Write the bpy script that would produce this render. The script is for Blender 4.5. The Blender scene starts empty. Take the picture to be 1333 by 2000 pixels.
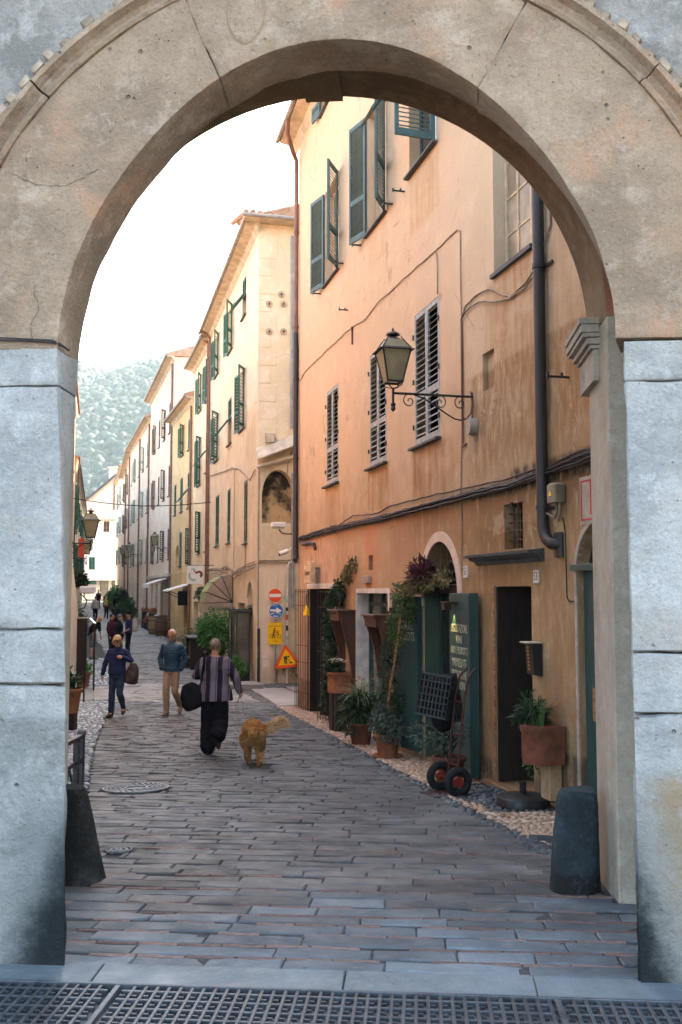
import bpy, math, random
import numpy as np
from mathutils import Vector, Matrix, noise as mnoise

RAD = math.radians
sc = bpy.context.scene
C = sc.collection
random.seed(7)

# ------------------------------------------------------------------ camera
cam_d = bpy.data.cameras.new('camera')
cam = bpy.data.objects.new('camera', cam_d)
C.objects.link(cam)
sc.camera = cam
cam.location = (0, 0, 1.65)
cam.rotation_euler = (RAD(90 + 4.545), 0, 0)
cam_d.sensor_fit = 'VERTICAL'
cam_d.sensor_height = 36.0
cam_d.lens = 35.1
cam_d.clip_start = 0.05
cam_d.clip_end = 6000
cam_d.dof.use_dof = True
cam_d.dof.focus_distance = 13.5
cam_d.dof.aperture_fstop = 7.1

# ------------------------------------------------------------------ sky, sun, exposure
SUN_AZ, SUN_EL = RAD(40), RAD(38)            # clockwise from +Y (ahead, to the right), behind the right-hand houses
world = bpy.data.worlds.new('World')
sc.world = world
world.use_nodes = True
wt = world.node_tree
bg = wt.nodes['Background']
sky = wt.nodes.new('ShaderNodeTexSky')
sky.sky_type = 'NISHITA'
sky.sun_disc = False
sky.sun_elevation = SUN_EL
sky.sun_rotation = SUN_AZ
sky.air_density = 0.8
sky.dust_density = 4.0
sky.ozone_density = 0.8
wt.links.new(sky.outputs[0], bg.inputs[0])
bg.inputs[1].default_value = 0.15
sun_d = bpy.data.lights.new('sun', 'SUN')
sun_d.energy = 3.0
sun_d.angle = RAD(0.5)
sun_d.color = (1.0, 0.93, 0.82)
sun = bpy.data.objects.new('sun', sun_d)
C.objects.link(sun)
sdir = Vector((math.sin(SUN_AZ) * math.cos(SUN_EL), math.cos(SUN_AZ) * math.cos(SUN_EL), math.sin(SUN_EL)))
sun.rotation_euler = sdir.to_track_quat('Z', 'Y').to_euler()
sun.location = sdir * 60
sc.view_settings.view_transform = 'Standard'
sc.view_settings.look = 'None'
sc.view_settings.gamma = 1
sc.view_settings.use_curve_mapping = False
sc.view_settings.exposure = 3.5
sc.view_settings.use_white_balance = True          # the camera is balanced for open shade
sc.view_settings.white_balance_temperature = 7800
sc.view_settings.white_balance_tint = 8
sc.cycles.use_denoising = True
sc.cycles.max_bounces = 6
sc.cycles.diffuse_bounces = 4
sc.cycles.volume_bounces = 0
sc.cycles.sample_clamp_indirect = 6
sc.render.film_transparent = False

# ------------------------------------------------------------------ helpers
def V(*a):
    return Vector(a)

def rnd(a, b):
    return random.uniform(a, b)

class M:
    """collects shapes, then links them as ONE mesh object"""
    def __init__(s, T=None):
        s.v, s.f, s.m, s.cur, s.T = [], [], [], 0, T
    def add(s, vs, fs):
        b = len(s.v)
        if s.T is not None:
            vs = [s.T @ Vector(p) for p in vs]
        s.v.extend([tuple(p) for p in vs])
        for f in fs:
            s.f.append([b + i for i in f])
            s.m.append(s.cur)
        return s
    def quad(s, a, b, c, d):
        return s.add([a, b, c, d], [(0, 1, 2, 3)])
    def box(s, x0, y0, z0, x1, y1, z1):
        vs = [(x0, y0, z0), (x1, y0, z0), (x1, y1, z0), (x0, y1, z0), (x0, y0, z1), (x1, y0, z1), (x1, y1, z1), (x0, y1, z1)]
        return s.add(vs, [(0, 3, 2, 1), (4, 5, 6, 7), (0, 1, 5, 4), (1, 2, 6, 5), (2, 3, 7, 6), (3, 0, 4, 7)])
    def bevbox(s, x0, y0, z0, x1, y1, z1, b):
        """box whose upright edges and top edges are chamfered"""
        def ring(z, i):
            return [(x0 + i + b, y0 + i, z), (x1 - i - b, y0 + i, z), (x1 - i, y0 + i + b, z), (x1 - i, y1 - i - b, z),
                    (x1 - i - b, y1 - i, z), (x0 + i + b, y1 - i, z), (x0 + i, y1 - i - b, z), (x0 + i, y0 + i + b, z)]
        vs = ring(z0, 0) + ring(z1 - b, 0) + ring(z1, b)
        fs = [tuple(range(7, -1, -1)), tuple(range(16, 24))]
        for k in (0, 8):
            fs += [(k + i, k + (i + 1) % 8, k + 8 + (i + 1) % 8, k + 8 + i) for i in range(8)]
        return s.add(vs, fs)
    def bar(s, p, q, w, h, up=(0, 0, 1)):
        p, q = Vector(p), Vector(q)
        d = (q - p).normalized()
        u = Vector(up)
        a = d.cross(u)
        if a.length < 1e-5:
            a = d.cross(Vector((0, 1, 0)))
        a.normalize()
        u = a.cross(d)
        a *= w / 2
        u *= h / 2
        vs = [p - a - u, p + a - u, p + a + u, p - a + u, q - a - u, q + a - u, q + a + u, q - a + u]
        return s.add(vs, [(0, 1, 2, 3), (7, 6, 5, 4), (0, 4, 5, 1), (1, 5, 6, 2), (2, 6, 7, 3), (3, 7, 4, 0)])
    def tube(s, pts, r, n=8, sx=1.0, sy=1.0, caps=True):
        pts = [Vector(p) for p in pts]
        k = len(pts)
        rs = r if isinstance(r, (list, tuple)) else [r] * k
        t = (pts[1] - pts[0]).normalized()
        a = t.cross(Vector((0, 0, 1)))
        if a.length < 1e-4:
            a = Vector((1, 0, 0))
        a.normalize()
        vs = []
        for i, p in enumerate(pts):
            if i == 0:
                t2 = pts[1] - pts[0]
            elif i == k - 1:
                t2 = pts[-1] - pts[-2]
            else:
                t2 = (pts[i + 1] - p).normalized() + (p - pts[i - 1]).normalized()
            if t2.length < 1e-9:
                t2 = t
            t2 = t2.normalized()
            a = a - t2 * a.dot(t2)
            if a.length < 1e-6:
                a = t2.orthogonal()
            a.normalize()
            b = t2.cross(a)
            t = t2
            for j in range(n):
                an = 2 * math.pi * j / n
                vs.append(p + a * (math.cos(an) * rs[i] * sx) + b * (math.sin(an) * rs[i] * sy))
        fs = []
        for i in range(k - 1):
            for j in range(n):
                j2 = (j + 1) % n
                fs.append((i * n + j, i * n + j2, (i + 1) * n + j2, (i + 1) * n + j))
        if caps:
            fs.append(tuple(range(n - 1, -1, -1)))
            fs.append(tuple((k - 1) * n + j for j in range(n)))
        return s.add(vs, fs)
    def loft(s, rings, n=16):
        """rings: (cx, cy, z, rx, ry) stacked ellipses"""
        vs, fs = [], []
        for (cx, cy, z, rx, ry) in rings:
            for j in range(n):
                an = 2 * math.pi * j / n
                vs.append((cx + math.cos(an) * rx, cy + math.sin(an) * ry, z))
        for i in range(len(rings) - 1):
            for j in range(n):
                j2 = (j + 1) % n
                fs.append((i * n + j, i * n + j2, (i + 1) * n + j2, (i + 1) * n + j))
        fs.append(tuple(range(n - 1, -1, -1)))
        fs.append(tuple((len(rings) - 1) * n + j for j in range(n)))
        return s.add(vs, fs)
    def lathe(s, prof, c=(0, 0, 0), n=16, sx=1.0, sy=1.0, half=False):
        return s.loft([(c[0], c[1], c[2] + z, max(r, 1e-4) * sx, max(r, 1e-4) * sy) for r, z in prof], n)
    def ell(s, c, r, n=10, m=7, rot=None):
        vs, fs = [], []
        rt = rot if rot is not None else Matrix.Identity(3)
        c = Vector(c)
        for i in range(m + 1):
            th = math.pi * i / m
            st, ct = math.sin(th), math.cos(th)
            for j in range(n):
                ph = 2 * math.pi * j / n
                vs.append(c + rt @ Vector((r[0] * st * math.cos(ph), r[1] * st * math.sin(ph), r[2] * ct)))
        for i in range(m):
            for j in range(n):
                j2 = (j + 1) % n
                fs.append((i * n + j, (i + 1) * n + j, (i + 1) * n + j2, i * n + j2))
        return s.add(vs, fs)
    def prism(s, poly, y0, y1):
        """polygon in x,z extruded along y"""
        k = len(poly)
        vs = [(x, y0, z) for x, z in poly] + [(x, y1, z) for x, z in poly]
        fs = [tuple(range(k)), tuple(range(2 * k - 1, k - 1, -1))]
        fs += [(i, i + k, (i + 1) % k + k, (i + 1) % k) for i in range(k)]
        return s.add(vs, fs)
    def prismz(s, poly, z0, z1):
        k = len(poly)
        vs = [(x, y, z0) for x, y in poly] + [(x, y, z1) for x, y in poly]
        fs = [tuple(range(k - 1, -1, -1)), tuple(range(k, 2 * k))]
        fs += [(i, (i + 1) % k, (i + 1) % k + k, i + k) for i in range(k)]
        return s.add(vs, fs)
    def prismx(s, poly, x0, x1):
        k = len(poly)
        vs = [(x0, y, z) for y, z in poly] + [(x1, y, z) for y, z in poly]
        fs = [tuple(range(k)), tuple(range(2 * k - 1, k - 1, -1))]
        fs += [(i, i + k, (i + 1) % k + k, (i + 1) % k) for i in range(k)]
        return s.add(vs, fs)
    def leaf(s, p, d, nrm, L, W, fold=0.25):
        p, d, nrm = Vector(p), Vector(d).normalized(), Vector(nrm)
        a = d.cross(nrm)
        if a.length < 1e-4:
            a = d.orthogonal()
        a.normalize()
        u = a.cross(d)
        return s.add([p, p + d * L * .45 + a * W / 2 + u * W * fold, p + d * L, p + d * L * .45 - a * W / 2 + u * W * fold],
                     [(0, 1, 2), (0, 2, 3)])
    def strap(s, p, d, L, W, droop=0.6, k=5):
        """an arching strap leaf"""
        p, d = Vector(p), Vector(d).normalized()
        side = d.cross(Vector((0, 0, 1)))
        if side.length < 1e-3:
            side = Vector((1, 0, 0))
        side.normalize()
        vs, fs = [], []
        q = p.copy()
        for i in range(k + 1):
            t = i / k
            w = W * (0.55 + 0.9 * t - 1.45 * t * t) if i < k else 0.001
            w = max(w, 0.001)
            vs += [q - side * w / 2, q + Vector((0, 0, -w * .15)), q + side * w / 2]
            d = (d + Vector((0, 0, -droop / k))).normalized()
            q = q + d * (L / k)
        for i in range(k):
            b = i * 3
            fs += [(b, b + 1, b + 4, b + 3), (b + 1, b + 2, b + 5, b + 4)]
        return s.add(vs, fs)
    def mesh(s, name, mats, smooth=False, sharp=40):
        me = bpy.data.meshes.new(name)
        me.from_pydata(s.v, [], s.f)
        mats = mats if isinstance(mats, (list, tuple)) else [mats]
        for m in mats:
            me.materials.append(m)
        if len(mats) > 1:
            me.polygons.foreach_set('material_index', s.m)
        if smooth:
            me.polygons.foreach_set('use_smooth', [True] * len(me.polygons))
            if sharp < 175:
                me.set_sharp_from_angle(angle=RAD(sharp))
        me.update()
        return me
    def build(s, name, mats, parent=None, smooth=False, sharp=40, loc=None, rot=None, recalc=False):
        me = s.mesh(name, mats, smooth, sharp)
        return link(name, me, parent, loc, rot)

def link(name, me, parent=None, loc=None, rot=None):
    o = bpy.data.objects.new(name, me)
    C.objects.link(o)
    if parent is not None:
        o.parent = parent
    if loc is not None:
        o.location = loc
    if rot is not None:
        o.rotation_euler = rot
    return o

def tag(o, label=None, cat=None, group=None, kind=None):
    if label:
        o['label'] = label
    if cat:
        o['category'] = cat
    if group:
        o['group'] = group
    if kind:
        o['kind'] = kind
    return o

def thing(name, label, cat, loc=(0, 0, 0), rotz=0.0, group=None):
    o = bpy.data.objects.new(name, None)
    C.objects.link(o)
    o.location = loc
    o.rotation_euler = (0, 0, rotz)
    o.empty_display_size = 0.2
    return tag(o, label, cat, group)

def copy_tree(o, parent=None):
    c = o.copy()
    C.objects.link(c)
    if parent is not None:
        c.parent = parent
    for ch in list(o.children):
        copy_tree(ch, c)
    return c

def lift(z0):
    return Matrix.Translation((0, 0, -z0))

class Frame:
    """a facade's own axes: x along it (left to right as seen from the street), y into the wall, z up"""
    def __init__(s, ox, oy, deg):
        s.o = Vector((ox, oy))
        s.deg = deg
        s.r = RAD(deg)
        s.ex = Vector((math.cos(s.r), math.sin(s.r)))
        s.ey = Vector((-s.ex.y, s.ex.x))
    def w(s, x, y, z):
        p = s.o + s.ex * x + s.ey * y
        return (p.x, p.y, z)

FR = Frame(-0.96, 22.3, -76.3)        # the ochre house on the right
FG = Frame(0.02, 4.97, -4.6)          # the gateway
FQ = Frame(-2.35, 28.0, 13.7)         # end wall of the yellow house, with the traffic signs

# height of the street along the way (it dips, then climbs)
_PY = [-60, -20, 0, 4, 5, 7, 9, 11, 14.3, 20.5, 24, 28, 36, 45, 53, 64, 75, 86, 97, 120, 160, 400, 700]
_PD = [1.2, 1.4, 1.65, 1.8, 1.845, 1.945, 2.04, 2.14, 2.32, 2.5, 2.56, 2.58, 2.48, 2.33, 2.2, 2.12, 2.0, 1.78, 1.55, 1.15, .7, .5, 2.0]
def gz(Y):
    return 1.65 - float(np.interp(Y, _PY, _PD))

def remesh(mb, name, vox, smooth_it=4, fac=0.5):
    """merge overlapping volumes into one continuous skin"""
    me = bpy.data.meshes.new('tmp')
    me.from_pydata(mb.v, [], mb.f)
    o = bpy.data.objects.new('tmp', me)
    C.objects.link(o)
    r = o.modifiers.new('r', 'REMESH')
    r.mode = 'VOXEL'
    r.voxel_size = vox
    if smooth_it:
        sm = o.modifiers.new('s', 'SMOOTH')
        sm.iterations = smooth_it
        sm.factor = fac
    dg = bpy.context.evaluated_depsgraph_get()
    out = bpy.data.meshes.new_from_object(o.evaluated_get(dg))
    bpy.data.objects.remove(o)
    bpy.data.meshes.remove(me)
    out.name = name
    out.polygons.foreach_set('use_smooth', [True] * len(out.polygons))
    return out

_txt = {}
def text_mesh(s, size, extrude=0.002, align='CENTER', shear=0.0, offset=0.0, sx=1.0):
    key = (s, size, extrude, align, shear, offset, sx)
    if key in _txt:
        return _txt[key]
    cu = bpy.data.curves.new('lettering', 'FONT')
    cu.body = s
    cu.size = size
    cu.extrude = extrude
    cu.align_x = align
    cu.align_y = 'CENTER'
    cu.shear = shear
    cu.offset = offset
    cu.resolution_u = 3
    o = bpy.data.objects.new('tmp', cu)
    C.objects.link(o)
    dg = bpy.context.evaluated_depsgraph_get()
    me = bpy.data.meshes.new_from_object(o.evaluated_get(dg))
    bpy.data.objects.remove(o)
    # stand the letters up: text x -> x, text y -> z, facing -y
    for v in me.vertices:
        x, y, z = v.co
        v.co = (x * sx, -z, y)
    _txt[key] = me
    return me

def lettering(s, size, mat, parent, loc, rotz=0.0, name='lettering', **k):
    me = text_mesh(s, size, **k)
    if not me.materials:
        me.materials.append(mat)
    o = link(name, me, parent, loc, (0, 0, rotz))
    return o

# ------------------------------------------------------------------ materials
class NT:
    def __init__(s, name):
        s.mat = bpy.data.materials.new(name)
        s.mat.use_nodes = True
        s.t = s.mat.node_tree
        s.b = s.t.nodes['Principled BSDF']
        s.co = None
        s._sep = None
    def n(s, typ, **kw):
        nd = s.t.nodes.new('ShaderNode' + typ)
        for k, v in kw.items():
            setattr(nd, k, v)
        return nd
    def put(s, sock, val):
        if isinstance(val, bpy.types.NodeSocket):
            s.t.links.new(val, sock)
        elif val is not None:
            if sock.type == 'RGBA' and len(val) == 3:
                val = (*val, 1)
            sock.default_value = val
    def obj(s):
        if s.co is None:
            s.co = s.n('TexCoord').outputs['Object']
        return s.co
    def sep(s):
        if s._sep is None:
            nd = s.n('SeparateXYZ')
            s.t.links.new(s.obj(), nd.inputs[0])
            s._sep = nd.outputs
        return s._sep
    def noise(s, scale, detail=4, rough=.55, stretch=None, dist=0.0, co=None):
        nd = s.n('TexNoise')
        nd.inputs['Scale'].default_value = scale
        nd.inputs['Detail'].default_value = detail
        nd.inputs['Roughness'].default_value = rough
        nd.inputs['Distortion'].default_value = dist
        c = co or s.obj()
        if stretch:
            mp = s.n('Mapping')
            mp.inputs['Scale'].default_value = stretch
            s.t.links.new(c, mp.inputs[0])
            c = mp.outputs[0]
        s.t.links.new(c, nd.inputs['Vector'])
        return nd.outputs[0]
    def vor(s, scale, feature='F1', out=0, stretch=None):
        nd = s.n('TexVoronoi', feature=feature)
        nd.inputs['Scale'].default_value = scale
        c = s.obj()
        if stretch:
            mp = s.n('Mapping')
            mp.inputs['Scale'].default_value = stretch
            s.t.links.new(c, mp.inputs[0])
            c = mp.outputs[0]
        s.t.links.new(c, nd.inputs['Vector'])
        return nd.outputs[out]
    def rng(s, v, a, b, c=0.0, d=1.0):
        nd = s.n('MapRange', interpolation_type='SMOOTHSTEP') if a != b else s.n('MapRange')
        s.put(nd.inputs[0], v)
        if a > b:
            a, b, c, d = b, a, d, c
        for i, x in enumerate((a, b, c, d)):
            nd.inputs[i + 1].default_value = x
        return nd.outputs[0]
    def math(s, op, a, b=None, c=None):
        nd = s.n('Math', operation=op)
        for i, x in enumerate((a, b, c)):
            s.put(nd.inputs[i], x) if x is not None else None
        return nd.outputs[0]
    def mul(s, *a):
        o = a[0]
        for x in a[1:]:
            o = s.math('MULTIPLY', o, x)
        return o
    def mix(s, f, a, b, mode='MIX'):
        nd = s.n('Mix', data_type='RGBA', blend_type=mode)
        s.put(nd.inputs[0], f)
        s.put(nd.inputs[6], a)
        s.put(nd.inputs[7], b)
        return nd.outputs[2]
    def box(s, x0, x1, z0, z1, soft=.1, softz=None):
        sp = s.sep()
        sz = softz or soft
        return s.mul(s.rng(sp[0], x0 - soft, x0 + soft), s.rng(sp[0], x1 + soft, x1 - soft),
                     s.rng(sp[2], z0 - sz, z0 + sz), s.rng(sp[2], z1 + .06, z1 - .02))
    def vary(s, col, amount):
        """another value for each object"""
        oi = s.n('ObjectInfo')
        h = s.n('HueSaturation')
        s.put(h.inputs['Color'], col)
        s.put(h.inputs['Value'], s.rng(oi.outputs['Random'], 0, 1, 1 - amount, 1 + amount))
        return h.outputs[0]
    def bump(s, h, strength=.3, dist=.01, prev=None):
        nd = s.n('Bump')
        nd.inputs['Strength'].default_value = strength
        nd.inputs['Distance'].default_value = dist
        s.put(nd.inputs['Height'], h)
        if prev is not None:
            s.t.links.new(prev, nd.inputs['Normal'])
        return nd.outputs[0]
    def done(s, col, rough=.85, normal=None, spec=.3, metal=0.0):
        s.put(s.b.inputs['Base Color'], col)
        s.put(s.b.inputs['Roughness'], rough)
        s.put(s.b.inputs['Specular IOR Level'], spec)
        s.put(s.b.inputs['Metallic'], metal)
        if normal is not None:
            s.t.links.new(normal, s.b.inputs['Normal'])
        return s.mat

def hexc(h, k=1.0):
    out = []
    for i in (0, 2, 4):
        c = int(h[i:i + 2], 16) / 255
        out.append(k * (c / 12.92 if c <= .04045 else ((c + .055) / 1.055) ** 2.4))
    return tuple(out)

def dim(c, k):
    return tuple(x * k for x in c)

def simple(name, col, rough=.7, var=.25, scale=6, bump=.15, bscale=60, spec=.3, metal=0.0, rand=0.0, stretch=None, dist=.004):
    t = NT(name)
    f = t.rng(t.noise(scale, 5, .6, stretch), .3, .7)
    c = t.mix(f, dim(col, 1 - var), dim(col, 1 + var * .6))
    if rand:
        c = t.vary(c, rand)
    nm = t.bump(t.noise(bscale, 3, .6, stretch), bump, dist) if bump else None
    return t.done(c, rough, nm, spec, metal)

def plaster(name, base, dark, light, stains=(), streak=.5, bump=.35, grime=None, upper=None):
    """lime plaster: cloudy tones, runs of dirt, patches of its own colour. stains: (x0,x1,z0,z1,soft,col,amount)"""
    t = NT(name)
    big = t.rng(t.noise(.55, 5, .62, None, .4), .32, .68)
    c = t.mix(big, dark, base)
    mid = t.rng(t.noise(2.3, 6, .65), .45, .75)
    c = t.mix(t.mul(mid, .65), c, light)
    st = t.rng(t.noise(2.2, 6, .62, (1.6, 1.6, .2), .6), .5, .82)
    c = t.mix(t.mul(st, streak), c, dim(dark, .72))
    if upper:                                   # brighter skylight high on the wall, put into the colour
        z, soft, uc, am = upper
        um = t.rng(t.math('ADD', t.sep()[2], t.math('MULTIPLY', t.noise(1.1, 4), .8)), z - soft, z + soft)
        c = t.mix(t.mul(um, am), c, t.mix(mid, uc, dim(uc, 1.12)))
    rag = t.rng(t.noise(5.5, 5, .65, (1.5, 1.5, .5)), .28, .62)
    runs = t.mul(t.rng(t.noise(4.2, 6, .62, (1.5, 1.5, .16), .5), .22, .78), t.rng(t.noise(2.4, 5, .65), .22, .6))
    for (x0, x1, z0, z1, soft, col, am, kind) in stains:
        m = t.mul(t.box(x0, x1, z0, z1, soft, soft * 1.5), rag if kind == 'rag' else runs if kind == 'run' else 1.0, am)
        c = t.mix(m, c, col)
    # flaked patches with crisp rims, hairline cracks, specks
    fl = t.rng(t.noise(1.15, 9, .72, None, .3), .575, .60)
    c = t.mix(t.mul(fl, .38), c, light)
    fl2 = t.rng(t.noise(.8, 9, .74, (1, 1, .6), .2), .60, .62)
    c = t.mix(t.mul(fl2, .40), c, dim(dark, .82))
    crk = t.mul(t.rng(t.vor(.9, 'DISTANCE_TO_EDGE', 0, (1.0, 1.0, .55)), .0, .006, 1, 0), t.rng(t.noise(.9, 3), .5, .6))
    c = t.mix(t.mul(crk, .55), c, dim(dark, .35))
    spk = t.rng(t.noise(46, 3, .6), .60, .76)
    c = t.mix(t.mul(spk, .38), c, dim(dark, .55))
    hb = t.math('ADD', t.mul(t.noise(1.4, 4), 1.0), t.math('ADD', t.mul(t.noise(24, 5, .65), .26), t.mul(fl, .10)))
    nm = t.bump(hb, bump, .06)
    return t.done(c, .92, nm, .15)

def stone(name, base, dark, light, pits=.6, bump=.5, stains=(), rand=.06, warm=None, scale=1.0):
    t = NT(name)
    c = t.mix(t.rng(t.noise(1.3 * scale, 9, .74), .40, .60), dark, base)
    c = t.mix(t.mul(t.rng(t.noise(4.5 * scale, 8, .75), .50, .66), .7), c, light)
    if warm:
        c = t.mix(t.mul(t.rng(t.noise(1.7 * scale, 9, .72, None, .4), .50, .66), .7), c, warm)
    pit = t.rng(t.vor(26 * scale, 'F1'), .0, .16, 1, 0)
    pm = t.mul(pit, t.rng(t.noise(5 * scale, 3), .5, .62))
    c = t.mix(t.mul(pm, pits), c, dim(dark, .35))
    big = t.mul(t.rng(t.vor(9 * scale, 'F1'), .05, .13, 1, 0), t.rng(t.noise(3.1 * scale, 4), .52, .6))
    c = t.mix(t.mul(big, pits), c, dim(dark, .45))
    spk = t.rng(t.noise(60 * scale, 5, .75), .50, .72)
    c = t.mix(t.mul(spk, .5), c, dim(dark, .5))
    c = t.mix(t.mul(t.rng(t.noise(24 * scale, 5, .7), .50, .74), .5), c, dim(dark, .8))
    c = t.mix(t.mul(t.rng(t.noise(33 * scale, 4, .7), .62, .72), .5), c, dim(light, 1.15))
    for st in stains:
        if len(st) == 6:                        # wedge of damp: (x at the foot, foot z, slope, side, colour, softness)
            xf, zf, sl, sd, col, sf = st
            sp = t.sep()
            e = t.math('SUBTRACT', sp[0], t.math('ADD', xf, t.math('MULTIPLY', t.math('SUBTRACT', sp[2], zf), sl)))
            e = t.math('ADD', t.math('MULTIPLY', e, sd), t.math('SUBTRACT', t.mul(t.noise(5.0, 9, .78), .34), .17))
            m = t.mul(t.rng(e, -sf, sf), t.rng(e, 1.0, .8), t.rng(t.math('ADD', sp[2], t.mul(t.noise(4, 5, .7), .3)), zf + 1.05, zf + .75))
            c = t.mix(t.mul(m, .93), c, col)
            continue
        x0, x1, z0, z1, soft, col, am = st
        nz = t.rng(t.math('ADD', t.noise(2.2, 8, .75, None, .3), t.mul(t.noise(26, 5, .7), .55)), .62, .98)
        m = t.math('MINIMUM', t.mul(t.box(x0, x1, z0, z1, soft), t.math('ADD', nz, .25), am), 1.0)
        c = t.mix(m, c, col)
    if rand:
        c = t.vary(c, rand)
    pm = t.math('ADD', pm, t.mul(big, 1.4))
    h = t.math('ADD', t.noise(6 * scale, 6, .65), t.math('SUBTRACT', t.mul(t.noise(40 * scale, 5, .72), .5), t.mul(pm, .6)))
    return t.done(c, .93, t.bump(h, min(1, bump * 1.3), .03), .15)

def glassy(name, col, rough=.12, spec=.6):
    t = NT(name)
    c = t.mix(t.rng(t.noise(1.5, 3), .35, .65), dim(col, .6), dim(col, 1.3))
    return t.done(c, rough, None, spec)

def leafmat(name, col, col2, rough=.55):
    t = NT(name)
    geo = t.n('NewGeometry')
    f = t.rng(geo.outputs['Random Per Island'], 0, 1)
    c = t.mix(f, col, col2)
    t.put(t.b.inputs['Subsurface Weight'], 0.0)
    m = t.done(c, rough, None, .35)
    # thin leaves let some light through
    tr = t.n('BsdfTranslucent')
    t.put(tr.inputs[0], t.mix(.4, c, (1.0, 1.0, .25), 'MULTIPLY'))
    ms = t.n('MixShader')
    ms.inputs[0].default_value = .25
    out = t.t.nodes['Material Output']
    t.t.links.new(t.b.outputs[0], ms.inputs[1])
    t.t.links.new(tr.outputs[0], ms.inputs[2])
    t.t.links.new(ms.outputs[0], out.inputs[0])
    return m

MAT = {}
def mm(key, *a, **k):
    MAT[key] = simple(key, *a, **k)
    return MAT[key]

mm('iron', (.018, .017, .016), .55, .4, 20, .25, 90, .5)
mm('iron_rust', (.05, .026, .016), .7, .5, 18, .3, 80, .35)
mm('grate_iron', (.05, .062, .072), .45, .45, 12, .3, 80, .5, .3, .12)
mm('pipe_dark', (.022, .018, .016), .5, .3, 5, .08, 40, .5)
mm('pipe_brown', (.20, .095, .065), .6, .3, 4, .08, 40, .4)
mm('pipe_grey', (.27, .28, .27), .6, .25, 4, .08, 40, .4)
mm('cable', (.035, .03, .028), .7, .4, 9, .1, 60, .3)
mm('cable_pale', (.30, .22, .15), .7, .3, 9, .1, 60, .3)
mm('dark_room', (.006, .006, .006), 1.0, .3, 3, 0, spec=.02)  # near-black, with the dark of unlit rooms put into the colour
mm('shutter_grey', (.30, .34, .33), .75, .3, 9, .3, 50, .25, 0, .06, (1, 1, .3))
mm('shutter_teal', (.055, .115, .118), .6, .25, 7, .2, 50, .3, 0, .06, (1, 1, .3))
mm('shutter_green', (.03, .12, .085), .6, .3, 7, .2, 50, .3, 0, .1, (1, 1, .3))
mm('shutter_pale', (.30, .38, .32), .7, .25, 7, .2, 50, .3, 0, .1)
mm('shutter_brown', (.16, .11, .07), .7, .25, 7, .2, 50, .3, 0, .1)
mm('door_green', (.022, .062, .058), .5, .3, 4, .15, 50, .4, 0, 0, (1, 1, .2))
mm('wood_dark', (.022, .013, .009), .6, .4, 5, .3, 40, .3, 0, 0, (6, 6, .6))
mm('wood_red', (.080, .032, .018), .55, .35, 5, .25, 40, .35, 0, 0, (5, 5, .5))
mm('wood_pale', (.62, .47, .31), .75, .3, 6, .3, 40, .25, 0, 0, (.8, 5, 5))
mm('wood_beam', (.30, .17, .08), .8, .4, 6, .3, 40, .25, 0, 0, (.8, 5, 5))
mm('window_frame', (.55, .42, .27), .65, .25, 8, .15, 50, .3)
mm('terracotta', (.30, .12, .06), .85, .35, 5, .25, 45, .2, 0, .08)
mm('terracotta_dark', (.17, .06, .035), .85, .4, 5, .25, 45, .2, 0, .08)
mm('soil', (.03, .02, .014), .95, .4, 25, .6, 40)
mm('wall_white', (.36, .31, .255), .8, .25, 6, .15, 50)
mm('white_paint', (.60, .55, .49), .7, .12, 4, .1, 50)
mm('marble', (.62, .60, .56), .35, .22, 5, .05, 30, .4)
mm('steel', (.45, .45, .45), .4, .2, 6, .05, 60, .5, .7)
mm('plastic_grey', (.42, .38, .28), .6, .2, 6, .05, 60, .4)
mm('plastic_white', (.72, .72, .70), .5, .08, 6, .02, 60, .4)
mm('plastic_dark', (.012, .0135, .015), .45, .2, 6, .1, 60, .45)
mm('rubber', (.012, .012, .013), .75, .3, 12, .15, 60, .3)
mm('red_paint', (.24, .024, .014), .5, .2, 8, .05, 60, .4)
mm('sign_red', (.80, .085, .012), .5, .06, 5, 0, spec=.35)
mm('sign_white', (.82, .78, .72), .5, .06, 5, 0, spec=.35)
mm('sign_blue', (.008, .15, .46), .5, .08, 5, 0, spec=.35)
mm('sign_yellow', (.86, .50, .004), .5, .06, 5, 0, spec=.35)
mm('sign_black', (.012, .012, .012), .6, .2, 5, 0)
mm('paper', (.72, .62, .58), .8, .1, 9, .02)
mm('sign_teal', (.30, .55, .42), .6, .1, 5, 0)
mm('canvas', (.36, .285, .21), .85, .2, 3, .2, 80, .15)
mm('canvas_green', (.26, .30, .13), .85, .2, 3, .2, 80, .15)
mm('awning_white', (.70, .68, .64), .85, .1, 3, .1, 80, .15)
mm('roof_tile', (.38, .24, .165), .9, .35, 4, .3, 40, .15, 0, .12)
mm('eave_pale', (.50, .44, .34), .85, .25, 4, .2, 40, .15)
mm('zinc', (.25, .23, .21), .55, .25, 5, .05, 40, .4)
mm('slate', (.07, .075, .075), .7, .35, 6, .3, 50, .3)
mm('skin', (.50, .27, .18), .55, .1, 14, .05, 90, .35)
mm('skin_tan', (.40, .19, .115), .55, .1, 14, .05, 90, .35)
mm('skin_dark_eye', (.03, .015, .01), .4, .1, 14, 0)
mm('lips', (.30, .10, .08), .5, .1, 14, 0)
mm('hair_blonde', (.40, .27, .14), .55, .45, 30, .5, 120, .4, 0, 0, (3, 3, .5))
mm('hair_grey', (.50, .49, .47), .6, .3, 30, .4, 120, .35, 0, 0, (3, 3, .5))
mm('hair_ash', (.24, .17, .105), .6, .5, 24, .5, 120, .35, 0, 0, (3, 3, .5))
mm('hair_dark', (.015, .011, .009), .5, .3, 30, .4, 120, .4)
mm('cloth_black', (.010, .010, .013), .9, .3, 6, .3, 40, .15)
mm('cloth_navy', (.012, .022, .075), .85, .3, 5, .3, 40, .2)
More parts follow.
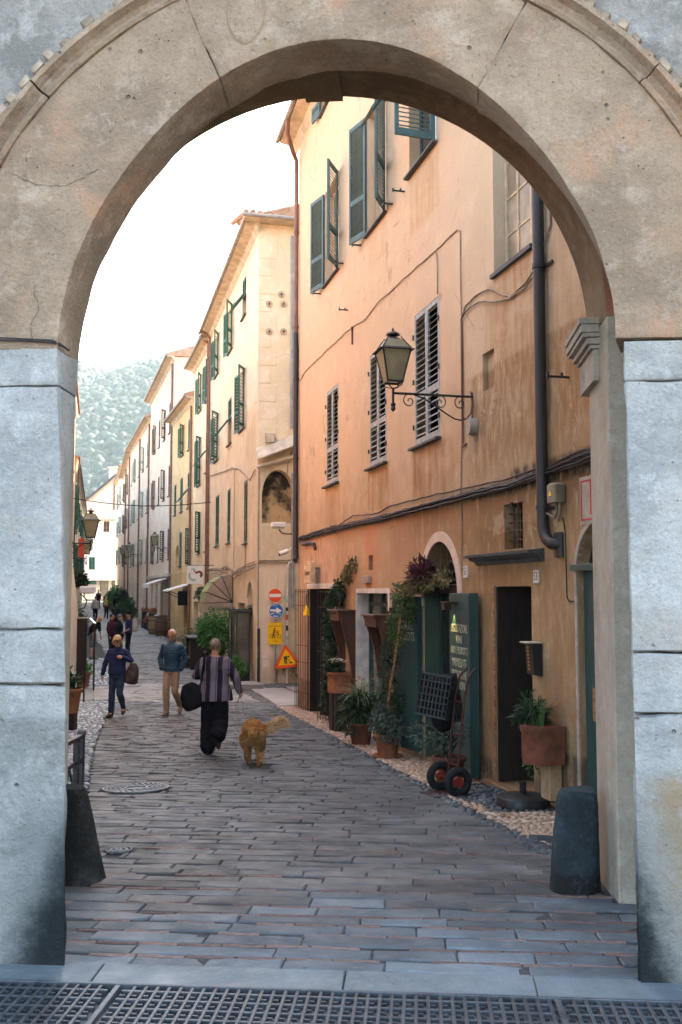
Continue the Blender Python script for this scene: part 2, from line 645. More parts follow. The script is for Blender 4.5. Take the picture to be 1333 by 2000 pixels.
mm('cloth_blue', (.014, .035, .12), .85, .35, 5, .35, 30, .2)
mm('cloth_jeans', (.025, .045, .085), .9, .35, 5, .35, 30, .15)
mm('cloth_teal', (.004, .042, .082), .5, .25, 4, .2, 30, .35)
mm('cloth_khaki', (.33, .25, .16), .9, .2, 5, .3, 25, .15)
mm('cloth_maroon', (.075, .012, .022), .9, .3, 5, .3, 40, .15)
mm('cloth_grey', (.12, .125, .13), .9, .25, 5, .3, 40, .15)
mm('cloth_beige', (.45, .39, .32), .9, .2, 5, .3, 40, .15)
mm('cloth_brown', (.17, .075, .03), .9, .25, 5, .3, 40, .15)
mm('cloth_white', (.68, .70, .74), .9, .12, 5, .3, 40, .15)
mm('cloth_mustard', (.45, .36, .10), .9, .2, 5, .3, 40, .15)
mm('leather_brown', (.045, .028, .018), .45, .35, 8, .2, 40, .45)
mm('leather_tan', (.14, .08, .05), .5, .3, 8, .2, 40, .4)
mm('shoe', (.03, .024, .02), .55, .3, 8, .2, 50, .4)
mm('shoe_tan', (.18, .12, .085), .65, .3, 8, .2, 50, .3)
mm('sole', (.012, .012, .012), .8, .2, 8, .1, 50)
mm('barrel_wood', (.12, .07, .04), .75, .4, 6, .3, 40, .2, 0, .1, (4, 4, .4))
mm('barrel_pale', (.30, .17, .09), .75, .35, 6, .3, 40, .2, 0, .1, (4, 4, .4))
mm('flower_white', (.80, .76, .62), .7, .1, 5, 0)
mm('flower_yellow', (.75, .48, .02), .7, .1, 5, 0)
mm('flower_red', (.45, .03, .03), .7, .2, 5, 0)
mm('flower_purple', (.10, .015, .05), .7, .3, 5, 0)
mm('brass', (.45, .26, .07), .4, .2, 9, .05, 60, .5, .6)
mm('orange_red', (.50, .07, .035), .7, .15, 4, .05, 60)
MAT['leaf_dark'] = leafmat('leaf_dark', (.014, .036, .018), (.045, .085, .035))
MAT['leaf_mid'] = leafmat('leaf_mid', (.03, .085, .025), (.085, .16, .045))
MAT['leaf_bright'] = leafmat('leaf_bright', (.04, .16, .04), (.09, .27, .06))
MAT['leaf_dry'] = leafmat('leaf_dry', (.10, .08, .035), (.22, .20, .08))
MAT['leaf_blue'] = leafmat('leaf_blue', (.03, .06, .05), (.10, .15, .12))
MAT['leaf_stripe'] = leafmat('leaf_stripe', (.07, .13, .05), (.35, .40, .20))
MAT['leaf_purple'] = leafmat('leaf_purple', (.035, .008, .02), (.12, .03, .05))
MAT['glass_dark'] = glassy('glass_dark', (.02, .025, .024), .08, .7)
MAT['glass_sky'] = glassy('glass_sky', (.30, .27, .21), .15, .7)
MAT['glass_warm'] = glassy('glass_warm', (.10, .11, .085), .12, .6)
MAT['glass_frost'] = glassy('glass_frost', (.34, .28, .19), .5, .25)

# lantern glass: frosted, lets light through
_t = NT('lantern_glass')
_t.done(_t.mix(_t.rng(_t.noise(7, 4), .35, .7), (.24, .23, .14), (.40, .38, .26)), .35, None, .5)
_tr = _t.n('BsdfTranslucent')
_tr.inputs[0].default_value = (.62, .60, .44, 1)
_ms = _t.n('MixShader')
_ms.inputs[0].default_value = .45
_t.t.links.new(_t.b.outputs[0], _ms.inputs[1])
_t.t.links.new(_tr.outputs[0], _ms.inputs[2])
_t.t.links.new(_ms.outputs[0], _t.t.nodes['Material Output'].inputs[0])
MAT['lantern_glass'] = _t.mat

# paving stone: grey, worn smooth, dark in the hollows
def paving(name, base, dark, light, rough=.62, rand=.24):
    t = NT(name)
    t.co = t.n('NewGeometry').outputs['Position']
    c = t.mix(t.rng(t.noise(3.2, 6, .65), .33, .68), dark, base)
    c = t.mix(t.mul(t.rng(t.noise(.55, 6, .6), .45, .7), .6), c, light)
    c = t.mix(t.mul(t.rng(t.noise(.8, 7, .7, None, .5), .55, .72), .45), c, dim(dark, .8))
    c = t.mix(t.mul(t.rng(t.vor(5, 'F1'), .05, .10, 1, 0), t.rng(t.noise(1.3, 3), .55, .6), .6), c, dim(dark, .6))
    c = t.mix(t.mul(t.rng(t.noise(38, 4, .7), .56, .72), .45), c, dim(dark, .7))
    c = t.mix(t.mul(t.rng(t.noise(11, 5, .7, (1, 2.5, 1)), .5, .75), .6), c, light)
    c = t.vary(c, rand)
    h = t.math('ADD', t.noise(9, 5, .6), t.mul(t.noise(70, 4, .65), .3))
    return t.done(c, t.rng(t.noise(5, 4), .3, .7, rough - .1, rough + .15), t.bump(h, .45, .02), .4)
MAT['paver'] = paving('paver', (.082, .089, .095), (.043, .047, .051), (.145, .153, .157))
MAT['paver_blue'] = paving('paver_blue', (.105, .135, .155), (.062, .083, .098), (.165, .20, .22))
MAT['paver_pale'] = paving('paver_pale', (.24, .225, .205), (.16, .15, .14), (.31, .29, .27))
MAT['brick_strip'] = simple('brick_strip', (.185, .118, .10), .8, .35, 9, .35, 50, .25, 0, .25)
MAT['mortar'] = simple('mortar', (.055, .056, .057), .95, .5, 14, .6, 50, .2)
MAT['ground'] = simple('ground', (.11, .105, .10), .95, .35, 2, .4, 20, .2)
MAT['threshold'] = paving('threshold', (.105, .135, .15), (.07, .095, .108), (.15, .185, .20), .5, .05)

def pebble_mat(name, a, b, c3):
    t = NT(name)
    geo = t.n('NewGeometry')
    r = geo.outputs['Random Per Island']
    c = t.mix(t.rng(r, 0, .7), a, b)
    c = t.mix(t.rng(r, .72, 1.0), c, c3)
    return t.done(c, .6, t.bump(t.noise(60, 3), .2, .004), .35)
MAT['pebble_tan'] = pebble_mat('pebble_tan', (.24, .155, .10), (.42, .30, .21), (.55, .43, .34))
MAT['pebble_dark'] = pebble_mat('pebble_dark', (.028, .032, .036), (.075, .085, .09), (.19, .20, .20))
MAT['pebble_mixed'] = pebble_mat('pebble_mixed', (.12, .16, .19), (.26, .31, .34), (.58, .60, .60))
MAT['pebble_bed'] = simple('pebble_bed', (.07, .05, .036), .95, .4, 12, .5, 60)
MAT['pebble_bed_dark'] = simple('pebble_bed_dark', (.03, .032, .034), .95, .4, 12, .5, 60)

# ------------------------------------------------------------------ ground and street
def c_of(X, Y):
    return X + .2438 * Y

def road_edges(Y):
    """left and right edge of the stone roadway at depth Y, as world X"""
    cl = float(np.interp(Y, [0, 9, 15, 23, 28, 40, 60, 120], [-.25, -.1, -.02, .35, .45, .3, -.4, -2.6]))
    cr = float(np.interp(Y, [0, 7.6, 10.5, 14.7, 22.3, 28, 40, 46, 53, 66, 82, 100, 120], [3.4, 3.42, 3.55, 3.83, 3.9, 3.55, 3.5, 3.4, 3.1, 2.7, 1.9, 1.8, 1.8]))
    return cl - .2438 * Y, cr - .2438 * Y

ys = [-40, -20, -8, 0] + [y * .5 + 1 for y in range(0, 80)] + [42 + 3 * i for i in range(0, 40)] + [170, 200, 260, 340, 450, 600, 900, 1400, 2200]
xs = [-2500, -900, -300, -100, -60, -40, -25, -15, -8, -4, 0, 4, 8, 15, 30, 60, 120, 400, 1200, 2500]
g = M()
W_ = len(xs)
for y in ys:
    for x in xs:
        g.v.append((x, y, gz(y) - .035))
for j in range(len(ys) - 1):
    for i in range(W_ - 1):
        a = j * W_ + i
        # leave the drain channel open in front of the gate
        g.f.append([a, a + 1, a + W_ + 1, a + W_])
        g.m.append(0)
ground = tag(g.build('ground', MAT['ground']), kind='structure')

# road bed (joints between the stones)
rb = M()
yy = [5.0 + .5 * i for i in range(0, 260)]
pr = None
for y in yy:
    l, r = road_edges(y)
    row = (Vector((l - (.9 if y < 7.2 else 0), y, gz(y) - (.007 if y < 6.4 else .013))), Vector((r + (.3 if y < 7.2 else 0), y, gz(y) - (.007 if y < 6.4 else .013))))
    if pr:
        rb.quad(pr[0], pr[1], row[1], row[0])
    pr = row
road = tag(rb.build('road', MAT['mortar']), kind='structure')

rr = random.Random(11)
def stone_mesh(mb, cx, cy, cz, w, d, h, ang, j=.006, b=.014, slope=0.0):
    """one worn paving stone: crooked outline, rounded rim"""
    ca, sa = math.cos(ang), math.sin(ang)
    def rw(i, zz, s):
        out = []
        k = [(-1, -1), (-.33, -1), (.33, -1), (1, -1), (1, 1), (.33, 1), (-.33, 1), (-1, 1)]
        for q, (u, v) in enumerate(k):
            x = u * (w / 2 - i) + s[q][0]
            y = v * (d / 2 - i) + s[q][1]
            out.append((cx + x * ca - y * sa, cy + x * sa + y * ca, cz + zz + slope * (x * sa + y * ca) + s[q][2]))
        return out
    s = [(rr.uniform(-j, j), rr.uniform(-j, j), rr.uniform(-j, j) * .9) for _ in range(8)]
    vs = rw(0, -h, s) + rw(0, -b * .9, s) + rw(b, 0, s)
    fs = [(16, 17, 22, 23), (17, 18, 21, 22), (18, 19, 20, 21)]
    for k in (0, 8):
        fs += [(k + q, k + (q + 1) % 8, k + 8 + (q + 1) % 8, k + 8 + q) for q in range(8)]
    mb.add(vs, fs)

# nearest stones: one object each, sharing a few meshes
pav_mesh = {}
def paver_obj(name, w, d, x, y, mat, tilt, par, h=.06):
    w5 = max(.1, round(w / .06) * .06)
    key = (name, w5, round(d, 3), mat, rr.randrange(3))
    if key not in pav_mesh:
        mb = M()
        stone_mesh(mb, 0, 0, 0, w5, d, h, 0, .006 if name == 'paver' else .003, .008 if name == 'paver' else .004)
        pav_mesh[key] = mb.mesh(name, MAT[mat], True, 30)
    X, Y, _ = FG.w(x, y, 0)
    sl = (gz(Y + .1) - gz(Y - .1)) / .2
    o = link(name, pav_mesh[key], par, (X, Y, gz(Y) + (rr.uniform(-.002, .002) if y < 1.4 else rr.uniform(-.006, .005))),
             (math.atan(sl) + rr.uniform(-tilt, tilt), rr.uniform(-tilt, tilt), FG.r + rr.uniform(-.012, .012)))
    o.scale = (w / w5, 1, 1)
    return o

def gate_xy(X, Y):
    p = Vector((X, Y)) - FG.o
    return p.dot(FG.ex), p.dot(FG.ey)
MANH = [(*gate_xy(-2.24, 11.11), .375), (*gate_xy(-1.707, 7.845), .115)]
far_mb = M()
n_single = 0
y = .06
while y < 46:
    X0, Y0, _ = FG.w(0, y, 0)
    near = Y0 < 8.4
    d = rr.uniform(.13, .185) if near else rr.uniform(.115, .165) if Y0 < 24 else rr.uniform(.3, .42)
    gap = .004 if y < 1.4 else .006 if near else .010
    strip = near and rr.random() < (.8 if y < 1.6 else .45)
    # limits in gate axes
    def x_at(edge):
        lo, hi = -16.0, 8.0
        for _ in range(24):
            md = (lo + hi) / 2
            X, Y, _z = FG.w(md, y, 0)
            l, r = road_edges(Y)
            if (X > l if edge == 0 else X > r):
                hi = md
            else:
                lo = md
        return lo
    if y < .36:
        xa, xb = -1.62, 1.50
    elif y < 1.5:
        xa, xb = -2.05, 1.72
    elif y < 2.35:
        xa, xb = -2.1, 1.52
    else:
        xa, xb = x_at(0), x_at(1)
    # do not lay stones far outside the picture
    xa = max(xa, -2.4 - .42 * Y0)
    x = xa + rr.uniform(-.2, 0)
    while x < xb - .08:
        w = rr.uniform(.34, .78) if Y0 < 24 else rr.uniform(.5, .9)
        if x + w > xb - .12:
            w = xb - x
        xc = x + w / 2
        if x < xa:
            xc, w0 = (xa + x + w) / 2, x + w - xa
        else:
            w0 = w
        spans = [(xc - w0 / 2, xc + w0 / 2)]
        for (mx, my, R_) in MANH:                  # stones are cut round the covers
            dy = max(0, abs(y + d / 2 - my) - d * .35)
            if dy < R_:
                h_ = math.sqrt(R_ * R_ - dy * dy)
                nx_ = []
                for (p_, q_) in spans:
                    if q_ < mx - h_ or p_ > mx + h_:
                        nx_.append((p_, q_))
                    else:
                        nx_ += [(p_, mx - h_), (mx + h_, q_)]
                spans = [q_ for q_ in nx_ if q_[1] - q_[0] > .05]
        for (p_, q_) in spans:
            xc, w0 = (p_ + q_) / 2, q_ - p_
            if w0 < .05:
                continue
            X, Y, _ = FG.w(xc, y + d / 2, 0)
            mat = 'paver_blue' if y < 1.2 + rr.uniform(-.4, .5) else 'paver'
            if n_single < 300:
                paver_obj('paver', w0 - gap, d - gap * .8, xc, y + d / 2, mat, .012, road)
                n_single += 1
            else:
                sl = (gz(Y + .1) - gz(Y - .1)) / .2
                far_mb.cur = 1 if 23.5 < Y < 28.2 else 0
                stone_mesh(far_mb, X, Y, gz(Y) + rr.uniform(-.008, .007), w0 - gap, d - gap * .3, .06, FG.r + rr.uniform(-.02, .02), .009, .011, sl)
        x += w
    y += d
    if strip:
        x = xa
        while x < xb - .1:
            w = rr.uniform(.22, .27)
            w = min(w, xb - x)
            if rr.random() < .86:
                X, Y, _ = FG.w(x + w / 2, y + .02, 0)
                if math.hypot(X + 1.707, Y - 7.845) > .18:
                    paver_obj('brick', w - .012, .032, x + w / 2, y + .021, 'brick_strip', .01, road)
            x += w
        y += .042
fp = far_mb.build('paving_stones', [MAT['paver'], MAT['paver_pale']], road, True, 30)
tag(fp, kind='stuff')

# road surface beyond the stones that can be told apart
fr = M()
pr = None
for y in [45.5 + 1.5 * i for i in range(0, 52)]:
    l, r = road_edges(y)
    row = (Vector((l, y, gz(y) - .004)), Vector((r, y, gz(y) - .004)))
    if pr:
        fr.quad(pr[0], pr[1], row[1], row[0])
    pr = row
tag(fr.build('far_road', MAT['paver']), kind='structure')

# smooth threshold slabs under the arch
ths = tag(M().box(-3.2, -.19, -.5, 3.2, -.18, -.24).build('threshold', MAT['mortar'], None, loc=(*FG.w(0, 0, 0)[:2], 0), rot=(0, 0, FG.r)), kind='structure')
xq = -3.3
for w in (1.15, .95, 1.2, .9, 1.1, 1.3):
    mb = M()
    Xm, Ym, _ = FG.w(xq + w / 2, -.06, 0)
    stone_mesh(mb, xq + w / 2, -.068, gz(4.95) + .001, w - .005, .235, .3, 0, .001, .006, .045)
    mb.build('slab', MAT['threshold'], ths, True, 30)
    xq += w

# side street between the two houses: pale flagstones
ss = M()
for i in range(8):
    for k in range(3):
        x0, y0 = 3.2 + i * .95 + rr.uniform(-.1, .1), 22.9 + k * 1.5 + rr.uniform(-.1, .1)
        c0 = 3.95 - .2438 * y0
        X = c0 + (i + .5) * .95
        stone_mesh(ss, X, y0 + .75 + .2 * i, gz(y0 + .7) + .002 + .012 * i, .93, 1.47, .08, FQ.r, .01, .012)
side = tag(ss.build('side_street', MAT['paver_pale'], None, True, 30), kind='structure')

# ------------------------------------------------------------------ pebble verges
unit = M().ell((0, 0, 0), (1, 1, 1), 7, 5)
UV_, UF_ = np.array(unit.v), [tuple(f) for f in unit.f]
def pebbles(name, pts, mat, bedmat, bedfaces, n_parts=0, stuff_name='pebbles'):
    """pts: (x, y, z, rx, ry, rz, angle)"""
    bed = M()
    for q in bedfaces:
        bed.quad(*q)
    base = tag(bed.build(name, MAT[bedmat]), kind='structure')
    pts = sorted(pts, key=lambda p: p[1])
    pm = []
    for k in range(4):
        mb = M()
        mb.add([tuple(v * np.array([1, 1, 1]) + rr.uniform(-.1, .1)) for v in UV_], UF_)
        pm.append(mb.mesh('pebble', MAT[mat], True, 180))
    for p in pts[:n_parts]:
        o = link('pebble', pm[rr.randrange(4)], base, p[:3], (rr.uniform(-.2, .2), rr.uniform(-.2, .2), p[6]))
        o.scale = p[3:6]
    rest = pts[n_parts:]
    if rest:
        A = np.array(rest)
        ca, sa = np.cos(A[:, 6])[:, None], np.sin(A[:, 6])[:, None]
        ux, uy, uz = [UV_[:, i][None, :] for i in range(3)]
        lx, ly = ux * A[:, 3:4], uy * A[:, 4:5]
        P = np.stack([A[:, 0:1] + lx * ca - ly * sa, A[:, 1:2] + lx * sa + ly * ca, A[:, 2:3] + uz * A[:, 5:6]], -1).reshape(-1, 3)
        nv = len(UV_)
        mb = M()
        mb.v = [tuple(p) for p in P]
        mb.f = [[b * nv + i for i in f] for b in range(len(rest)) for f in UF_]
        mb.m = [0] * len(mb.f)
        st = mb.build(stuff_name, MAT[mat], base, True, 180)
        tag(st, kind='stuff')
    return base

def strip_quads(Ya, Yb, ca, cb, dz=-.016, step=.5):
    out, pr = [], None
    y = Ya
    while y <= Yb + 1e-6:
        a, b = (ca(y) if callable(ca) else ca) - .2438 * y, (cb(y) if callable(cb) else cb) - .2438 * y
        row = ((a, y, gz(y) + dz), (b, y, gz(y) + dz))
        if pr:
            out.append((pr[0], pr[1], row[1], row[0]))
        pr = row
        y += step
    return out

cr_of = lambda y: road_edges(y)[1] + .2438 * y
cl_of = lambda y: road_edges(y)[0] + .2438 * y
tan_p, dark_p, mix_p = [], [], []
def lay(lst, Ya, Yb, ca, cb, size, test=None, ang=.25):
    y = Ya
    while y < Yb:
        a, b = (ca(y) if callable(ca) else ca), (cb(y) if callable(cb) else cb)
        k = size * rr.uniform(.9, 1.1)
        c = a + rr.uniform(0, k)
        while c < b:
            q = k * rr.uniform(.8, 1.3)
            X, Y = c - .2438 * y + rr.uniform(-.004, .004), y + rr.uniform(-.25, .25) * size
            if test is None or test(c, Y):
                lst.append((X, Y, gz(Y) - .006 + rr.uniform(-.006, .004), q * .52, k * .36, k * .34, rr.uniform(-ang, ang) + .1))
            c += q * .98
        y += k * .66
darkpatch = lambda c, Y: (9.55 < Y < 11.5 and c > 3.78 - .03 * (Y - 9.5) + .05 * math.sin(9 * Y)) 
lay(tan_p, 8.0, 22.3, lambda y: cr_of(y) + .11, lambda y: 4.50, .066, lambda c, Y: not darkpatch(c, Y))
lay(dark_p, 7.6, 22.3, lambda y: cr_of(y) - .02, lambda y: cr_of(y) + .11, .066, None, .5)
lay(dark_p, 9.5, 11.6, lambda y: 3.7, 4.47, .07, darkpatch, 1.2)
pebbles('pebble_verge', tan_p, 'pebble_tan', 'pebble_bed', strip_quads(7.5, 22.5, lambda y: cr_of(y) + .02, 4.6), 300)
pebbles('dark_pebble_border', dark_p, 'pebble_dark', 'pebble_bed_dark', strip_quads(7.5, 22.5, lambda y: cr_of(y) - .03, lambda y: cr_of(y) + .1, -.012), 200)
lay(mix_p, 9.0, 23.6, lambda y: max(-.75, cl_of(y) - .8), lambda y: cl_of(y) - .01, .085, None, .9)
lay(mix_p, 27.6, 37.0, lambda y: -.75, lambda y: cl_of(y) - .01, .12, None, .9)
pebbles('left_pebble_verge', mix_p, 'pebble_mixed', 'pebble_bed_dark', strip_quads(8.5, 60, -.85, lambda y: cl_of(y), -.014), 150)
fl = M()
for i in range(4):
    for k in range(2):
        yv = 23.9 + i * .98
        X = (-.72 + k * .62) - .2438 * yv + .28
        stone_mesh(fl, X, yv + .45, gz(yv + .45) + .004, .60, .95, .06, FQ.r, .012, .012)
tag(fl.build('left_flagstones', MAT['paver_pale'], None, True, 30), kind='structure')
far_t = []
lay(far_t, 28.6, 46, lambda y: cr_of(y) + .12, lambda y: cr_of(y) + 1.1, .13)
far_d = []
lay(far_d, 28.4, 60, lambda y: cr_of(y) - .06, lambda y: cr_of(y) + .12, .12, None, .5)
pebbles('far_pebble_verge', far_t, 'pebble_tan', 'pebble_bed', strip_quads(28, 60, lambda y: cr_of(y), lambda y: cr_of(y) + 2.0, -.018), 0)
pebbles('far_pebble_border', far_d, 'pebble_dark', 'pebble_bed_dark', strip_quads(28, 60, lambda y: cr_of(y) - .06, lambda y: cr_of(y) + .12, -.015), 0)
corner_p = []
for i in range(520):
    x, yv = rr.uniform(.05, 1.3), rr.uniform(-1.1, -.02)
    X, Y, _ = FQ.w(x, yv, 0)
    corner_p.append((X, Y, gz(Y) + .0, .05, .035, .03, rr.uniform(0, 3)))
pebbles('corner_pebble_verge', corner_p, 'pebble_dark', 'pebble_bed_dark', [(FQ.w(.0, -1.1, -.925), FQ.w(1.4, -1.1, -.92), FQ.w(1.4, 0, -.92), FQ.w(.0, 0, -.925))], 0)

# raised stone step before the yellow house
st = M()
st.bevbox(-1.6, -1.3, -1.3, .0, -.9, -.80, .01)
for k in range(3):
    st.bevbox(-1.6 + .53 * k, -.895, -1.3, -1.075 + .53 * k, -.05, -.82, .008)
tag(st.build('stone_step', MAT['paver_pale'], None, True, 30, loc=(*FQ.w(0, 0, 0)[:2], 0), rot=(0, 0, FQ.r)), 'low pale stone step in front of the yellow house corner', 'step')

# ------------------------------------------------------------------ wooded hills at the end of the valley
def hill(name, prof, Y0, Y1, zb, matname, seed):
    """prof: (x, ridge height) at the ridge"""
    px, pz = [p[0] for p in prof], [p[1] for p in prof]
    hb = M()
    nx, ny = 70, 22
    for j in range(ny + 1):
        t = j / ny
        for i in range(nx + 1):
            x = px[0] + (px[-1] - px[0]) * i / nx
            h = float(np.interp(x, px, pz))
            yv = Y0 + (Y1 - Y0) * t
            z = zb + (h - zb) * math.sin(t * math.pi / 2) ** 1.1 + 5 * mnoise.noise((x * .02 + seed, yv * .02, 0))
            hb.v.append((x, yv, z))
    for j in range(ny):
        for i in range(nx):
            a = j * (nx + 1) + i
            hb.f.append([a, a + 1, a + nx + 2, a + nx + 1])
            hb.m.append(0)
    o = tag(hb.build(name, MAT[matname], None, True, 180), kind='structure')
    def z_at(x, yv):
        t = min(max((yv - Y0) / (Y1 - Y0), 0), 1)
        h = float(np.interp(x, px, pz))
        return zb + (h - zb) * math.sin(t * math.pi / 2) ** 1.1
    return o, z_at

MAT['hill'] = simple('hill', (.018, .03, .02), .95, .4, .05, 0)
MAT['woods'] = leafmat('woods', (.005, .021, .023), (.026, .062, .050), .8)
near_hill, z1 = hill('hill', [(-420, 95), (-260, 120), (-168, 139), (-152, 140), (-136, 131), (-118, 138), (-95, 144), (-60, 155), (60, 155), (260, 120)], 330, 640, 2, 'hill', 1)
far_hill, z2 = hill('far_hill', [(-800, 170), (-420, 200), (-276, 229), (-235, 238), (-200, 248), (-163, 258), (-90, 275), (150, 280), (500, 200)], 700, 1050, 10, 'hill', 5)
ico_me = bpy.data.meshes.new('tmp')
import bmesh
bm = bmesh.new()
bmesh.ops.create_icosphere(bm, subdivisions=2, radius=1)
bm.to_mesh(ico_me)
IV = np.array([v.co for v in bm.verts])
IF = [[v.index for v in f.verts] for f in bm.faces]
bm.free()
bpy.data.meshes.remove(ico_me)
def woods(name, n, xr, yr, zf, rr_, seed, wedge=None):
    q = random.Random(seed)
    mb = M()
    vs, fs, b = [], [], 0
    for i in range(n):
        yv = q.uniform(*yr)
        x = q.uniform(-.285 * yv - 10, -.145 * yv + 8) if xr is None else q.uniform(*xr)
        r = rr_[0] + (rr_[1] - rr_[0]) * q.random() ** 1.6
        z = zf(x, yv) + r * .55
        ph = np.array([q.uniform(0, 6.3) for _ in range(6)])
        k = 1 + .16 * np.sin(IV[:, 0] * 3.1 + ph[0] + 1.5 * np.sin(IV[:, 2] * 2.3 + ph[1])) + .13 * np.sin(IV[:, 1] * 4.3 + ph[2] + IV[:, 2] * 2.9) + .10 * np.sin(IV @ np.array([5.0, -4.1, 4.7]) + ph[3])
        P_ = IV * (r * k)[:, None] * np.array([1, 1, q.uniform(.8, 1.35)]) + np.array([x, yv, z])
        vs.append(P_)
        fs += [[b + a for a in f] for f in IF]
        b += len(IV)
    mb.v, mb.f, mb.m = np.concatenate(vs).tolist(), fs, [0] * len(fs)
    return tag(mb.build(name, MAT['woods'], None, True, 180), kind='stuff')
woods('hillside_woods', 11500, None, (345, 640), z1, (.8, 3.0), 3)
woods('ridge_woods', 3600, None, (760, 1052), z2, (1.8, 5.2), 4)

# ------------------------------------------------------------------ morning haze over the valley
HAZE = 0.0003
hz = NT('haze')
hz.t.nodes.remove(hz.b)
pv = hz.n('VolumePrincipled')
pv.inputs['Color'].default_value = (.68, .88, 1.0, 1)
pv.inputs['Density'].default_value = HAZE
hz.t.links.new(pv.outputs[0], hz.t.nodes['Material Output'].inputs['Volume'])
haze = tag(M().box(-2600, -60, -3.5, 2600, 2300, 300).build('haze', hz.mat), kind='stuff')

# ------------------------------------------------------------------ the stone gateway
GZ0 = -.2
gate = thing('stone_gateway', 'old stone town gate arch framing the whole street', 'gateway', FG.w(0, 0, GZ0), FG.r)
GT = lift(GZ0)

def up_(dz, L):
    return [(a[0], a[1], a[2] + dz, a[3] + dz, *a[4:]) for a in L]
MAT['arch_stone'] = stone('arch_stone', (.37, .275, .19), (.25, .185, .13), (.46, .37, .285), .65, .8, (), .04, (.46, .26, .155))
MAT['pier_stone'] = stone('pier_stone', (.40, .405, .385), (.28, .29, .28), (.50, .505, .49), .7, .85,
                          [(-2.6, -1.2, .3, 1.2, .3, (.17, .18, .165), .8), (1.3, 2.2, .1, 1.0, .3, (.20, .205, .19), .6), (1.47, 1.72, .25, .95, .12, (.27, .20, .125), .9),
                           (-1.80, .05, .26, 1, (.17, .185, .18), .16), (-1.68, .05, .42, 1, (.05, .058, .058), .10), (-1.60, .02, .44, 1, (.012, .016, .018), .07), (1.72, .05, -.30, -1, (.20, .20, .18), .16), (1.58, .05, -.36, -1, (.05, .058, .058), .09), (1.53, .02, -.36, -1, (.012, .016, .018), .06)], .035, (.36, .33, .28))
MAT['spandrel'] = stone('spandrel', (.33, .315, .285), (.21, .205, .185), (.46, .44, .40), .5, .9, (), 0, None, 1.5)
MAT['inner_plaster'] = stone('inner_plaster', (.34, .27, .19), (.26, .205, .145), (.41, .34, .25), .1, .2, (), 0)
MAT['salmon'] = stone('salmon', (.46, .19, .115), (.30, .125, .075), (.46, .22, .14), .1, .2, (), 0)
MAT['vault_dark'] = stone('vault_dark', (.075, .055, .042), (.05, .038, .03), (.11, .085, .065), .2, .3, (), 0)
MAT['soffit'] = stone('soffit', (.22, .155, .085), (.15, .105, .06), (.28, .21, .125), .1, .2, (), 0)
MAT['impost'] = stone('impost', (.40, .36, .30), (.26, .24, .21), (.52, .47, .40), .3, .3, (), 0)
MAT['crack'] = simple('crack', (.03, .022, .016), .95, .2, 9, 0)

def lattice(fn, us, vs_, ws, amp, freq, rnd_edge, seed):
    """closed stone: fn(u,v,w) -> point; rounded worn edges and an uneven skin"""
    nu, nv, nw = len(us), len(vs_), len(ws)
    idx, P, E = {}, [], []
    def gid(i, j, k):
        key = (i, j, k)
        if key not in idx:
            idx[key] = len(P)
            P.append(Vector(fn(us[i], vs_[j], ws[k])))
            E.append((i in (0, nu - 1)) + (j in (0, nv - 1)) + (k in (0, nw - 1)))
        return idx[key]
    F = []
    for i in range(nu - 1):
        for j in range(nv - 1):
            F.append([gid(i, j, 0), gid(i + 1, j, 0), gid(i + 1, j + 1, 0), gid(i, j + 1, 0)])
            F.append([gid(i, j, nw - 1), gid(i, j + 1, nw - 1), gid(i + 1, j + 1, nw - 1), gid(i + 1, j, nw - 1)])
    for i in range(nu - 1):
        for k in range(nw - 1):
            F.append([gid(i, 0, k), gid(i, 0, k + 1), gid(i + 1, 0, k + 1), gid(i + 1, 0, k)])
            F.append([gid(i, nv - 1, k), gid(i + 1, nv - 1, k), gid(i + 1, nv - 1, k + 1), gid(i, nv - 1, k + 1)])
    for j in range(nv - 1):
        for k in range(nw - 1):
            F.append([gid(0, j, k), gid(0, j + 1, k), gid(0, j + 1, k + 1), gid(0, j, k + 1)])
            F.append([gid(nu - 1, j, k), gid(nu - 1, j, k + 1), gid(nu - 1, j + 1, k + 1), gid(nu - 1, j + 1, k)])
    N = [Vector((0, 0, 0)) for _ in P]
    for f in F:
        a, b, c, d = [P[q] for q in f]
        n = (c - a).cross(d - b)
        if n.length > 1e-12:
            n.normalize()
        for q in f:
            N[q] += n
    out = []
    for p, n, e in zip(P, N, E):
        if n.length > 1e-9:
            n = n.normalized()
        s = Vector((p.x * freq + seed * 7.3, p.y * freq, p.z * freq))
        d = amp * (mnoise.fractal(s, 1.0, 2.0, 4))
        if e >= 2:
            d -= rnd_edge * (1.0 + 1.4 * abs(mnoise.noise(s * 1.7)) + (1.6 if mnoise.noise(s * .9 + Vector((9, 0, 0))) > .32 else 0))
        out.append(p + n * d)
    return out, F

def edged(n, e=.03):
    return [0, e] + [e + (1 - 2 * e) * i / n for i in range(1, n)] + [1 - e, 1]

def gate_block(x0, x1, z0, z1, y0, y1, mat, amp=.006, redge=.008, seed=0, nx=22, nz=16, chamfer=None, name='stone_block'):
    ex, ez = .010 / (x1 - x0), .010 / (z1 - z0)
    def fn(u, v, w):
        x, z, y = x0 + (x1 - x0) * u, z0 + (z1 - z0) * v, y0 + (y1 - y0) * w
        if chamfer:
            x, y = chamfer(x, y, z)
        return (x, y, z)
    vs, F = lattice(fn, edged(nx, ex), edged(nz, ez), [0, .06, .3, .6, .94, 1], amp, 5.0, redge, seed)
    mb = M(GT).add(vs, [tuple(f) for f in F])
    return mb.build(name, MAT[mat], gate, True, 50)

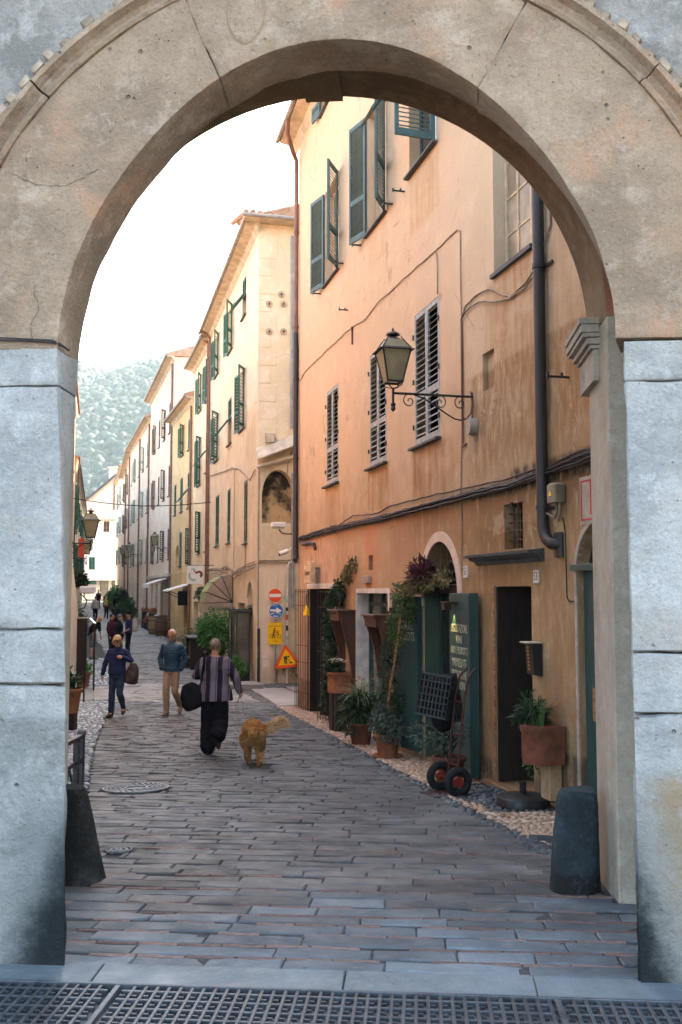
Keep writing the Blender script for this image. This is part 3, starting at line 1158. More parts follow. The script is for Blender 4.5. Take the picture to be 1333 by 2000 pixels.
# left pier
def chl(x, y, z):
    """the left jamb leans: further out at the foot, and cut back behind"""
    front = float(np.interp(z, [-.5, 1.18, 1.46, 2.7, 2.95], [-1.375, -1.405, -1.42, -1.485, -1.50]))
    back = float(np.interp(z, [-.5, 1.2, 1.8, 2.95], [-1.56, -1.55, -1.53, -1.495]))
    e = front + (back - front) * min(1, max(0, y / .33))
    k = (x + 3.3) / (3.3 - 1.4)
    return -3.3 + (e + 3.3) * k, y
def chr_(x, y, z):
    e = 1.384 + .085 * min(1, max(0, y / .33))
    k = (3.3 - x) / (3.3 - 1.384)
    return 3.3 - (3.3 - e) * k, y
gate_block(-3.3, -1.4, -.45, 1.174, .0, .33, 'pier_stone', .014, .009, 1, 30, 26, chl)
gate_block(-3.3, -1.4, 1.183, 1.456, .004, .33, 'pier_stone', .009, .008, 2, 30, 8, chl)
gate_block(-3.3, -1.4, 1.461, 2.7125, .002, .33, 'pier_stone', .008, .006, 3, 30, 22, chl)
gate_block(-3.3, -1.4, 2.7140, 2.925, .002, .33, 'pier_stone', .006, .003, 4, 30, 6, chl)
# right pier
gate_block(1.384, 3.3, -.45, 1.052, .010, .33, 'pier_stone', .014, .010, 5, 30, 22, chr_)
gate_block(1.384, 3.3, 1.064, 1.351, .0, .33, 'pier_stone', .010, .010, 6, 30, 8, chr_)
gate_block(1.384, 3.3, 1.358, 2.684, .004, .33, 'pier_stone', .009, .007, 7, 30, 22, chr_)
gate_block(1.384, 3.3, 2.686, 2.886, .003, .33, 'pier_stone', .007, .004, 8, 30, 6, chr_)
# rough backing stones seen behind the right jamb
for z0, z1, xo in ((-.4, .35, .0), (.36, .95, .02), (.96, 1.52, -.01), (1.53, 2.1, .015), (2.11, 2.6, .0), (2.61, 3.05, .01)):
    gate_block(1.53 + xo, 2.0, z0, z1, .34, .62, 'pier_stone', .02, .02, int(z1 * 31), 8, 8)

CX_, CZ_ = -.06, 2.91
def rin(t):
    return 1.405 + .195 * max(0, math.sin(t)) ** 5 + (.03 if math.cos(t) < 0 else 0) * (1 - math.sin(t))
def voussoir(a0, a1, seed, nx, rough=.006, r1=2.02, y0=.0, y1=.33, name='voussoir', mat='arch_stone'):
    a0, a1 = RAD(a0), RAD(a1)
    def fn(u, v, w):
        a = a1 + (a0 - a1) * u
        ri = rin(a) + .085 * max(0, math.cos(a)) * w
        r = ri + (r1 - ri) * v
        return (CX_ + r * math.cos(a), y0 + (y1 - y0) * w, CZ_ + r * math.sin(a))
    vs, F = lattice(fn, edged(nx, .003), edged(16, .008), [0, .02, .3, .5, .75, 1], rough, 5.0, .0009, seed)
    return M(GT).add(vs, [tuple(f) for f in F]).build(name, MAT[mat], gate, True, 50)
voussoir(-.3, 60.42, 21, 40, .007)
voussoir(60.45, 113.01, 23, 40, .018)
voussoir(113.04, 180.2, 24, 44, .007)

# raised shield and worn carving near the crown
def carve(cx, cz, w, h, y, mat, name):
    mb = M(GT)
    ring = [(cx + w * math.cos(t) * (1 if math.sin(t) < 0 else .95), cz + h * math.sin(t) * (1 if math.sin(t) < 0 else .8)) for t in [2 * math.pi * i / 28 for i in range(28)]]
    inner = [(cx + (p - cx) * .86, cz + (q - cz) * .86) for p, q in ring]
    k = len(ring)
    vs = [(p, .012, q) for p, q in ring] + [(p, -y, q) for p, q in inner] + [(cx + (p - cx) * .72, -y * .35, cz + (q - cz) * .72) for p, q in ring] + [(cx, -y * .25, cz)]
    fs = []
    for r_ in (0, k):
        fs += [(r_ + i, r_ + (i + 1) % k, r_ + k + (i + 1) % k, r_ + k + i) for i in range(k)]
    fs += [(2 * k + i, 2 * k + (i + 1) % k, 3 * k) for i in range(k)]
    mb.add(vs, fs)
    return mb.build(name, MAT[mat], gate, True, 60)
carve(-.52, 4.70, .115, .22, .012, 'arch_stone', 'carved_shield')

# moulding round the arch, in lengths, and the little bricks above it
prof = [(2.022, .02), (2.022, -.012), (2.038, -.022), (2.052, -.012), (2.056, .004), (2.075, .010), (2.095, .0), (2.108, -.03), (2.112, -.045), (2.138, -.048), (2.140, .03)]
def moulding(a0, a1):
    n = max(6, int((a1 - a0) / 1.4))
    vs, fs = [], []
    k = len(prof)
    for i in range(n + 1):
        a = RAD(a0 + (a1 - a0) * i / n)
        for r, y in prof:
            q = .003 * mnoise.noise((a * 30, r * 50, 0))
            vs.append((CX_ + (r + q) * math.cos(a), y + q, CZ_ + (r + q) * math.sin(a)))
    for i in range(n):
        for j in range(k - 1):
            fs.append((i * k + j, (i + 1) * k + j, (i + 1) * k + j + 1, i * k + j + 1))
    fs.append(tuple(range(k)))
    fs.append(tuple(n * k + j for j in range(k - 1, -1, -1)))
    M(GT).add(vs, fs).build('moulding', MAT['arch_stone'], gate, True, 35)
for a0, a1 in ((-.4, 39.8), (40, 66), (66.2, 112), (112.2, 138.2), (138.5, 180.4)):
    moulding(a0, a1)
MAT['dentil'] = stone('dentil', (.32, .255, .19), (.23, .18, .13), (.42, .36, .29), .3, .4, (), .22, (.40, .23, .15))
dm = []
for q in range(4):
    vs, F = lattice(lambda u, v, w: (-.034 + .068 * u, -.03 + .09 * w, .0 + .055 * v), edged(2, .1), edged(2, .1), [0, .15, .6, 1], .004, 16, .004, 40 + q)
    dm.append(M().add(vs, [tuple(f) for f in F]).mesh('brick', MAT['dentil'], True, 50))
a = 1.0
while a < 179:
    t = RAD(a)
    r = 2.142 + rnd(-.004, .006)
    o = link('brick', dm[random.randrange(4)], gate, (CX_ + r * math.cos(t), rnd(-.02, .012), CZ_ + r * math.sin(t) - GZ0), (rnd(-.1, .1), math.pi / 2 - t + rnd(-.09, .09), rnd(-.05, .05)))
    o.scale = (rnd(.7, 1.25), 1, rnd(.45, 1.2))
    a += rnd(2.2, 2.9)
    if random.random() < .08:
        a += 1.6

# rough rendered wall above, around the ring
def spandrel():
    mb = M(GT)
    n = 120
    cols = 18
    vs, fs = [], []
    for i in range(n + 1):
        t = math.pi * i / n
        r0 = 2.13
        x0, z0 = CX_ + r0 * math.cos(t), CZ_ + r0 * math.sin(t)
        # outer point on the rectangle
        kx = 3.3 / max(abs(math.cos(t)), 1e-6)
        kz = 3.9 / max(abs(math.sin(t)), 1e-6)
        k = min(kx, kz)
        x1, z1 = CX_ + k * math.cos(t), CZ_ + k * math.sin(t)
        for j in range(cols + 1):
            f = (j / cols) ** 1.4
            x, z = x0 + (x1 - x0) * f, z0 + (z1 - z0) * f
            d = .022 * mnoise.fractal((x * 3.1, 0, z * 4.2), 1.0, 2.0, 5) + .012 * abs(mnoise.noise((x * 9, 3, z * 12)))
            vs.append((x, .03 - d, z))
    for i in range(n):
        for j in range(cols):
            a_ = i * (cols + 1) + j
            fs.append((a_, a_ + 1, a_ + cols + 2, a_ + cols + 1))
    mb.add(vs, fs)
    return mb.build('upper_wall', MAT['spandrel'], gate, True, 60)
spandrel()

# body of the gate: passage between the outer ring and the inner arch
IX, IZ, IR = -.295, 3.45, 1.868
pm = M(GT)
pm.box(1.88, .34, -.5, 3.3, 1.46, 3.2)
pm.box(-3.3, .34, -.5, -2.5, 1.46, 3.2)
pm.build('passage_wall', MAT['inner_plaster'], gate)
def arc_band(r0, r1, y0, y1, cx, cz, a0=0, a1=180, n=48):
    """solid half ring"""
    vs, fs = [], []
    for i in range(n + 1):
        t = RAD(a0 + (a1 - a0) * i / n)
        c_, s_ = math.cos(t), math.sin(t)
        vs += [(cx + r0 * c_, y0, cz + r0 * s_), (cx + r0 * c_, y1, cz + r0 * s_), (cx + r1 * c_, y1, cz + r1 * s_), (cx + r1 * c_, y0, cz + r1 * s_)]
    for i in range(n):
        b = i * 4
        for j in range(4):
            fs.append((b + j, b + (j + 1) % 4, b + 4 + (j + 1) % 4, b + 4 + j))
    fs += [(0, 3, 2, 1), (n * 4, n * 4 + 1, n * 4 + 2, n * 4 + 3)]
    return vs, fs
M(GT).add(*arc_band(2.20, 2.5, .34, 1.455, IX, 3.2)).build('passage_vault', MAT['vault_dark'], gate, True, 40)
# inner arch: tan soffit, salmon front
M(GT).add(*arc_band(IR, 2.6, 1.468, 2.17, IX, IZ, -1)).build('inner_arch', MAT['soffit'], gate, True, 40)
M(GT).add(*arc_band(IR + .003, 2.6, 1.455, 1.466, IX, IZ, -1)).build('inner_arch_face', MAT['salmon'], gate, True, 40)
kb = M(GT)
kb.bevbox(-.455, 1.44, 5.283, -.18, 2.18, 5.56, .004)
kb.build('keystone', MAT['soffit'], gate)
MAT['pilaster'] = stone('pilaster', (.40, .35, .275), (.32, .28, .22), (.47, .43, .36), .15, .25, (), 0)
pl = M(GT)
pl.bevbox(1.575, 1.46, -.45, 2.6, 2.17, 3.42, .008)
pl.build('pilaster', MAT['pilaster'], gate)
M(GT).bevbox(-3.2, 1.46, -.45, -2.165, 2.17, 3.42, .008).build('pilaster', MAT['pilaster'], gate)
# impost block on the inner corner
im = M(GT)
y0, y1 = 1.78, 2.30
for (zz0, zz1, xo) in ((3.06, 3.27, 1.535), (3.275, 3.30, 1.515), (3.303, 3.345, 1.49), (3.348, 3.375, 1.462), (3.378, 3.43, 1.45), (3.433, 3.475, 1.44)):
    im.bevbox(xo, y0 - (1.575 - xo) * .6, zz0, 1.60, y1 + (1.575 - xo) * .6, zz1, .004)
im.build('impost', MAT['impost'], gate, True, 30)
# unseen mass above the vaults, added to keep light out of the passage
up = M(GT)
up.box(-3.3, .36, 5.95, 3.3, 2.16, 6.8)
up.box(2.3, .36, 3.2, 3.3, 2.16, 5.95)
up.box(-3.3, .36, 3.2, -2.9, 2.16, 5.95)
up.build('gate_light_block', MAT['spandrel'], gate)
# cracks: two thin open joints in the facing
def crack(pts, w=.004):
    mb = M(GT)
    pp = []
    for (x, z), (x2, z2) in zip(pts[:-1], pts[1:]):
        for i in range(6):
            f = i / 6
            pp.append((x + (x2 - x) * f + rnd(-.006, .006), -.003 + .004, z + (z2 - z) * f + rnd(-.006, .006)))
    mb.tube([(p[0], p[1] - .006, p[2]) for p in pp], [w * rnd(.3, 1) for _ in pp], 4)
    mb.build('crack', MAT['crack'], gate)
crack([(-1.75, 3.84), (-1.62, 3.78), (-1.47, 3.77), (-1.36, 3.82), (-1.27, 3.86)], .0018)
crack([(-1.63, 3.24), (-1.60, 3.12), (-1.64, 3.02), (-1.62, 2.95)], .0015)
# wire along the springing of the left pier
mw = M(GT)
mw.tube([(-3.2, -.014, 2.955), (-1.9, -.016, 2.957), (-1.6, -.016, 2.942), (-1.52, -.014, 2.935), (-1.478, .02, 2.925), (-1.47, .10, 2.918)], .006, 6)
mw.tube([(-3.2, -.016, 2.972), (-1.9, -.018, 2.970), (-1.52, -.016, 2.945), (-1.48, .02, 2.932)], .004, 6)
mw.build('wire', MAT['cable'], gate, True)

# ------------------------------------------------------------------ drain grate in front of the gate
gzg = -.188
grate = thing('drain_grate', 'blue grey cast iron drain grate across the foot of the gateway', 'grate', FG.w(0, -.6, gzg), FG.r)
gr = M()
gr.box(-3.3, -.5, -.22, 3.3, .385, -.2)
gr.build('channel', MAT['dark_room'], grate)
fr_ = M()
fr_.bevbox(-3.3, .385, -.06, 3.3, .405, .004, .003)
for xx in (-1.05, .98):
    fr_.bevbox(xx - .014, -.5, -.03, xx + .014, .384, .001, .003)
fr_.build('frame', MAT['grate_iron'], grate)
bm_ = M().bevbox(-.009, -.5, -.028, .009, .383, 0, .003).mesh('bar', MAT['grate_iron'])
x = -3.2
while x < 3.2:
    if min(abs(x + 1.05), abs(x - .98)) > .035:
        link('bar', bm_, grate, (x, 0, rnd(-.001, .001)))
    x += .0545
cmn = {}
for (xa, xb) in ((-3.3, -1.082), (-1.018, .948), (1.012, 3.3)):
    cm_ = M().bevbox(xa, -.008, -.026, xb, .008, -.002, .002).mesh('cross_bar', MAT['grate_iron'])
    yv = .33
    while yv > -.5:
        link('cross_bar', cm_, grate, (0, yv, 0))
        yv -= .096
tk = M()
x = -3.2 + .0545 / 2
while x < 3.2:
    yv = .33 - .048
    while yv > -.45:
        tk.box(x - .020, yv - .005, -.024, x + .006, yv + .005, -.004)
        yv -= .096
    x += .0545
tag(tk.build('studs', MAT['grate_iron'], grate), kind='stuff')

# ------------------------------------------------------------------ guard stones
MAT['guard_dark'] = stone('guard_dark', (.026, .028, .027), (.013, .015, .015), (.075, .075, .068), .4, .8, [], 0)
MAT['guard_blue'] = stone('guard_blue', (.045, .068, .078), (.026, .033, .037), (.075, .125, .15), .4, .6, [(-.2, .2, .0, .14, .06, (.02, .02, .02), 1.5)], 0)
def guard(name, label, x, y, w, d, h, taper, lean, mat, seed, flat=.75):
    X, Y, _ = FG.w(x, y, 0)
    z0 = gz(Y) - .02
    rings = []
    n = 20
    k = 18
    vs, fs = [], []
    for i in range(k + 1):
        t = i / k
        z = h * t
        s = 1 - taper * t
        if i == k - 1:
            s *= .97
        if i == k:
            s *= .84
        for j in range(n):
            a = 2 * math.pi * j / n
            ex = 2 / 2.6
            cx = math.copysign(abs(math.cos(a)) ** ex, math.cos(a)) * w / 2 * s + lean * t
            cy = math.copysign(abs(math.sin(a)) ** ex, math.sin(a)) * d / 2 * s
            q = .014 * mnoise.fractal((cx * 6 + seed, cy * 6, z * 6), 1, 2, 4)
            vs.append((cx * (1 + q * 3), cy * (1 + q * 3), z + (q if i == k else 0)))
    for i in range(k):
        for j in range(n):
            fs.append((i * n + j, i * n + (j + 1) % n, (i + 1) * n + (j + 1) % n, (i + 1) * n + j))
    fs.append(tuple(k * n + j for j in range(n)))
    o = M().add(vs, fs).build(name, MAT[mat], None, True, 50, loc=(X, Y, z0), rot=(0, 0, FG.r))
    return tag(o, label, 'guard stone')
guard('guard_stone', 'dark worn guard stone beside the left pier of the gate', -1.93, 1.79, .34, .34, .635, .45, -.07, 'guard_dark', 2)
guard('guard_stone', 'blue grey round guard stone beside the right inner pilaster', 1.355, 1.80, .325, .33, .655, .22, .03, 'guard_blue', 9)

# ------------------------------------------------------------------ house building
def front_wall(mb, x0, x1, z0, z1, holes, depth=.2, arch_n=20, jitter=.0):
    """street wall with real openings. holes: (x0,x1,z0,z1[,rise]); rise = height of the arched top"""
    X = sorted({x0, x1, *[h[0] for h in holes], *[h[1] for h in holes]})
    Z = sorted({z0, z1, *[h[2] for h in holes], *[h[3] for h in holes]})
    X = [x for x in X if x0 <= x <= x1]
    Z = [z for z in Z if z0 <= z <= z1]
    for i in range(len(X) - 1):
        for j in range(len(Z) - 1):
            cx, cz = (X[i] + X[i + 1]) / 2, (Z[j] + Z[j + 1]) / 2
            if any(h[0] < cx < h[1] and h[2] < cz < h[3] for h in holes):
                continue
            mb.quad((X[i], 0, Z[j]), (X[i + 1], 0, Z[j]), (X[i + 1], 0, Z[j + 1]), (X[i], 0, Z[j + 1]))
    for h in holes:
        a, b, c, d = h[:4]
        rise = h[4] if len(h) > 4 else 0
        dp = h[5] if len(h) > 5 else depth
        sp = d - rise
        mb.quad((a, 0, c), (a, 0, sp), (a, dp, sp), (a, dp, c))
        mb.quad((b, 0, c), (b, dp, c), (b, dp, sp), (b, 0, sp))
        mb.quad((a, 0, c), (a, dp, c), (b, dp, c), (b, 0, c))
        if not rise:
            mb.quad((a, 0, d), (b, 0, d), (b, dp, d), (a, dp, d))
        else:
            m, r = (a + b) / 2, (b - a) / 2
            pts = [(m - r * math.cos(math.pi * i / arch_n), sp + rise * math.sin(math.pi * i / arch_n)) for i in range(arch_n + 1)]
            for (p, q), (p2, q2) in zip(pts[:-1], pts[1:]):
                mb.quad((p, 0, q), (p2, 0, q2), (p2, dp, q2), (p, dp, q))
                mb.quad((p, 0, q), (p, 0, d), (p2, 0, d), (p2, 0, q2))

_leaf = {}
def leaf_meshes(w, h, mat, pitch, mid, detailed, mirror):
    """louvred shutter leaf: frame mesh and one slat mesh; hinge at x=0, leaf towards +x (or -x when mirrored)"""
    key = (round(w, 2), round(h, 2), mat, pitch, mid, detailed, mirror)
    if key in _leaf:
        return _leaf[key]
    s = -1 if mirror else 1
    st, th = .055, .018
    f = M()
    def bx(a, z0, b, z1, y0=-th, y1=th):
        f.box(min(a * s, b * s), y0, z0, max(a * s, b * s), y1, z1)
    bx(0, 0, st, h)
    bx(w - st, 0, w, h)
    bx(st, 0, w - st, .10, -th + .002, th - .002)
    bx(st, h - .07, w - st, h, -th + .002, th - .002)
    zs = [(.10, h - .07)]
    if mid:
        zm = h * mid
        bx(st, zm - .045, w - st, zm + .045, -th + .002, th - .002)
        zs = [(.10, zm - .045), (zm + .045, h - .07)]
    slat = M()
    wa, wb = (st * s, (w - st) * s) if s > 0 else ((w - st) * s, st * s)
    dd = pitch * .62
    slat.add([(wa, -dd * .5, -dd * .42), (wb, -dd * .5, -dd * .42), (wb, dd * .5, dd * .42), (wa, dd * .5, dd * .42),
              (wa, -dd * .5 - .004, -dd * .42 + .006), (wb, -dd * .5 - .004, -dd * .42 + .006), (wb, dd * .5 - .004, dd * .42 + .006), (wa, dd * .5 - .004, dd * .42 + .006)],
             [(0, 3, 2, 1), (4, 5, 6, 7), (0, 1, 5, 4), (1, 2, 6, 5), (2, 3, 7, 6), (3, 0, 4, 7)])
    heights = []
    for (a, b) in zs:
        n = max(1, int((b - a) / pitch))
        heights += [a + (b - a) * (i + .5) / n for i in range(n)]
    if detailed:
        res = (f.mesh('shutter', MAT[mat]), slat.mesh('slat', MAT[mat]), heights)
    else:
        for zq in heights:
            f.add([(x, y, z + zq) for x, y, z in slat.v], [tuple(q) for q in slat.f])
        res = (f.mesh('shutter', MAT[mat]), None, heights)
    _leaf[key] = res
    return res

def shutter(par, x, y, z, w, h, mat, ang, mirror=False, pitch=.06, mid=.36, detailed=False, label=None, tilt=0):
    fm, sm, hs = leaf_meshes(w, h, mat, pitch, mid, detailed, mirror)
    o = link('shutter', fm, par, (x, y, z), (RAD(tilt), 0, RAD(ang)))
    if label:
        o['label'] = label
    if sm is not None:
        for q in hs:
            link('slat', sm, o, (0, 0, q))
    return o

def sash(par, x0, x1, z0, z1, y, mat='window_frame', glass='glass_dark', nx=2, nz=3, z0b=0.0, w=.05):
    """window: frame with bars, panes behind"""
    f = M()
    f.box(x0, y, z0, x0 + w, y + .05, z1)
    f.box(x1 - w, y, z0, x1, y + .05, z1)
    f.box(x0 + w, y + .002, z0, x1 - w, y + .048, z0 + w)
    f.box(x0 + w, y + .002, z1 - w, x1 - w, y + .048, z1)
    for i in range(1, nx):
        xx = x0 + (x1 - x0) * i / nx
        f.box(xx - w * .4, y + .004, z0 + w, xx + w * .4, y + .044, z1 - w)
    for i in range(1, nz):
        zz = z0 + (z1 - z0) * i / nz
        f.box(x0 + w, y + .01, zz - w * .25, x1 - w, y + .04, zz + w * .25)
    o = f.build('window', MAT[mat], par)
    p = M()
    p.box(x0 + .01, y + .02, z0 + .01, x1 - .01, y + .028, z1 - .01)
    p.build('pane', MAT[glass], o)
    return o

def sill(par, x0, x1, z, mat='slate', out=.07, th=.04, name='window_sill'):
    return M().bevbox(x0, -out, z - th, x1, .10, z, .006).build(name, MAT[mat], par)

def window_set(par, x0, x1, z0, z1, style, mat, pitch=.09, glass='glass_dark', detailed=False, base=0.0, sillmat='slate', frame='window_frame'):
    """an opening with its shutters; z already local"""
    w = (x1 - x0) / 2
    h = z1 - z0
    if style != 'closed':
        sash(par, x0 + .02, x1 - .02, z0 + .02, z1 - .02, .13, frame, glass, 2, 3)
    else:
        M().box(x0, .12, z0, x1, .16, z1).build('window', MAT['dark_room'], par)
    if sillmat:
        sill(par, x0 - .08, x1 + .08, z0, sillmat, .07, .04)
    if style == 'closed':
        shutter(par, x0 + .005, .02, z0 + .01, w - .008, h - .02, mat, 0, False, pitch, .36, detailed)
        shutter(par, x1 - .005, .02, z0 + .01, w - .008, h - .02, mat, 0, True, pitch, .36, detailed)
    elif style.startswith('open'):
        a1, a2 = {'open': (-172, 160), 'openwide': (-171, 154), 'openhalf': (-172, 152), 'openleft': (-168, 150)}[style]
        shutter(par, x0 + .0, -.035, z0 + .01, w, h - .02, mat, a1, False, pitch, .36, detailed)
        shutter(par, x1 - .0, -.035, z0 + .01, w, h - .02, mat, a2, True, pitch, .36, detailed)
    elif style == 'flap':
        # closed leaves whose lower halves are pushed out
        hu = h * .45
        shutter(par, x0 + .005, .02, z1 - hu, w - .008, hu, mat, 0, False, pitch, 0, detailed)
        shutter(par, x1 - .005, .02, z1 - hu, w - .008, hu, mat, 0, True, pitch, 0, detailed)
        fm, sm, hs = leaf_meshes(2 * w - .02, h * .5, mat, pitch, 0, False, False)
        o = link('shutter', fm, par)
        a = RAD(38)
        # hinged along its top edge
        L = h * .5
        o.matrix_local = Matrix.Translation((x0 + .01, -.03, z1 - hu)) @ Matrix.Rotation(-a, 4, 'X') @ Matrix.Translation((0, 0, -L))
    elif style == 'half':
        shutter(par, x0 + .005, .02, z0 + .01, w - .008, h - .02, mat, 0, False, pitch, .36, detailed)
        shutter(par, x1, -.03, z0 + .01, w, h - .02, mat, 150, True, pitch, .36, detailed)

def downpipe(par, x, y, z0, z1, mat='pipe_brown', r=.05, top=None, base=None, brackets=True):
    mb = M()
    pts = []
    if base:
        pts += base
    pts += [(x, y, z0), (x, y, z1)]
    if top:
        pts += top
    mb.tube(pts, r, 10)
    if brackets:
        z = z0 + .5
        while z < z1:
            mb.tube([(x, y, z - .015), (x, y, z + .015)], r * 1.25, 10)
            mb.box(x - .01, y, z - .01, x + .01, y + .12, z + .01)
            z += 1.9
    return mb.build('downpipe', MAT[mat], par, True, 40)

def shell(par, x0, x1, z0, z1, depth, mat, holes, dp=.2, name='wall', right=True):
    mb = M()
    front_wall(mb, x0, x1, z0, z1, holes, dp)
    mb.quad((x0, 0, z0), (x0, 0, z1), (x0, depth, z1), (x0, depth, z0))
    if right:
        mb.quad((x1, 0, z0), (x1, depth, z0), (x1, depth, z1), (x1, 0, z1))
    mb.quad((x0, depth, z0), (x0, depth, z1), (x1, depth, z1), (x1, depth, z0))
    mb.quad((x0, 0, z1), (x1, 0, z1), (x1, depth, z1), (x0, depth, z1))
    return mb.build(name, MAT[mat], par)

def roof(par, x0, x1, z, depth, over=.55, mat='roof_tile', pitch=.32, tiles=True, eave='eave_pale', gutter='pipe_brown', ridge=True):
    """sloping tiled roof with an eaves board, gutter and a row of tile ends"""
    mb = M()
    up = pitch * (depth / 2 + over)
    prof = [(-over, z + .02), (-over, z + .08), (depth / 2, z + .08 + up), (depth + .2, z + .1), (depth + .2, z + .02)]
    mb.prismx(prof, x0 - .12, x1 + .12)
    o = mb.build('roof', MAT[mat], par)
    ev = M()
    ev.prismx([(-over + .03, z + .018), (-over + .03, z - .03), (-.12, z - .07), (-.09, z - .14), (-.05, z - .2), (0.01, z - .26), (0.01, z + .018)], x0 - .1, x1 + .1)
    ev.build('eaves', MAT[eave], o)
    g = M()
    g.tube([(x0 - .14, -over - .03, z + .03), (x1 + .14, -over - .03, z + .03)], .055, 10)
    g.build('gutter', MAT[gutter], o, True)
    if tiles:
        t = M()
        x = x0 - .08
        while x < x1 + .1:
            t.tube([(x, -over - .02, z + .09 + rnd(-.012, .012)), (x, depth * .25, z + .11 + pitch * (depth * .25 + over))], .075, 7)
            x += .21
        tag(t.build('roof_tiles', MAT[mat], o, True, 50), kind='stuff')
    return o

# ------------------------------------------------------------------ the ochre house on the right
OZ = gz(22.3)
ochre = thing('ochre_house', 'tall ochre plaster house nearest on the right of the street', 'house', FR.w(0, 0, OZ), FR.r)
OT = lift(OZ)
z = lambda v: v - OZ
rust, soot, green_, pale_ = (.30, .135, .035), (.042, .028, .018), (.09, .08, .035), (.62, .40, .26)
ST = [
    (8.35, 9.75, 2.88, 3.66, .06, (.26, .125, .038), .95, 'run'), (5.95, 7.2, 2.9, 3.64, .06, (.27, .13, .04), .9, 'run'), (2.75, 3.95, 2.7, 3.66, .06, (.30, .155, .06), .8, 'run'),
    (8.3, 9.6, 6.8, 7.72, .05, (.38, .19, .055), .7, 'run'), (6.0, 7.2, 7.0, 7.66, .05, (.42, .24, .10), .5, 'run'),
    (11.2, 12.6, 3.9, 5.2, .10, (.33, .15, .045), .85, 'run'), (10.6, 14.6, 2.9, 4.2, .30, (.24, .115, .045), .75, 'rag'),
    (-1, 14.6, 2.62, 2.80, .10, soot, .75, 'rag'), (7.5, 14.6, 2.42, 2.80, .25, soot, .85, 'rag'), (11.8, 14.6, 2.60, 2.95, .2, (.02, .016, .012), .9, 'rag'),
    (10.9, 12.75, 2.08, 2.36, .12, (.07, .055, .025), .9, 'rag'), (10.8, 12.8, 1.72, 1.97, .16, (.10, .055, .025), .85, 'run'),
    (10.4, 12.2, .6, 2.6, .4, (.20, .095, .035), .7, 'rag'), (12.6, 12.95, -1, 2.1, .10, (.13, .075, .045), .75, 'run'),
    (3.9, 8.3, 1.75, 2.72, .35, (.50, .31, .19), .85, 'rag'), (.2, 3.7, -.5, 2.7, .4, (.60, .40, .28), .9, 'rag'), (5.8, 6.5, 1.5, 2.7, .08, (.58, .20, .09), .5, 'rag'), (9.9, 14.6, -.9, 2.7, .5, (.28, .155, .07), .75, 'rag'), (7.2, 10.6, 1.7, 2.75, .4, (.36, .20, .095), .7, 'rag'),
    (-.2, 14.6, -1.2, -.25, .3, (.16, .10, .06), .75, 'rag'), (12.4, 14.6, -.6, .1, .12, (.07, .055, .045), .8, 'rag'),
    (12.2, 14.0, 3.0, 6.5, .4, (.36, .17, .06), .6, 'run'), (9.7, 10.3, 2.9, 3.6, .2, (.30, .15, .06), .5, 'run'),
]
ST = [(s_[0], s_[1], z(s_[2]), z(s_[3]), *s_[4:]) for s_ in ST]
MAT['ochre'] = plaster('ochre', (.45, .315, .18), (.315, .215, .125), (.53, .405, .27), ST, .72, .5, None, (z(3.9), 2.0, (.55, .425, .285), .88))  # last tuple: paler upper wall, its skylight painted in
HOLES = [(2.86, 3.86, 3.70, 5.57), (6.08, 7.06, 3.67, 5.56), (8.50, 9.56, 3.68, 5.58),
         (2.70, 3.88, 7.76, 9.68), (5.95, 7.08, 7.66, 9.75), (8.30, 9.50, 7.72, 9.80), (2.36, 3.3, 11.50, 11.84), (5.9, 6.9, 11.5, 11.84),
         (11.45, 12.50, 5.26, 7.0, 0, .2), (11.07, 11.42, 3.98, 4.42, 0, .07), (11.65, 12.15, 2.105, 2.60, 0, .22),
         (11.36, 12.33, -.47, 1.705, 0, .55), (8.82, 10.20, -.60, 2.30, .70, .35), (5.20, 7.15, -.58, 1.69, 0, .28), (1.20, 3.40, -.85, 1.70, 0, .5),
         (5.97, 6.24, 2.0, 2.24, 0, .1), (13.36, 14.4, -.30, 2.30, .45, .2)]
HL = [(h[0], h[1], z(h[2]), z(h[3]), *h[4:]) for h in HOLES]
shell(ochre, 0, 15.2, z(-1.3), z(12.1), 9, 'ochre', HL, .2)

# first floor, closed grey louvres
for i, (a, b, c, d) in enumerate([h[:4] for h in HOLES[:3]]):
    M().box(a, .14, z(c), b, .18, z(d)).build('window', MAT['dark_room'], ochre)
    w = (b - a) / 2
    shutter(ochre, a + .006, .015, z(c) + .008, w - .009, d - c - .016, 'shutter_grey', 0, False, .079, .37, True)
    shutter(ochre, b - .006, .015, z(c) + .008, w - .009, d - c - .016, 'shutter_grey', 0, True, .079, .37, True)
    sill(ochre, a - .12, b + .05, z(c), 'slate', .08, .035)
    hg = M()
    for zq in (.25, .9, 1.55):
        hg.tube([(a - .012, -.02, z(c) + zq), (a - .012, -.02, z(c) + zq + .07)], .013, 6)
        hg.tube([(b + .012, -.02, z(c) + zq), (b + .012, -.02, z(c) + zq + .07)], .013, 6)
    hg.build('hinge', MAT['iron'], ochre)
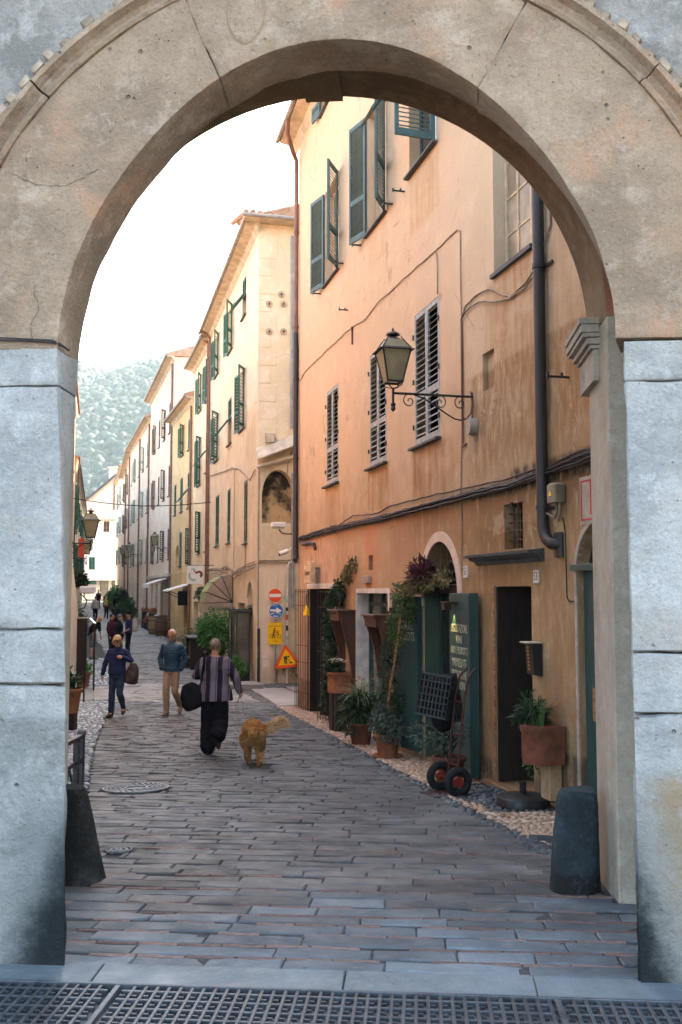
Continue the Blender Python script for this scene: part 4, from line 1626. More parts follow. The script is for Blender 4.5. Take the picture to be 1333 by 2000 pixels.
# second floor, open teal louvres
for (a, b, c, d), (a1, a2) in zip([h[:4] for h in HOLES[3:5]], ((-166, 149), (-165, 150))):
    w = (b - a) / 2
    sash(ochre, a + .03, b - .03, z(c) + .03, z(d) - .03, .15, 'window_frame', 'glass_sky', 2, 3)
    shutter(ochre, a, -.03, z(c) + .01, w - .01, d - c - .02, 'shutter_teal', a1, False, .06, .34, True)
    shutter(ochre, b, -.03, z(c) + .01, w - .01, d - c - .02, 'shutter_teal', a2, True, .06, .34, True)
    sill(ochre, a - .06, b + .06, z(c), 'slate', .07, .03)
    for xx in (a - .42, b + .36):
        lt = M()
        lt.box(xx - .012, -.16, z(c) - .03, xx + .012, 0, z(c) - .005)
        lt.box(xx - .035, -.165, z(c) - .05, xx + .035, -.15, z(c) + .02)
        lt.build('shutter_catch', MAT['iron'], ochre)
a, b, c, d = HOLES[5][:4]
sash(ochre, a + .03, b - .03, z(c) + .03, z(d) - .03, .15, 'shutter_teal', 'glass_dark', 2, 2)
sill(ochre, a - .06, b + .06, z(c), 'slate', .08, .035)
shutter(ochre, b, -.03, z(c) + .01, .58, d - c - .02, 'shutter_teal', 96, True, .06, .34, True)
fm, sm, hs = leaf_meshes(.62, 1.25, 'shutter_teal', .06, 0, False, False)
o = link('shutter', fm, ochre)
o.matrix_local = Matrix.Translation((a - .02, -.05, z(9.45))) @ Matrix.Rotation(RAD(-33), 4, 'X') @ Matrix.Translation((0, 0, -1.25))
for (a, b, c, d) in [h[:4] for h in HOLES[6:8]]:
    window_set(ochre, a, b, z(c), z(d), 'open', 'shutter_teal', .06)
# tall recessed window with a painted frame
a, b, c, d = HOLES[8][:4]
sash(ochre, a + .01, b - .01, z(c) + .02, z(d) - .01, .14, 'window_frame', 'glass_frost', 3, 4, 0, .045)
sill(ochre, a - .02, b + .03, z(c), 'slate', .05, .05)
# small barred window over the dark cornice
a, b, c, d = HOLES[10][:4]
M().box(a, .2, z(c), b, .22, z(d)).build('pane', MAT['dark_room'], ochre)
gb = M()
for i in range(1, 4):
    xx = a + (b - a) * i / 4
    gb.tube([(xx, .06, z(c)), (xx, .06, z(d))], .009, 6)
for i in range(1, 5):
    zz = c + (d - c) * i / 5
    gb.tube([(a, .06, z(zz)), (b, .06, z(zz))], .008, 6)
gb.build('window_grille', MAT['iron_rust'], ochre)
cr = M()
cr.prismx([(.0, z(1.95)), (-.03, z(1.955)), (-.05, z(1.985)), (-.11, z(2.01)), (-.12, z(2.03)), (-.17, z(2.035)), (-.175, z(2.065)), (0, z(2.085))], 10.86, 12.66)
cr.build('cornice', MAT['slate'], ochre)
# back of the shallow blind niche in the wall
a, b, c, d = HOLES[9][:4]
M().box(a, .068, z(c), b, .09, z(d)).build('niche_back', MAT['ochre'], ochre)
def dark_interior(a, b, c, d, y0, depth):
    """the unlit room behind a doorway"""
    r_ = M()
    r_.box(a - .4, y0, z(c) - .02, b + .4, y0 + depth, z(c))
    r_.box(a - .4, y0, z(d), b + .4, y0 + depth, z(d) + .02)
    r_.box(a - .42, y0, z(c), a - .4, y0 + depth, z(d))
    r_.box(b + .4, y0, z(c), b + .42, y0 + depth, z(d))
    r_.box(a - .4, y0 + depth, z(c), b + .4, y0 + depth + .02, z(d))
    r_.build('interior', MAT['wood_dark'], ochre)
# doorway 53
a, b, c, d = HOLES[11][:4]
dark_interior(a, b, c, d, .56, 2.6)
dl = M()
dl.bevbox(a + .005, .012, z(c) + .03, a + .045, .53, z(d) - .01, .004)
dl.build('door', MAT['wood_dark'], ochre)
M().bevbox(a + .42, .30, z(c) + .03, a + .48, .36, z(d) - .005, .006).build('door_edge', MAT['shutter_pale'], ochre)
df = M()
df.box(a - .05, -.012, z(c), a - .001, .02, z(d) + .04)
df.build('door_frame', MAT['wood_beam'], ochre)
ds = M()
ds.bevbox(a - .25, -.07, z(-.62), b + .02, .5, z(-.455), .01)
ds.build('doorstep', MAT['wood_beam'], ochre)
M().bevbox(b + .05, -.05, z(-.62), 13.3, -.002, z(-.40), .01).build('doorstep', MAT['wood_beam'], ochre)

# arched shop entrance 51
a, b = 8.82, 10.20
m_, r_ = (a + b) / 2, (b - a) / 2
tr = M(OT)
vs, fs = [], []
n = 40
sprg = 1.60
pts = [(-1, -.60)] + [(-1, -.1)] + [None]
ring = []
for i in range(n + 1):
    t = math.pi * i / n
    ring.append((-math.cos(t), math.sin(t)))
for (u, v) in ring:
    x0_, z0_ = m_ + u * r_, sprg + v * .70
    x1_, z1_ = m_ + u * (r_ + .13), sprg + v * .83
    vs += [(x0_, -.02, z0_), (x1_, -.02, z1_), (x1_, .0, z1_), (x0_, .02, z0_)]
for i in range(n):
    q = i * 4
    fs += [(q, q + 4, q + 5, q + 1), (q + 1, q + 5, q + 6, q + 2), (q, q + 3, q + 7, q + 4)]
tr.add(vs, fs)
tr.box(m_ - r_ - .13, -.02, 1.45, m_ - r_, .0, 1.60)
tr.box(m_ + r_, -.02, 1.45, m_ + r_ + .13, .0, 1.60)
MAT['trim'] = simple('trim', (.60, .47, .37), .8, .12, 4, .2, 40)
tr.build('arch_trim', MAT['trim'], ochre, True, 40)
M(OT).bevbox(a, .05, 1.62, b, .18, 1.74, .01).build('lintel', MAT['wood_dark'], ochre)
lu = M(OT)
for i in range(1, 8):
    t = math.pi * i / 8
    lu.tube([(m_ + .12 * math.cos(t), .12, 1.74 + .10 * math.sin(t)), (m_ + (r_ - .02) * math.cos(t), .12, 1.62 + .66 * math.sin(t))], .008, 6)
for q in (.3, .52):
    lu.tube([(m_ + r_ * q * math.cos(math.pi * i / 16), .12, 1.74 + .6 * q * math.sin(math.pi * i / 16)) for i in range(17)], .008, 6)
lu.build('lunette_grille', MAT['iron'], ochre)
M(OT).box(a, .33, 1.7, b, .34, 2.31).build('pane', MAT['glass_dark'], ochre)
# inside the shop: green side wall, dark room with a timber rack
sh = M(OT)
sh.box(a - .02, .35, -.6, a, 3.0, 2.3)
sh.box(a, 3.0, -.6, b + .8, 3.02, 2.3)
sh.box(b + .8, .35, -.6, b + .82, 3.0, 2.3)
sh.box(a, .36, 2.0, b + .8, 3.0, 2.02)
sh.box(a, .3, -.62, b + .8, 3.0, -.55)
MAT['shop_green'] = simple('shop_green', (.05, .085, .058), .8, .25, 2, .1, 30)
sh.build('shop_interior', MAT['shop_green'], ochre)
M(OT).box(a + .002, .015, -.58, a + .02, .34, 1.615).build('door_lining', MAT['shop_green'], ochre)
gl = M(OT)
gl.box(a + .02, .22, -.55, a + .08, .28, 1.62)
gl.box(m_ - .03, .22, -.55, m_ + .03, .28, 1.62)
gl.box(b - .08, .22, -.55, b - .02, .28, 1.62)
gl.build('door_frame', MAT['door_green'], ochre)
M(OT).box(a + .08, .24, -.5, m_ - .03, .25, 1.62).build('pane', MAT['glass_dark'], ochre)
# the two lettered green leaves, folded back on the wall; each plank is a piece of its own
MAT['letter'] = simple('letter', (.36, .36, .26), .8, .3, 12, 0)
# right leaf: hinge at the right jamb, flat on the wall, its printed face to the street
w_, h_ = .76, 2.10
rd = M().box(0, 0, 0, w_, .10, h_).build('green_door', MAT['door_green'], ochre, loc=(10.23, -.125, z(-.47)), rot=(0, 0, RAD(-2.5)))
rd['label'] = 'right green door leaf with rows of pale lettering'
ld = M().box(0, 0, 0, w_, .06, h_).build('green_door', MAT['door_green'], ochre, loc=(8.06, -.21, z(-.52)), rot=(0, 0, RAD(10)))
ld['label'] = 'left green door leaf half hidden by the climbing plant'
for dd in (rd, ld):
    n = 15
    pm_ = M().bevbox(.003, -.012, .07, w_ / n - .003, -.001, h_ - .01, .003).mesh('plank', MAT['door_green'])
    for i in range(n):
        link('plank', pm_, dd, (i * w_ / n, 0, 0))
    M().bevbox(0, -.014, .0, w_, -.001, .066, .003).build('rail', MAT['door_green'], dd)
for dd, x, y, ang, zb, rows in ((rd, 10.23, -.125, -2.5, -.47, [(1.205, 'DEGUSTAZIONE', .115), (1.075, 'VINI', .11), (.945, 'OLIO E PRODOTTI', .10), (.80, 'MARMELLATE', .115), (.66, 'PRODUZIONE', .11), (.535, 'CAMPIONI', .11)]),
                            (ld, 8.06, -.21, 10, -.52, [(1.44, 'MMAINO', .15), (1.17, 'CREATE', .14), (1.02, 'C.APRIOTS', .14)])):
    for zz, s, hh in rows:
        me = text_mesh(s, hh, .0015)
        wtxt = max(v.co.x for v in me.vertices) - min(v.co.x for v in me.vertices)
        if not me.materials:
            me.materials.append(MAT['letter'])
        t = link('lettering', me, dd, (w_ / 2, -.0145, zz - zb))
        want = min(.62, max(.2, len(s) * .055)) if dd is rd else min(.6, len(s) * .085)
        t.scale = (want / wtxt, 1, 1.25)
# lamp over the right leaf, lit
ll = M().box(.12, -.16, 1.98, .36, -.0, 2.0)
ll.box(.13, -.15, 1.90, .25, -.06, 1.98)
ll.build('door_lamp', MAT['iron_rust'], rd)
M().box(.14, -.13, 1.86, .19, -.06, 1.94).build('lamp_box', MAT['iron_rust'], ld)
sp = bpy.data.lights.new('door_lamp_light', 'SPOT')
sp.energy = 1.2
sp.color = (1, .86, .35)
sp.spot_size = RAD(60)
sp.shadow_soft_size = .015
so = bpy.data.objects.new('door_lamp_light', sp)
C.objects.link(so)
so.parent = rd
so.location = (.2, -.06, 1.885)
so.rotation_euler = (RAD(12), 0, 0)

# marble framed doorway
a, b, c, d = HOLES[13][:4]
mf = M(OT)
mf.bevbox(a - .0, -.018, -.58, a + .03, .27, 1.689, .004)
mf.box(a + .03, -.018, 1.62, 7.23, .0, 1.70)
mf.bevbox(7.15, -.02, 1.35, 7.23, .0, 1.62, .004)
mf.build('marble_frame', MAT['marble'], ochre)
M(OT).bevbox(a - .06, -.16, -.74, b + .12, .26, -.585, .012).build('doorstep', MAT['marble'], ochre)
gd = M(OT)
for xx in (a + .04, a + .72, a + .80, b - .55, b - .08):
    gd.box(xx, .2, -.58, xx + .07, .26, 1.62)
gd.box(a + .04, .202, 1.40, b, .258, 1.47)
gd.box(a + .04, .202, -.58, b, .258, -.12)
gd.build('door_frame', MAT['door_green'], ochre)
M(OT).box(a + .1, .235, -.12, b - .08, .24, 1.62).build('pane', MAT['glass_warm'], ochre)
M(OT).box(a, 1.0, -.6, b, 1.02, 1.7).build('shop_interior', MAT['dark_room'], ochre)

# barred shop doorway at the far corner
a, b, c, d = HOLES[14][:4]
M(OT).bevbox(a - .06, -.03, 1.705, b + .08, .05, 1.80, .006).build('lintel', MAT['marble'], ochre)
M(OT).bevbox(a - .05, -.10, -.98, b + .05, .45, -.855, .01).build('doorstep', MAT['marble'], ochre)
dark_interior(a, b, c, d, .5, 2.4)
M(OT).box(a + .55, .12, -.85, a + .63, .48, 1.7).build('door_frame', MAT['wood_dark'], ochre)
M(OT).box(b - .75, .03, -.15, b - .68, .10, .85).build('door_mirror', MAT['glass_sky'], ochre)
M(OT).box(a + .002, .02, -.85, a + .03, .47, 1.695).build('door_lining', MAT['wood_dark'], ochre)
def grille(x0, x1, y0, y1, zb, zt, nb, name='iron_gate'):
    mb = M(OT)
    for i in range(nb + 1):
        f = i / nb
        x, y = x0 + (x1 - x0) * f, y0 + (y1 - y0) * f
        mb.tube([(x, y, zb), (x, y, zt)], .0075, 6)
    for zz in (zb + .05, zb + .35, .15, .5, 1.35, zt - .06):
        mb.tube([(x0, y0, zz), (x1, y1, zz)], .008, 6)
    return mb.build(name, MAT['iron'], ochre)
grille(.52, 1.22, -.16, -.03, -.84, 1.70, 7)
grille(2.98, 3.40, -.20, -.03, -.80, 1.70, 5)
M(OT).box(a - .1, -.01, -.9, a - .02, .02, 1.7).build('door_frame', MAT['wood_dark'], ochre)

# wooden flower brackets
for (x0, x1, zt, zb) in ((4.35, 5.10, 1.30, .15), (6.72, 7.42, 1.27, .30)):
    br = M(OT)
    br.bevbox(x0 - .03, -.33, zt, x1 + .03, -.002, zt + .03, .006)
    for xx in (x0, x1 - .035):
        br.prismx([(-.30, zt), (-.002, zt), (-.002, zb), (-.05, zb), (-.12, zb + .45)], xx, xx + .035)
    br.box(x0 + .035, -.28, zt - .16, x1 - .035, -.25, zt)
    br.build('flower_bracket', MAT['wood_red'], ochre)
# little things fixed to the wall
M(OT).bevbox(5.74, -.06, 1.79, 6.16, -.001, 1.91, .01).build('junction_box', MAT['wall_white'], ochre)
a, b, c, d = HOLES[15][:4]
M(OT).box(a, .07, c, b, .09, d).build('vent', MAT['dark_room'], ochre)
MAT['box_dull'] = simple('box_dull', (.20, .17, .115), .6, .2, 6, .05, 60)
eb = M(OT)
eb.bevbox(12.99, -.13, 2.50, 13.17, -.002, 2.69, .02)
eb.tube([(13.05, -.05, 2.52), (13.05, -.05, 2.40), (13.0, -.05, 2.36), (12.85, -.06, 2.42)], .012, 6)
eb.tube([(13.12, -.05, 2.52), (13.13, -.06, 2.38), (13.08, -.05, 2.33)], .014, 6)
eb.build('electric_box', MAT['box_dull'], ochre, True, 30)
M(OT).prism([(13.05, 2.565), (13.11, 2.565), (13.08, 2.62)], -.135, -.131).build('hazard_mark', MAT['sign_yellow'], ochre)
# shallow hood over the little niche and the roller-shutter stub beside the pipe
M(OT).box(12.05, -.005, 2.80, 12.35, .02, 2.9).build('putlog_hole', MAT['wood_red'], ochre)
for (x, zz, L) in ((4.58, 6.76, .16), (13.26, 3.69, .22), (8.05, 7.60, .18)):
    hk = M(OT)
    hk.bar((x, 0, zz), (x, -L, zz), .02, .02)
    hk.bar((x, -L, zz - .02), (x, -L, zz + .035), .02, .02)
    hk.bar((x, -L * .35, zz), (x, -L * .35, zz + .04), .03, .02)
    hk.build('wall_hook', MAT['iron'], ochre)
# iron tie bars let into the wall
for (x, z0_, z1_) in ((4.97, 6.03, 6.35), (11.9, 2.56, 2.61)):
    M(OT).tube([(x, -.02, z0_), (x, -.02, z1_)], .016, 6).build('tie_bar', MAT['iron_rust'], ochre)

# pipes
bp = M(OT)
px = 12.79
bp.tube([(px, -.075, 12.0), (px, -.075, 2.33), (px + .02, -.075, 2.24), (px + .08, -.075, 2.16), (px + .17, -.07, 2.115), (px + .22, -.04, 2.11), (px + .24, .03, 2.11)], .06, 12)
for zz in (2.45, 4.9, 7.5, 10):
    bp.tube([(px, -.075, zz), (px, -.075, zz + .05)], .07, 12)
    bp.box(px + .05, -.03, zz, px + .20, -.01, zz + .03)
bp.build('downpipe', MAT['pipe_dark'], ochre, True, 40)
M(OT).tube([(px + .225, -.02, 1.98), (px + .225, -.02, 2.22)], .085, 12, 1, .35).build('pipe_socket', MAT['pipe_dark'], ochre, True)
cp = M(OT)
cp.tube([(.9, -.44, 12.05), (.75, -.42, 11.80), (.30, -.22, 11.62), (.06, -.08, 11.52), (.03, -.07, 11.3), (.03, -.07, 7.5)], .052, 12)
for zz in (7.6, 9.8):
    cp.tube([(.03, -.07, zz), (.03, -.07, zz + .05)], .062, 12)
cp.build('downpipe', MAT['pipe_brown'], ochre, True, 40)
cp = M(OT)
cp.tube([(.03, -.07, 7.5), (.06, -.07, 2.50), (.10, -.07, 2.42), (.16, -.10, 2.33)], .058, 12)
for zz in (2.6, 4.6, 6.4):
    cp.tube([(.05, -.07, zz), (.05, -.07, zz + .05)], .068, 12)
cp.build('downpipe', MAT['pipe_dark'], ochre, True, 40)
M(OT).tube([(.75, -.05, 2.66), (1.6, -.05, 2.66), (1.9, -.05, 2.62), (1.95, -.02, 2.50)], .035, 8).build('pipe_stub', MAT['pipe_dark'], ochre, True)
roof(ochre, -.25, 15.0, z(12.1), 9, .42, tiles=True, gutter='zinc')

# next door, mostly behind the gate: arched green door with a white surround
a, b = 13.36, 14.4
wm, wr = (a + b) / 2, (b - a) / 2
tr = M(OT)
vs, fs = [], []
for i in range(25):
    t = math.pi * i / 24
    vs += [(wm - wr * math.cos(t), -.015, 1.85 + .45 * math.sin(t)), (wm - (wr + .045) * math.cos(t), -.015, 1.85 + .50 * math.sin(t)), (wm - (wr + .045) * math.cos(t), .0, 1.85 + .50 * math.sin(t)), (wm - wr * math.cos(t), .03, 1.85 + .45 * math.sin(t))]
for i in range(24):
    q = i * 4
    fs += [(q, q + 4, q + 5, q + 1), (q + 1, q + 5, q + 6, q + 2), (q, q + 3, q + 7, q + 4)]
tr.add(vs, fs)
tr.box(a - .045, -.015, -.3, a, .0, 1.85)
tr.box(b, -.015, -.3, b + .07, .0, 1.85)
tr.build('door_surround', MAT['wall_white'], ochre, True, 40)
gdn = M(OT)
gdn.box(a, .06, -.3, b, .1, 1.84)
gdn.bevbox(a - .06, -.05, 1.84, b, .1, 1.90, .006)
for zz in (.2, 1.1):
    gdn.box(a + .08, .045, zz, b - .08, .06, zz + .6)
gdn.build('green_door', MAT['door_green'], ochre)
M(OT).box(a, .12, 1.9, b, .13, 2.3).build('pane', MAT['glass_dark'], ochre)

# ------------------------------------------------------------------ houses down the street
def near_to_far(n, f):
    """frame of a right-hand facade: origin at the near corner, x to the right, so x is negative along the street"""
    dx, dy = n[0] - f[0], n[1] - f[1]
    return Frame(n[0], n[1], math.degrees(math.atan2(dy, dx))), math.hypot(dx, dy)

MAT['yellow'] = plaster('yellow', (.70, .58, .385), (.60, .47, .29), (.78, .69, .51),
    [(-13, 0, 1.0, 4.2, .5, (.66, .52, .33), .5, 'rag'), (-13, 0, -.2, 1.2, .3, (.50, .40, .28), .7, 'rag'), (-13, .1, 8, 13, .8, (.70, .60, .44), .5, 'rag'),
     (-3, -.3, 5.0, 8.0, .4, (.45, .33, .19), .6, 'run'), (-4.2, -2.2, 2.6, 4.0, .15, (.42, .28, .13), .7, 'run'), (-8, -6.4, 2.6, 4.2, .15, (.42, .28, .13), .7, 'run')], .45, .4)
MAT['yellow_end'] = plaster('yellow_end', (.72, .61, .43), (.62, .50, .33), (.79, .71, .55),
    [(.80, 1.12, -.2, 3.05, .06, (.085, .080, .018), 1.0, 'rag'), (.0, 1.3, -.2, .75, .2, (.50, .40, .27), .7, 'rag'), (.0, 1.3, .75, 3.4, .2, (.74, .62, .46), .7, 'rag'),
     (.2, .5, 5.0, 6.0, .08, (.25, .19, .08), .8, 'run'), (.1, .9, 3.5, 4.4, .2, (.50, .33, .15), .6, 'run'), (.5, 1.2, .2, .65, .15, (.10, .09, .05), .7, 'rag')], .4, .35)
MAT['orange_wall'] = plaster('orange_wall', (.66, .47, .25), (.55, .37, .18), (.74, .57, .35), [(-9, 0, 0, 3.2, .5, (.42, .27, .10), .6, 'rag')], .5, .4)
MAT['pink_wall'] = plaster('pink_wall', (.70, .58, .46), (.60, .47, .36), (.77, .68, .57), (), .4, .35)
MAT['rose_wall'] = plaster('rose_wall', (.60, .38, .31), (.50, .30, .24), (.68, .47, .40), (), .4, .35)
MAT['cream_wall'] = plaster('cream_wall', (.72, .63, .50), (.58, .47, .37), (.76, .68, .58), (), .35, .3)
MAT['white_wall'] = plaster('white_wall', (.74, .69, .62), (.64, .57, .49), (.80, .77, .72), (), .3, .3)
MAT['salmon_wall'] = plaster('salmon_wall', (.60, .33, .22), (.50, .26, .17), (.68, .42, .30), (), .4, .35)
MAT['moss_bark'] = simple('moss_bark', (.10, .10, .03), .9, .5, 5, .5, 30)

def row_house(name, label, near, far, eave, depth, wall, wins, mat_sh, extra_holes=(), tiles=True, over=.42, group='houses along the right of the street', base=None, pitch=.10, right=True):
    F, L = near_to_far(near, far)
    zb = gz(near[1]) if base is None else base
    h = thing(name, label, 'house', F.w(0, 0, zb), F.r, group)
    holes = []
    for w in wins:
        d, wd, z0, z1 = w[:4]
        holes.append((-d - wd / 2, -d + wd / 2, z0 - zb, z1 - zb))
    for e in extra_holes:
        holes.append((e[0], e[1], e[2] - zb, e[3] - zb, *e[4:]))
    shell(h, -L, 0, -.9, eave - zb, depth, wall, holes, .16, 'wall', right)
    for w, ho in zip(wins, holes):
        window_set(h, ho[0], ho[1], ho[2], ho[3], w[4], w[5] if len(w) > 5 else mat_sh, pitch)
    for e in extra_holes:
        m = e[6] if len(e) > 6 else 'dark_room'
        dp = e[5] if len(e) > 5 else .16
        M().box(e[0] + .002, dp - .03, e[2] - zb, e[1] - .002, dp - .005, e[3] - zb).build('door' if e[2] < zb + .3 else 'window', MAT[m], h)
    roof(h, -L, 0, eave - zb, depth, over, tiles=tiles, gutter='zinc')
    return h, F, L, zb

# ---- the yellow house with the shutters
yh, YF, YL, YB = row_house('yellow_house', 'cream yellow house with green louvred shutters beyond the side street', (-2.35, 28.0), (-5.35, 40.3), 12.2, 8, 'yellow',
    [(2.95, .86, 10.27, 11.52, 'flap'), (6.25, 1.05, 9.95, 11.5, 'openwide'), (10.3, 1.10, 9.95, 11.5, 'open'),
     (3.2, 1.0, 6.72, 8.60, 'openwide'), (6.3, .95, 6.70, 8.30, 'flap'), (10.2, 1.08, 6.62, 8.40, 'openhalf'),
     (2.3, .74, 3.10, 5.02, 'closed'), (6.3, .80, 3.30, 5.15, 'closed'), (9.7, 1.1, 3.35, 5.25, 'closed')], 'shutter_green',
    [(-1.72, -.78, .95, 1.92, .47, .2, 'wood_dark'), (-1.85, -.70, -.9, .60, 0, .25, 'dark_room'), (-3.9, -2.3, -.9, 1.3, 0, .3, 'glass_dark'), (-6.2, -4.6, -.9, 1.15, 0, .3, 'dark_room'),
     (-8.9, -7.2, -.85, 1.25, 0, .3, 'glass_warm'), (-11.6, -9.8, -.8, 1.25, 0, .3, 'dark_room'), (-5.9, -5.3, 1.5, 2.2, .3, .12, 'glass_dark'), (-8.4, -7.8, 1.5, 2.2, .3, .12, 'glass_dark')], right=False)
yz = lambda v: v - YB
YT = lift(YB)
# end wall towards us with the blind arch, quoins and tie plates
ew = M()
ea = RAD(FQ.deg - YF.deg)
em = M(YT)
front_wall(em, -.012, 9, -1.8, 12.2, [(.125, 1.055, 3.57, 5.09, .75, .40), (1.02, 1.9, 6.85, 8.7, 0, .15)], .2)
end = em.build('end_wall', MAT['yellow_end'], yh, rot=(0, 0, ea))
nb = NT('niche_tone')
nb_c = nb.mix(nb.rng(nb.math('ADD', nb.noise(2.6, 5, .6), nb.mul(nb.sep()[2], .22)), 1.50, 1.78), (.50, .36, .19), (.045, .038, .026))  # patchy colour, darker towards the top
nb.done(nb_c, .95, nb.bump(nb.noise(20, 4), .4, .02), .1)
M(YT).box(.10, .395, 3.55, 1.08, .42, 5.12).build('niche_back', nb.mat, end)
qm = M(YT)
for k in range(14):
    zz = 11.7 - k * .52
    if zz < 5.9:
        break
    wq = .52 if k % 2 == 0 else .34
    qm2 = M(YT).bevbox(.0, -.012, zz - .50, wq, .0, zz - .02, .003)
    qm2.build('stone', MAT['yellow_end'], end)
MAT['tie_stain'] = simple('tie_stain', (.42, .33, .22), .9, .3, 9, .3, 40)
for (x, zz) in ((.295, 9.86), (.713, 9.89), (.651, 10.17), (.30, 9.055), (.716, 9.08)):
    r3 = M(YT).tube([(x, .0, zz), (x, -.025, zz)], .10, 14)
    r3.build('tie_plate', MAT['tie_stain'], end, True, 40)
    M(YT).tube([(x, -.02, zz), (x, -.05, zz)], .03, 8).build('tie_plate_boss', MAT['iron_rust'], end)
lean = M(YT)
lean.add([(-.06, -.42, 5.30), (2.0, -.42, 6.15), (2.0, 0.0, 6.45), (-.06, 0.0, 5.65), (-.06, -.42, 5.34), (2.0, -.42, 6.19), (2.0, .0, 6.49), (-.06, .0, 5.69)],
         [(0, 1, 2, 3), (7, 6, 5, 4), (0, 4, 5, 1), (1, 5, 6, 2), (3, 7, 4, 0)])
lean.build('lean_to_roof', MAT['eave_pale'], end)
M(YT).tube([(-.05, -.2, 5.12), (2.0, -.2, 5.78)], .05, 8).build('gutter', MAT['eave_pale'], end, True)
M(YT).bevbox(.20, -.10, 5.86, .46, -.001, 6.12, .01).build('junction_box', MAT['eave_pale'], end)
dp_ = M(YT)
dp_.tube([(.955, -.06, 11.9), (.955, -.06, 6.3)], .045, 8)
dp_.build('downpipe', MAT['pipe_grey'], end, True)
M(YT).tube([(1.0, -.06, 5.0), (1.0, -.06, 1.2)], .045, 8).build('downpipe', MAT['pipe_grey'], end, True)
gp = M(YT)
gp.tube([(1.3, -.05, 2.50), (1.0, -.06, 2.50), (.90, -.06, 2.44), (.86, -.06, 2.3), (.85, -.06, -1.0)], .035, 8)
gp.build('downpipe', MAT['white_paint'], end, True)
rs = M(YT)
for (z0_, z1_, m) in ((1.35, 1.5, 0), (1.1, 1.2, 1), (.85, 1.0, 2), (.55, .7, 1), (.3, .4, 3), (.05, .2, 0)):
    rs.cur = m
    rs.tube([(.848, -.062, z0_), (.848, -.062, z1_)], .037, 8, caps=False)
rs.build('stickers', [MAT['sign_teal'], MAT['iron'], MAT['orange_red'], MAT['plastic_grey']], end, True)
roofq = M(YT)
roofq.box(-.5, -.5, 12.205, 9, 8, 12.28)
roofq.build('roof_edge', MAT['eave_pale'], end)
M(YT).tube([(-.55, -.52, 12.25), (3.5, -.52, 12.25)], .055, 10).build('gutter', MAT['zinc'], end, True)
tt = M(YT)
xq = -.45
while xq < 3:
    tt.tube([(xq, -.5, 12.33 + rnd(-.01, .02)), (xq, 2.5, 13.1)], .08, 7)
    xq += .2
tag(tt.build('roof_tiles', MAT['roof_tile'], end, True, 50), kind='stuff')
# pipes, cornice cables and trim on the street front
downpipe(yh, -1.0 - 11.2, -.08, yz(-.8), yz(11.9), 'pipe_brown', .05, [(-12.2, -.3, yz(12.1)), (-12.2, -.5, yz(12.2))])
at_ = M(YT)
vs, fs = [], []
for i in range(21):
    t = math.pi * i / 20
    c_, s_ = -math.cos(t), math.sin(t)
    vs += [(-1.25 + .47 * c_, -.02, 1.45 + .47 * s_), (-1.25 + .57 * c_, -.02, 1.45 + .57 * s_), (-1.25 + .57 * c_, .0, 1.45 + .57 * s_), (-1.25 + .47 * c_, .02, 1.45 + .47 * s_)]
for i in range(20):
    q = i * 4
    fs += [(q, q + 4, q + 5, q + 1), (q + 1, q + 5, q + 6, q + 2), (q, q + 3, q + 7, q + 4)]
at_.add(vs, fs)
at_.build('arch_trim', MAT['eave_pale'], yh, True, 40)

# unseen taller house, added to close the side street and stop sun patches
bh = thing('added_side_house', 'unseen tall ochre house added to close the side street and block sun', 'house', (*FQ.w(9.5, -9.0, 0)[:2], gz(27)), FQ.r)
shell(bh, 0, 8, -.5, 16.5, 14, 'orange_wall', [])
roof(bh, 0, 8, 16.5, 14, .4, tiles=False)

# ---- next houses
h2, F2, L2, B2 = row_house('cream_house', 'cream house with brown downpipes and green shutters, second beyond the side street', (-5.33, 40.35), (-6.85, 46.0), 12.0, 8, 'yellow',
    [(1.0, .9, 9.6, 11.2, 'open'), (3.6, .9, 9.6, 11.2, 'open'), (1.0, .9, 6.6, 8.3, 'flap'), (3.6, .95, 6.3, 8.4, 'openhalf'),
     (.95, .9, 3.3, 5.1, 'closed'), (3.5, .9, 3.3, 5.1, 'half')], 'shutter_green',
    [(-2.2, -.7, -.8, 1.3, 0, .3, 'dark_room'), (-5.1, -3.4, -.8, 1.2, 0, .3, 'dark_room')])
downpipe(h2, -.15, -.10, .2, 12.6, 'pipe_brown', .06, [(-.15, -.3, 12.75), (-.15, -.5, 12.85)])
# raised attic behind it
att = M(lift(B2))
att.box(-5.6, 1.2, 12.2, -.4, 6, 14.0)
att.build('attic', MAT['cream_wall'], h2)
M(lift(B2)).prismx([(.6, 14.0), (3.6, 15.0), (6.4, 14.0)], -5.9, -.2).build('attic_roof', MAT['roof_tile'], h2)
h3, F3, L3, B3 = row_house('ochre_yellow_house', 'lower warm ochre house with a dark shop canopy and wine barrels in front', (-6.88, 46.1), (-9.0, 53.0), 10.7, 8, 'orange_wall',
    [(1.2, .9, 8.4, 9.9, 'closed'), (3.6, .9, 8.4, 9.9, 'openhalf'), (1.2, .9, 5.6, 7.3, 'flap'), (3.7, .9, 5.6, 7.3, 'closed'), (1.2, .9, 2.9, 4.6, 'half'), (3.8, .9, 2.9, 4.6, 'closed'), (6.0, .8, 5.6, 7.2, 'closed')], 'shutter_green',
    [(-2.4, -.8, -.7, 1.3, 0, .3, 'dark_room'), (-5.6, -4.3, 2.7, 4.0, .6, .25, 'wood_dark')])
downpipe(h3, -.25, -.08, .2, 11.0, 'pipe_brown', .055)
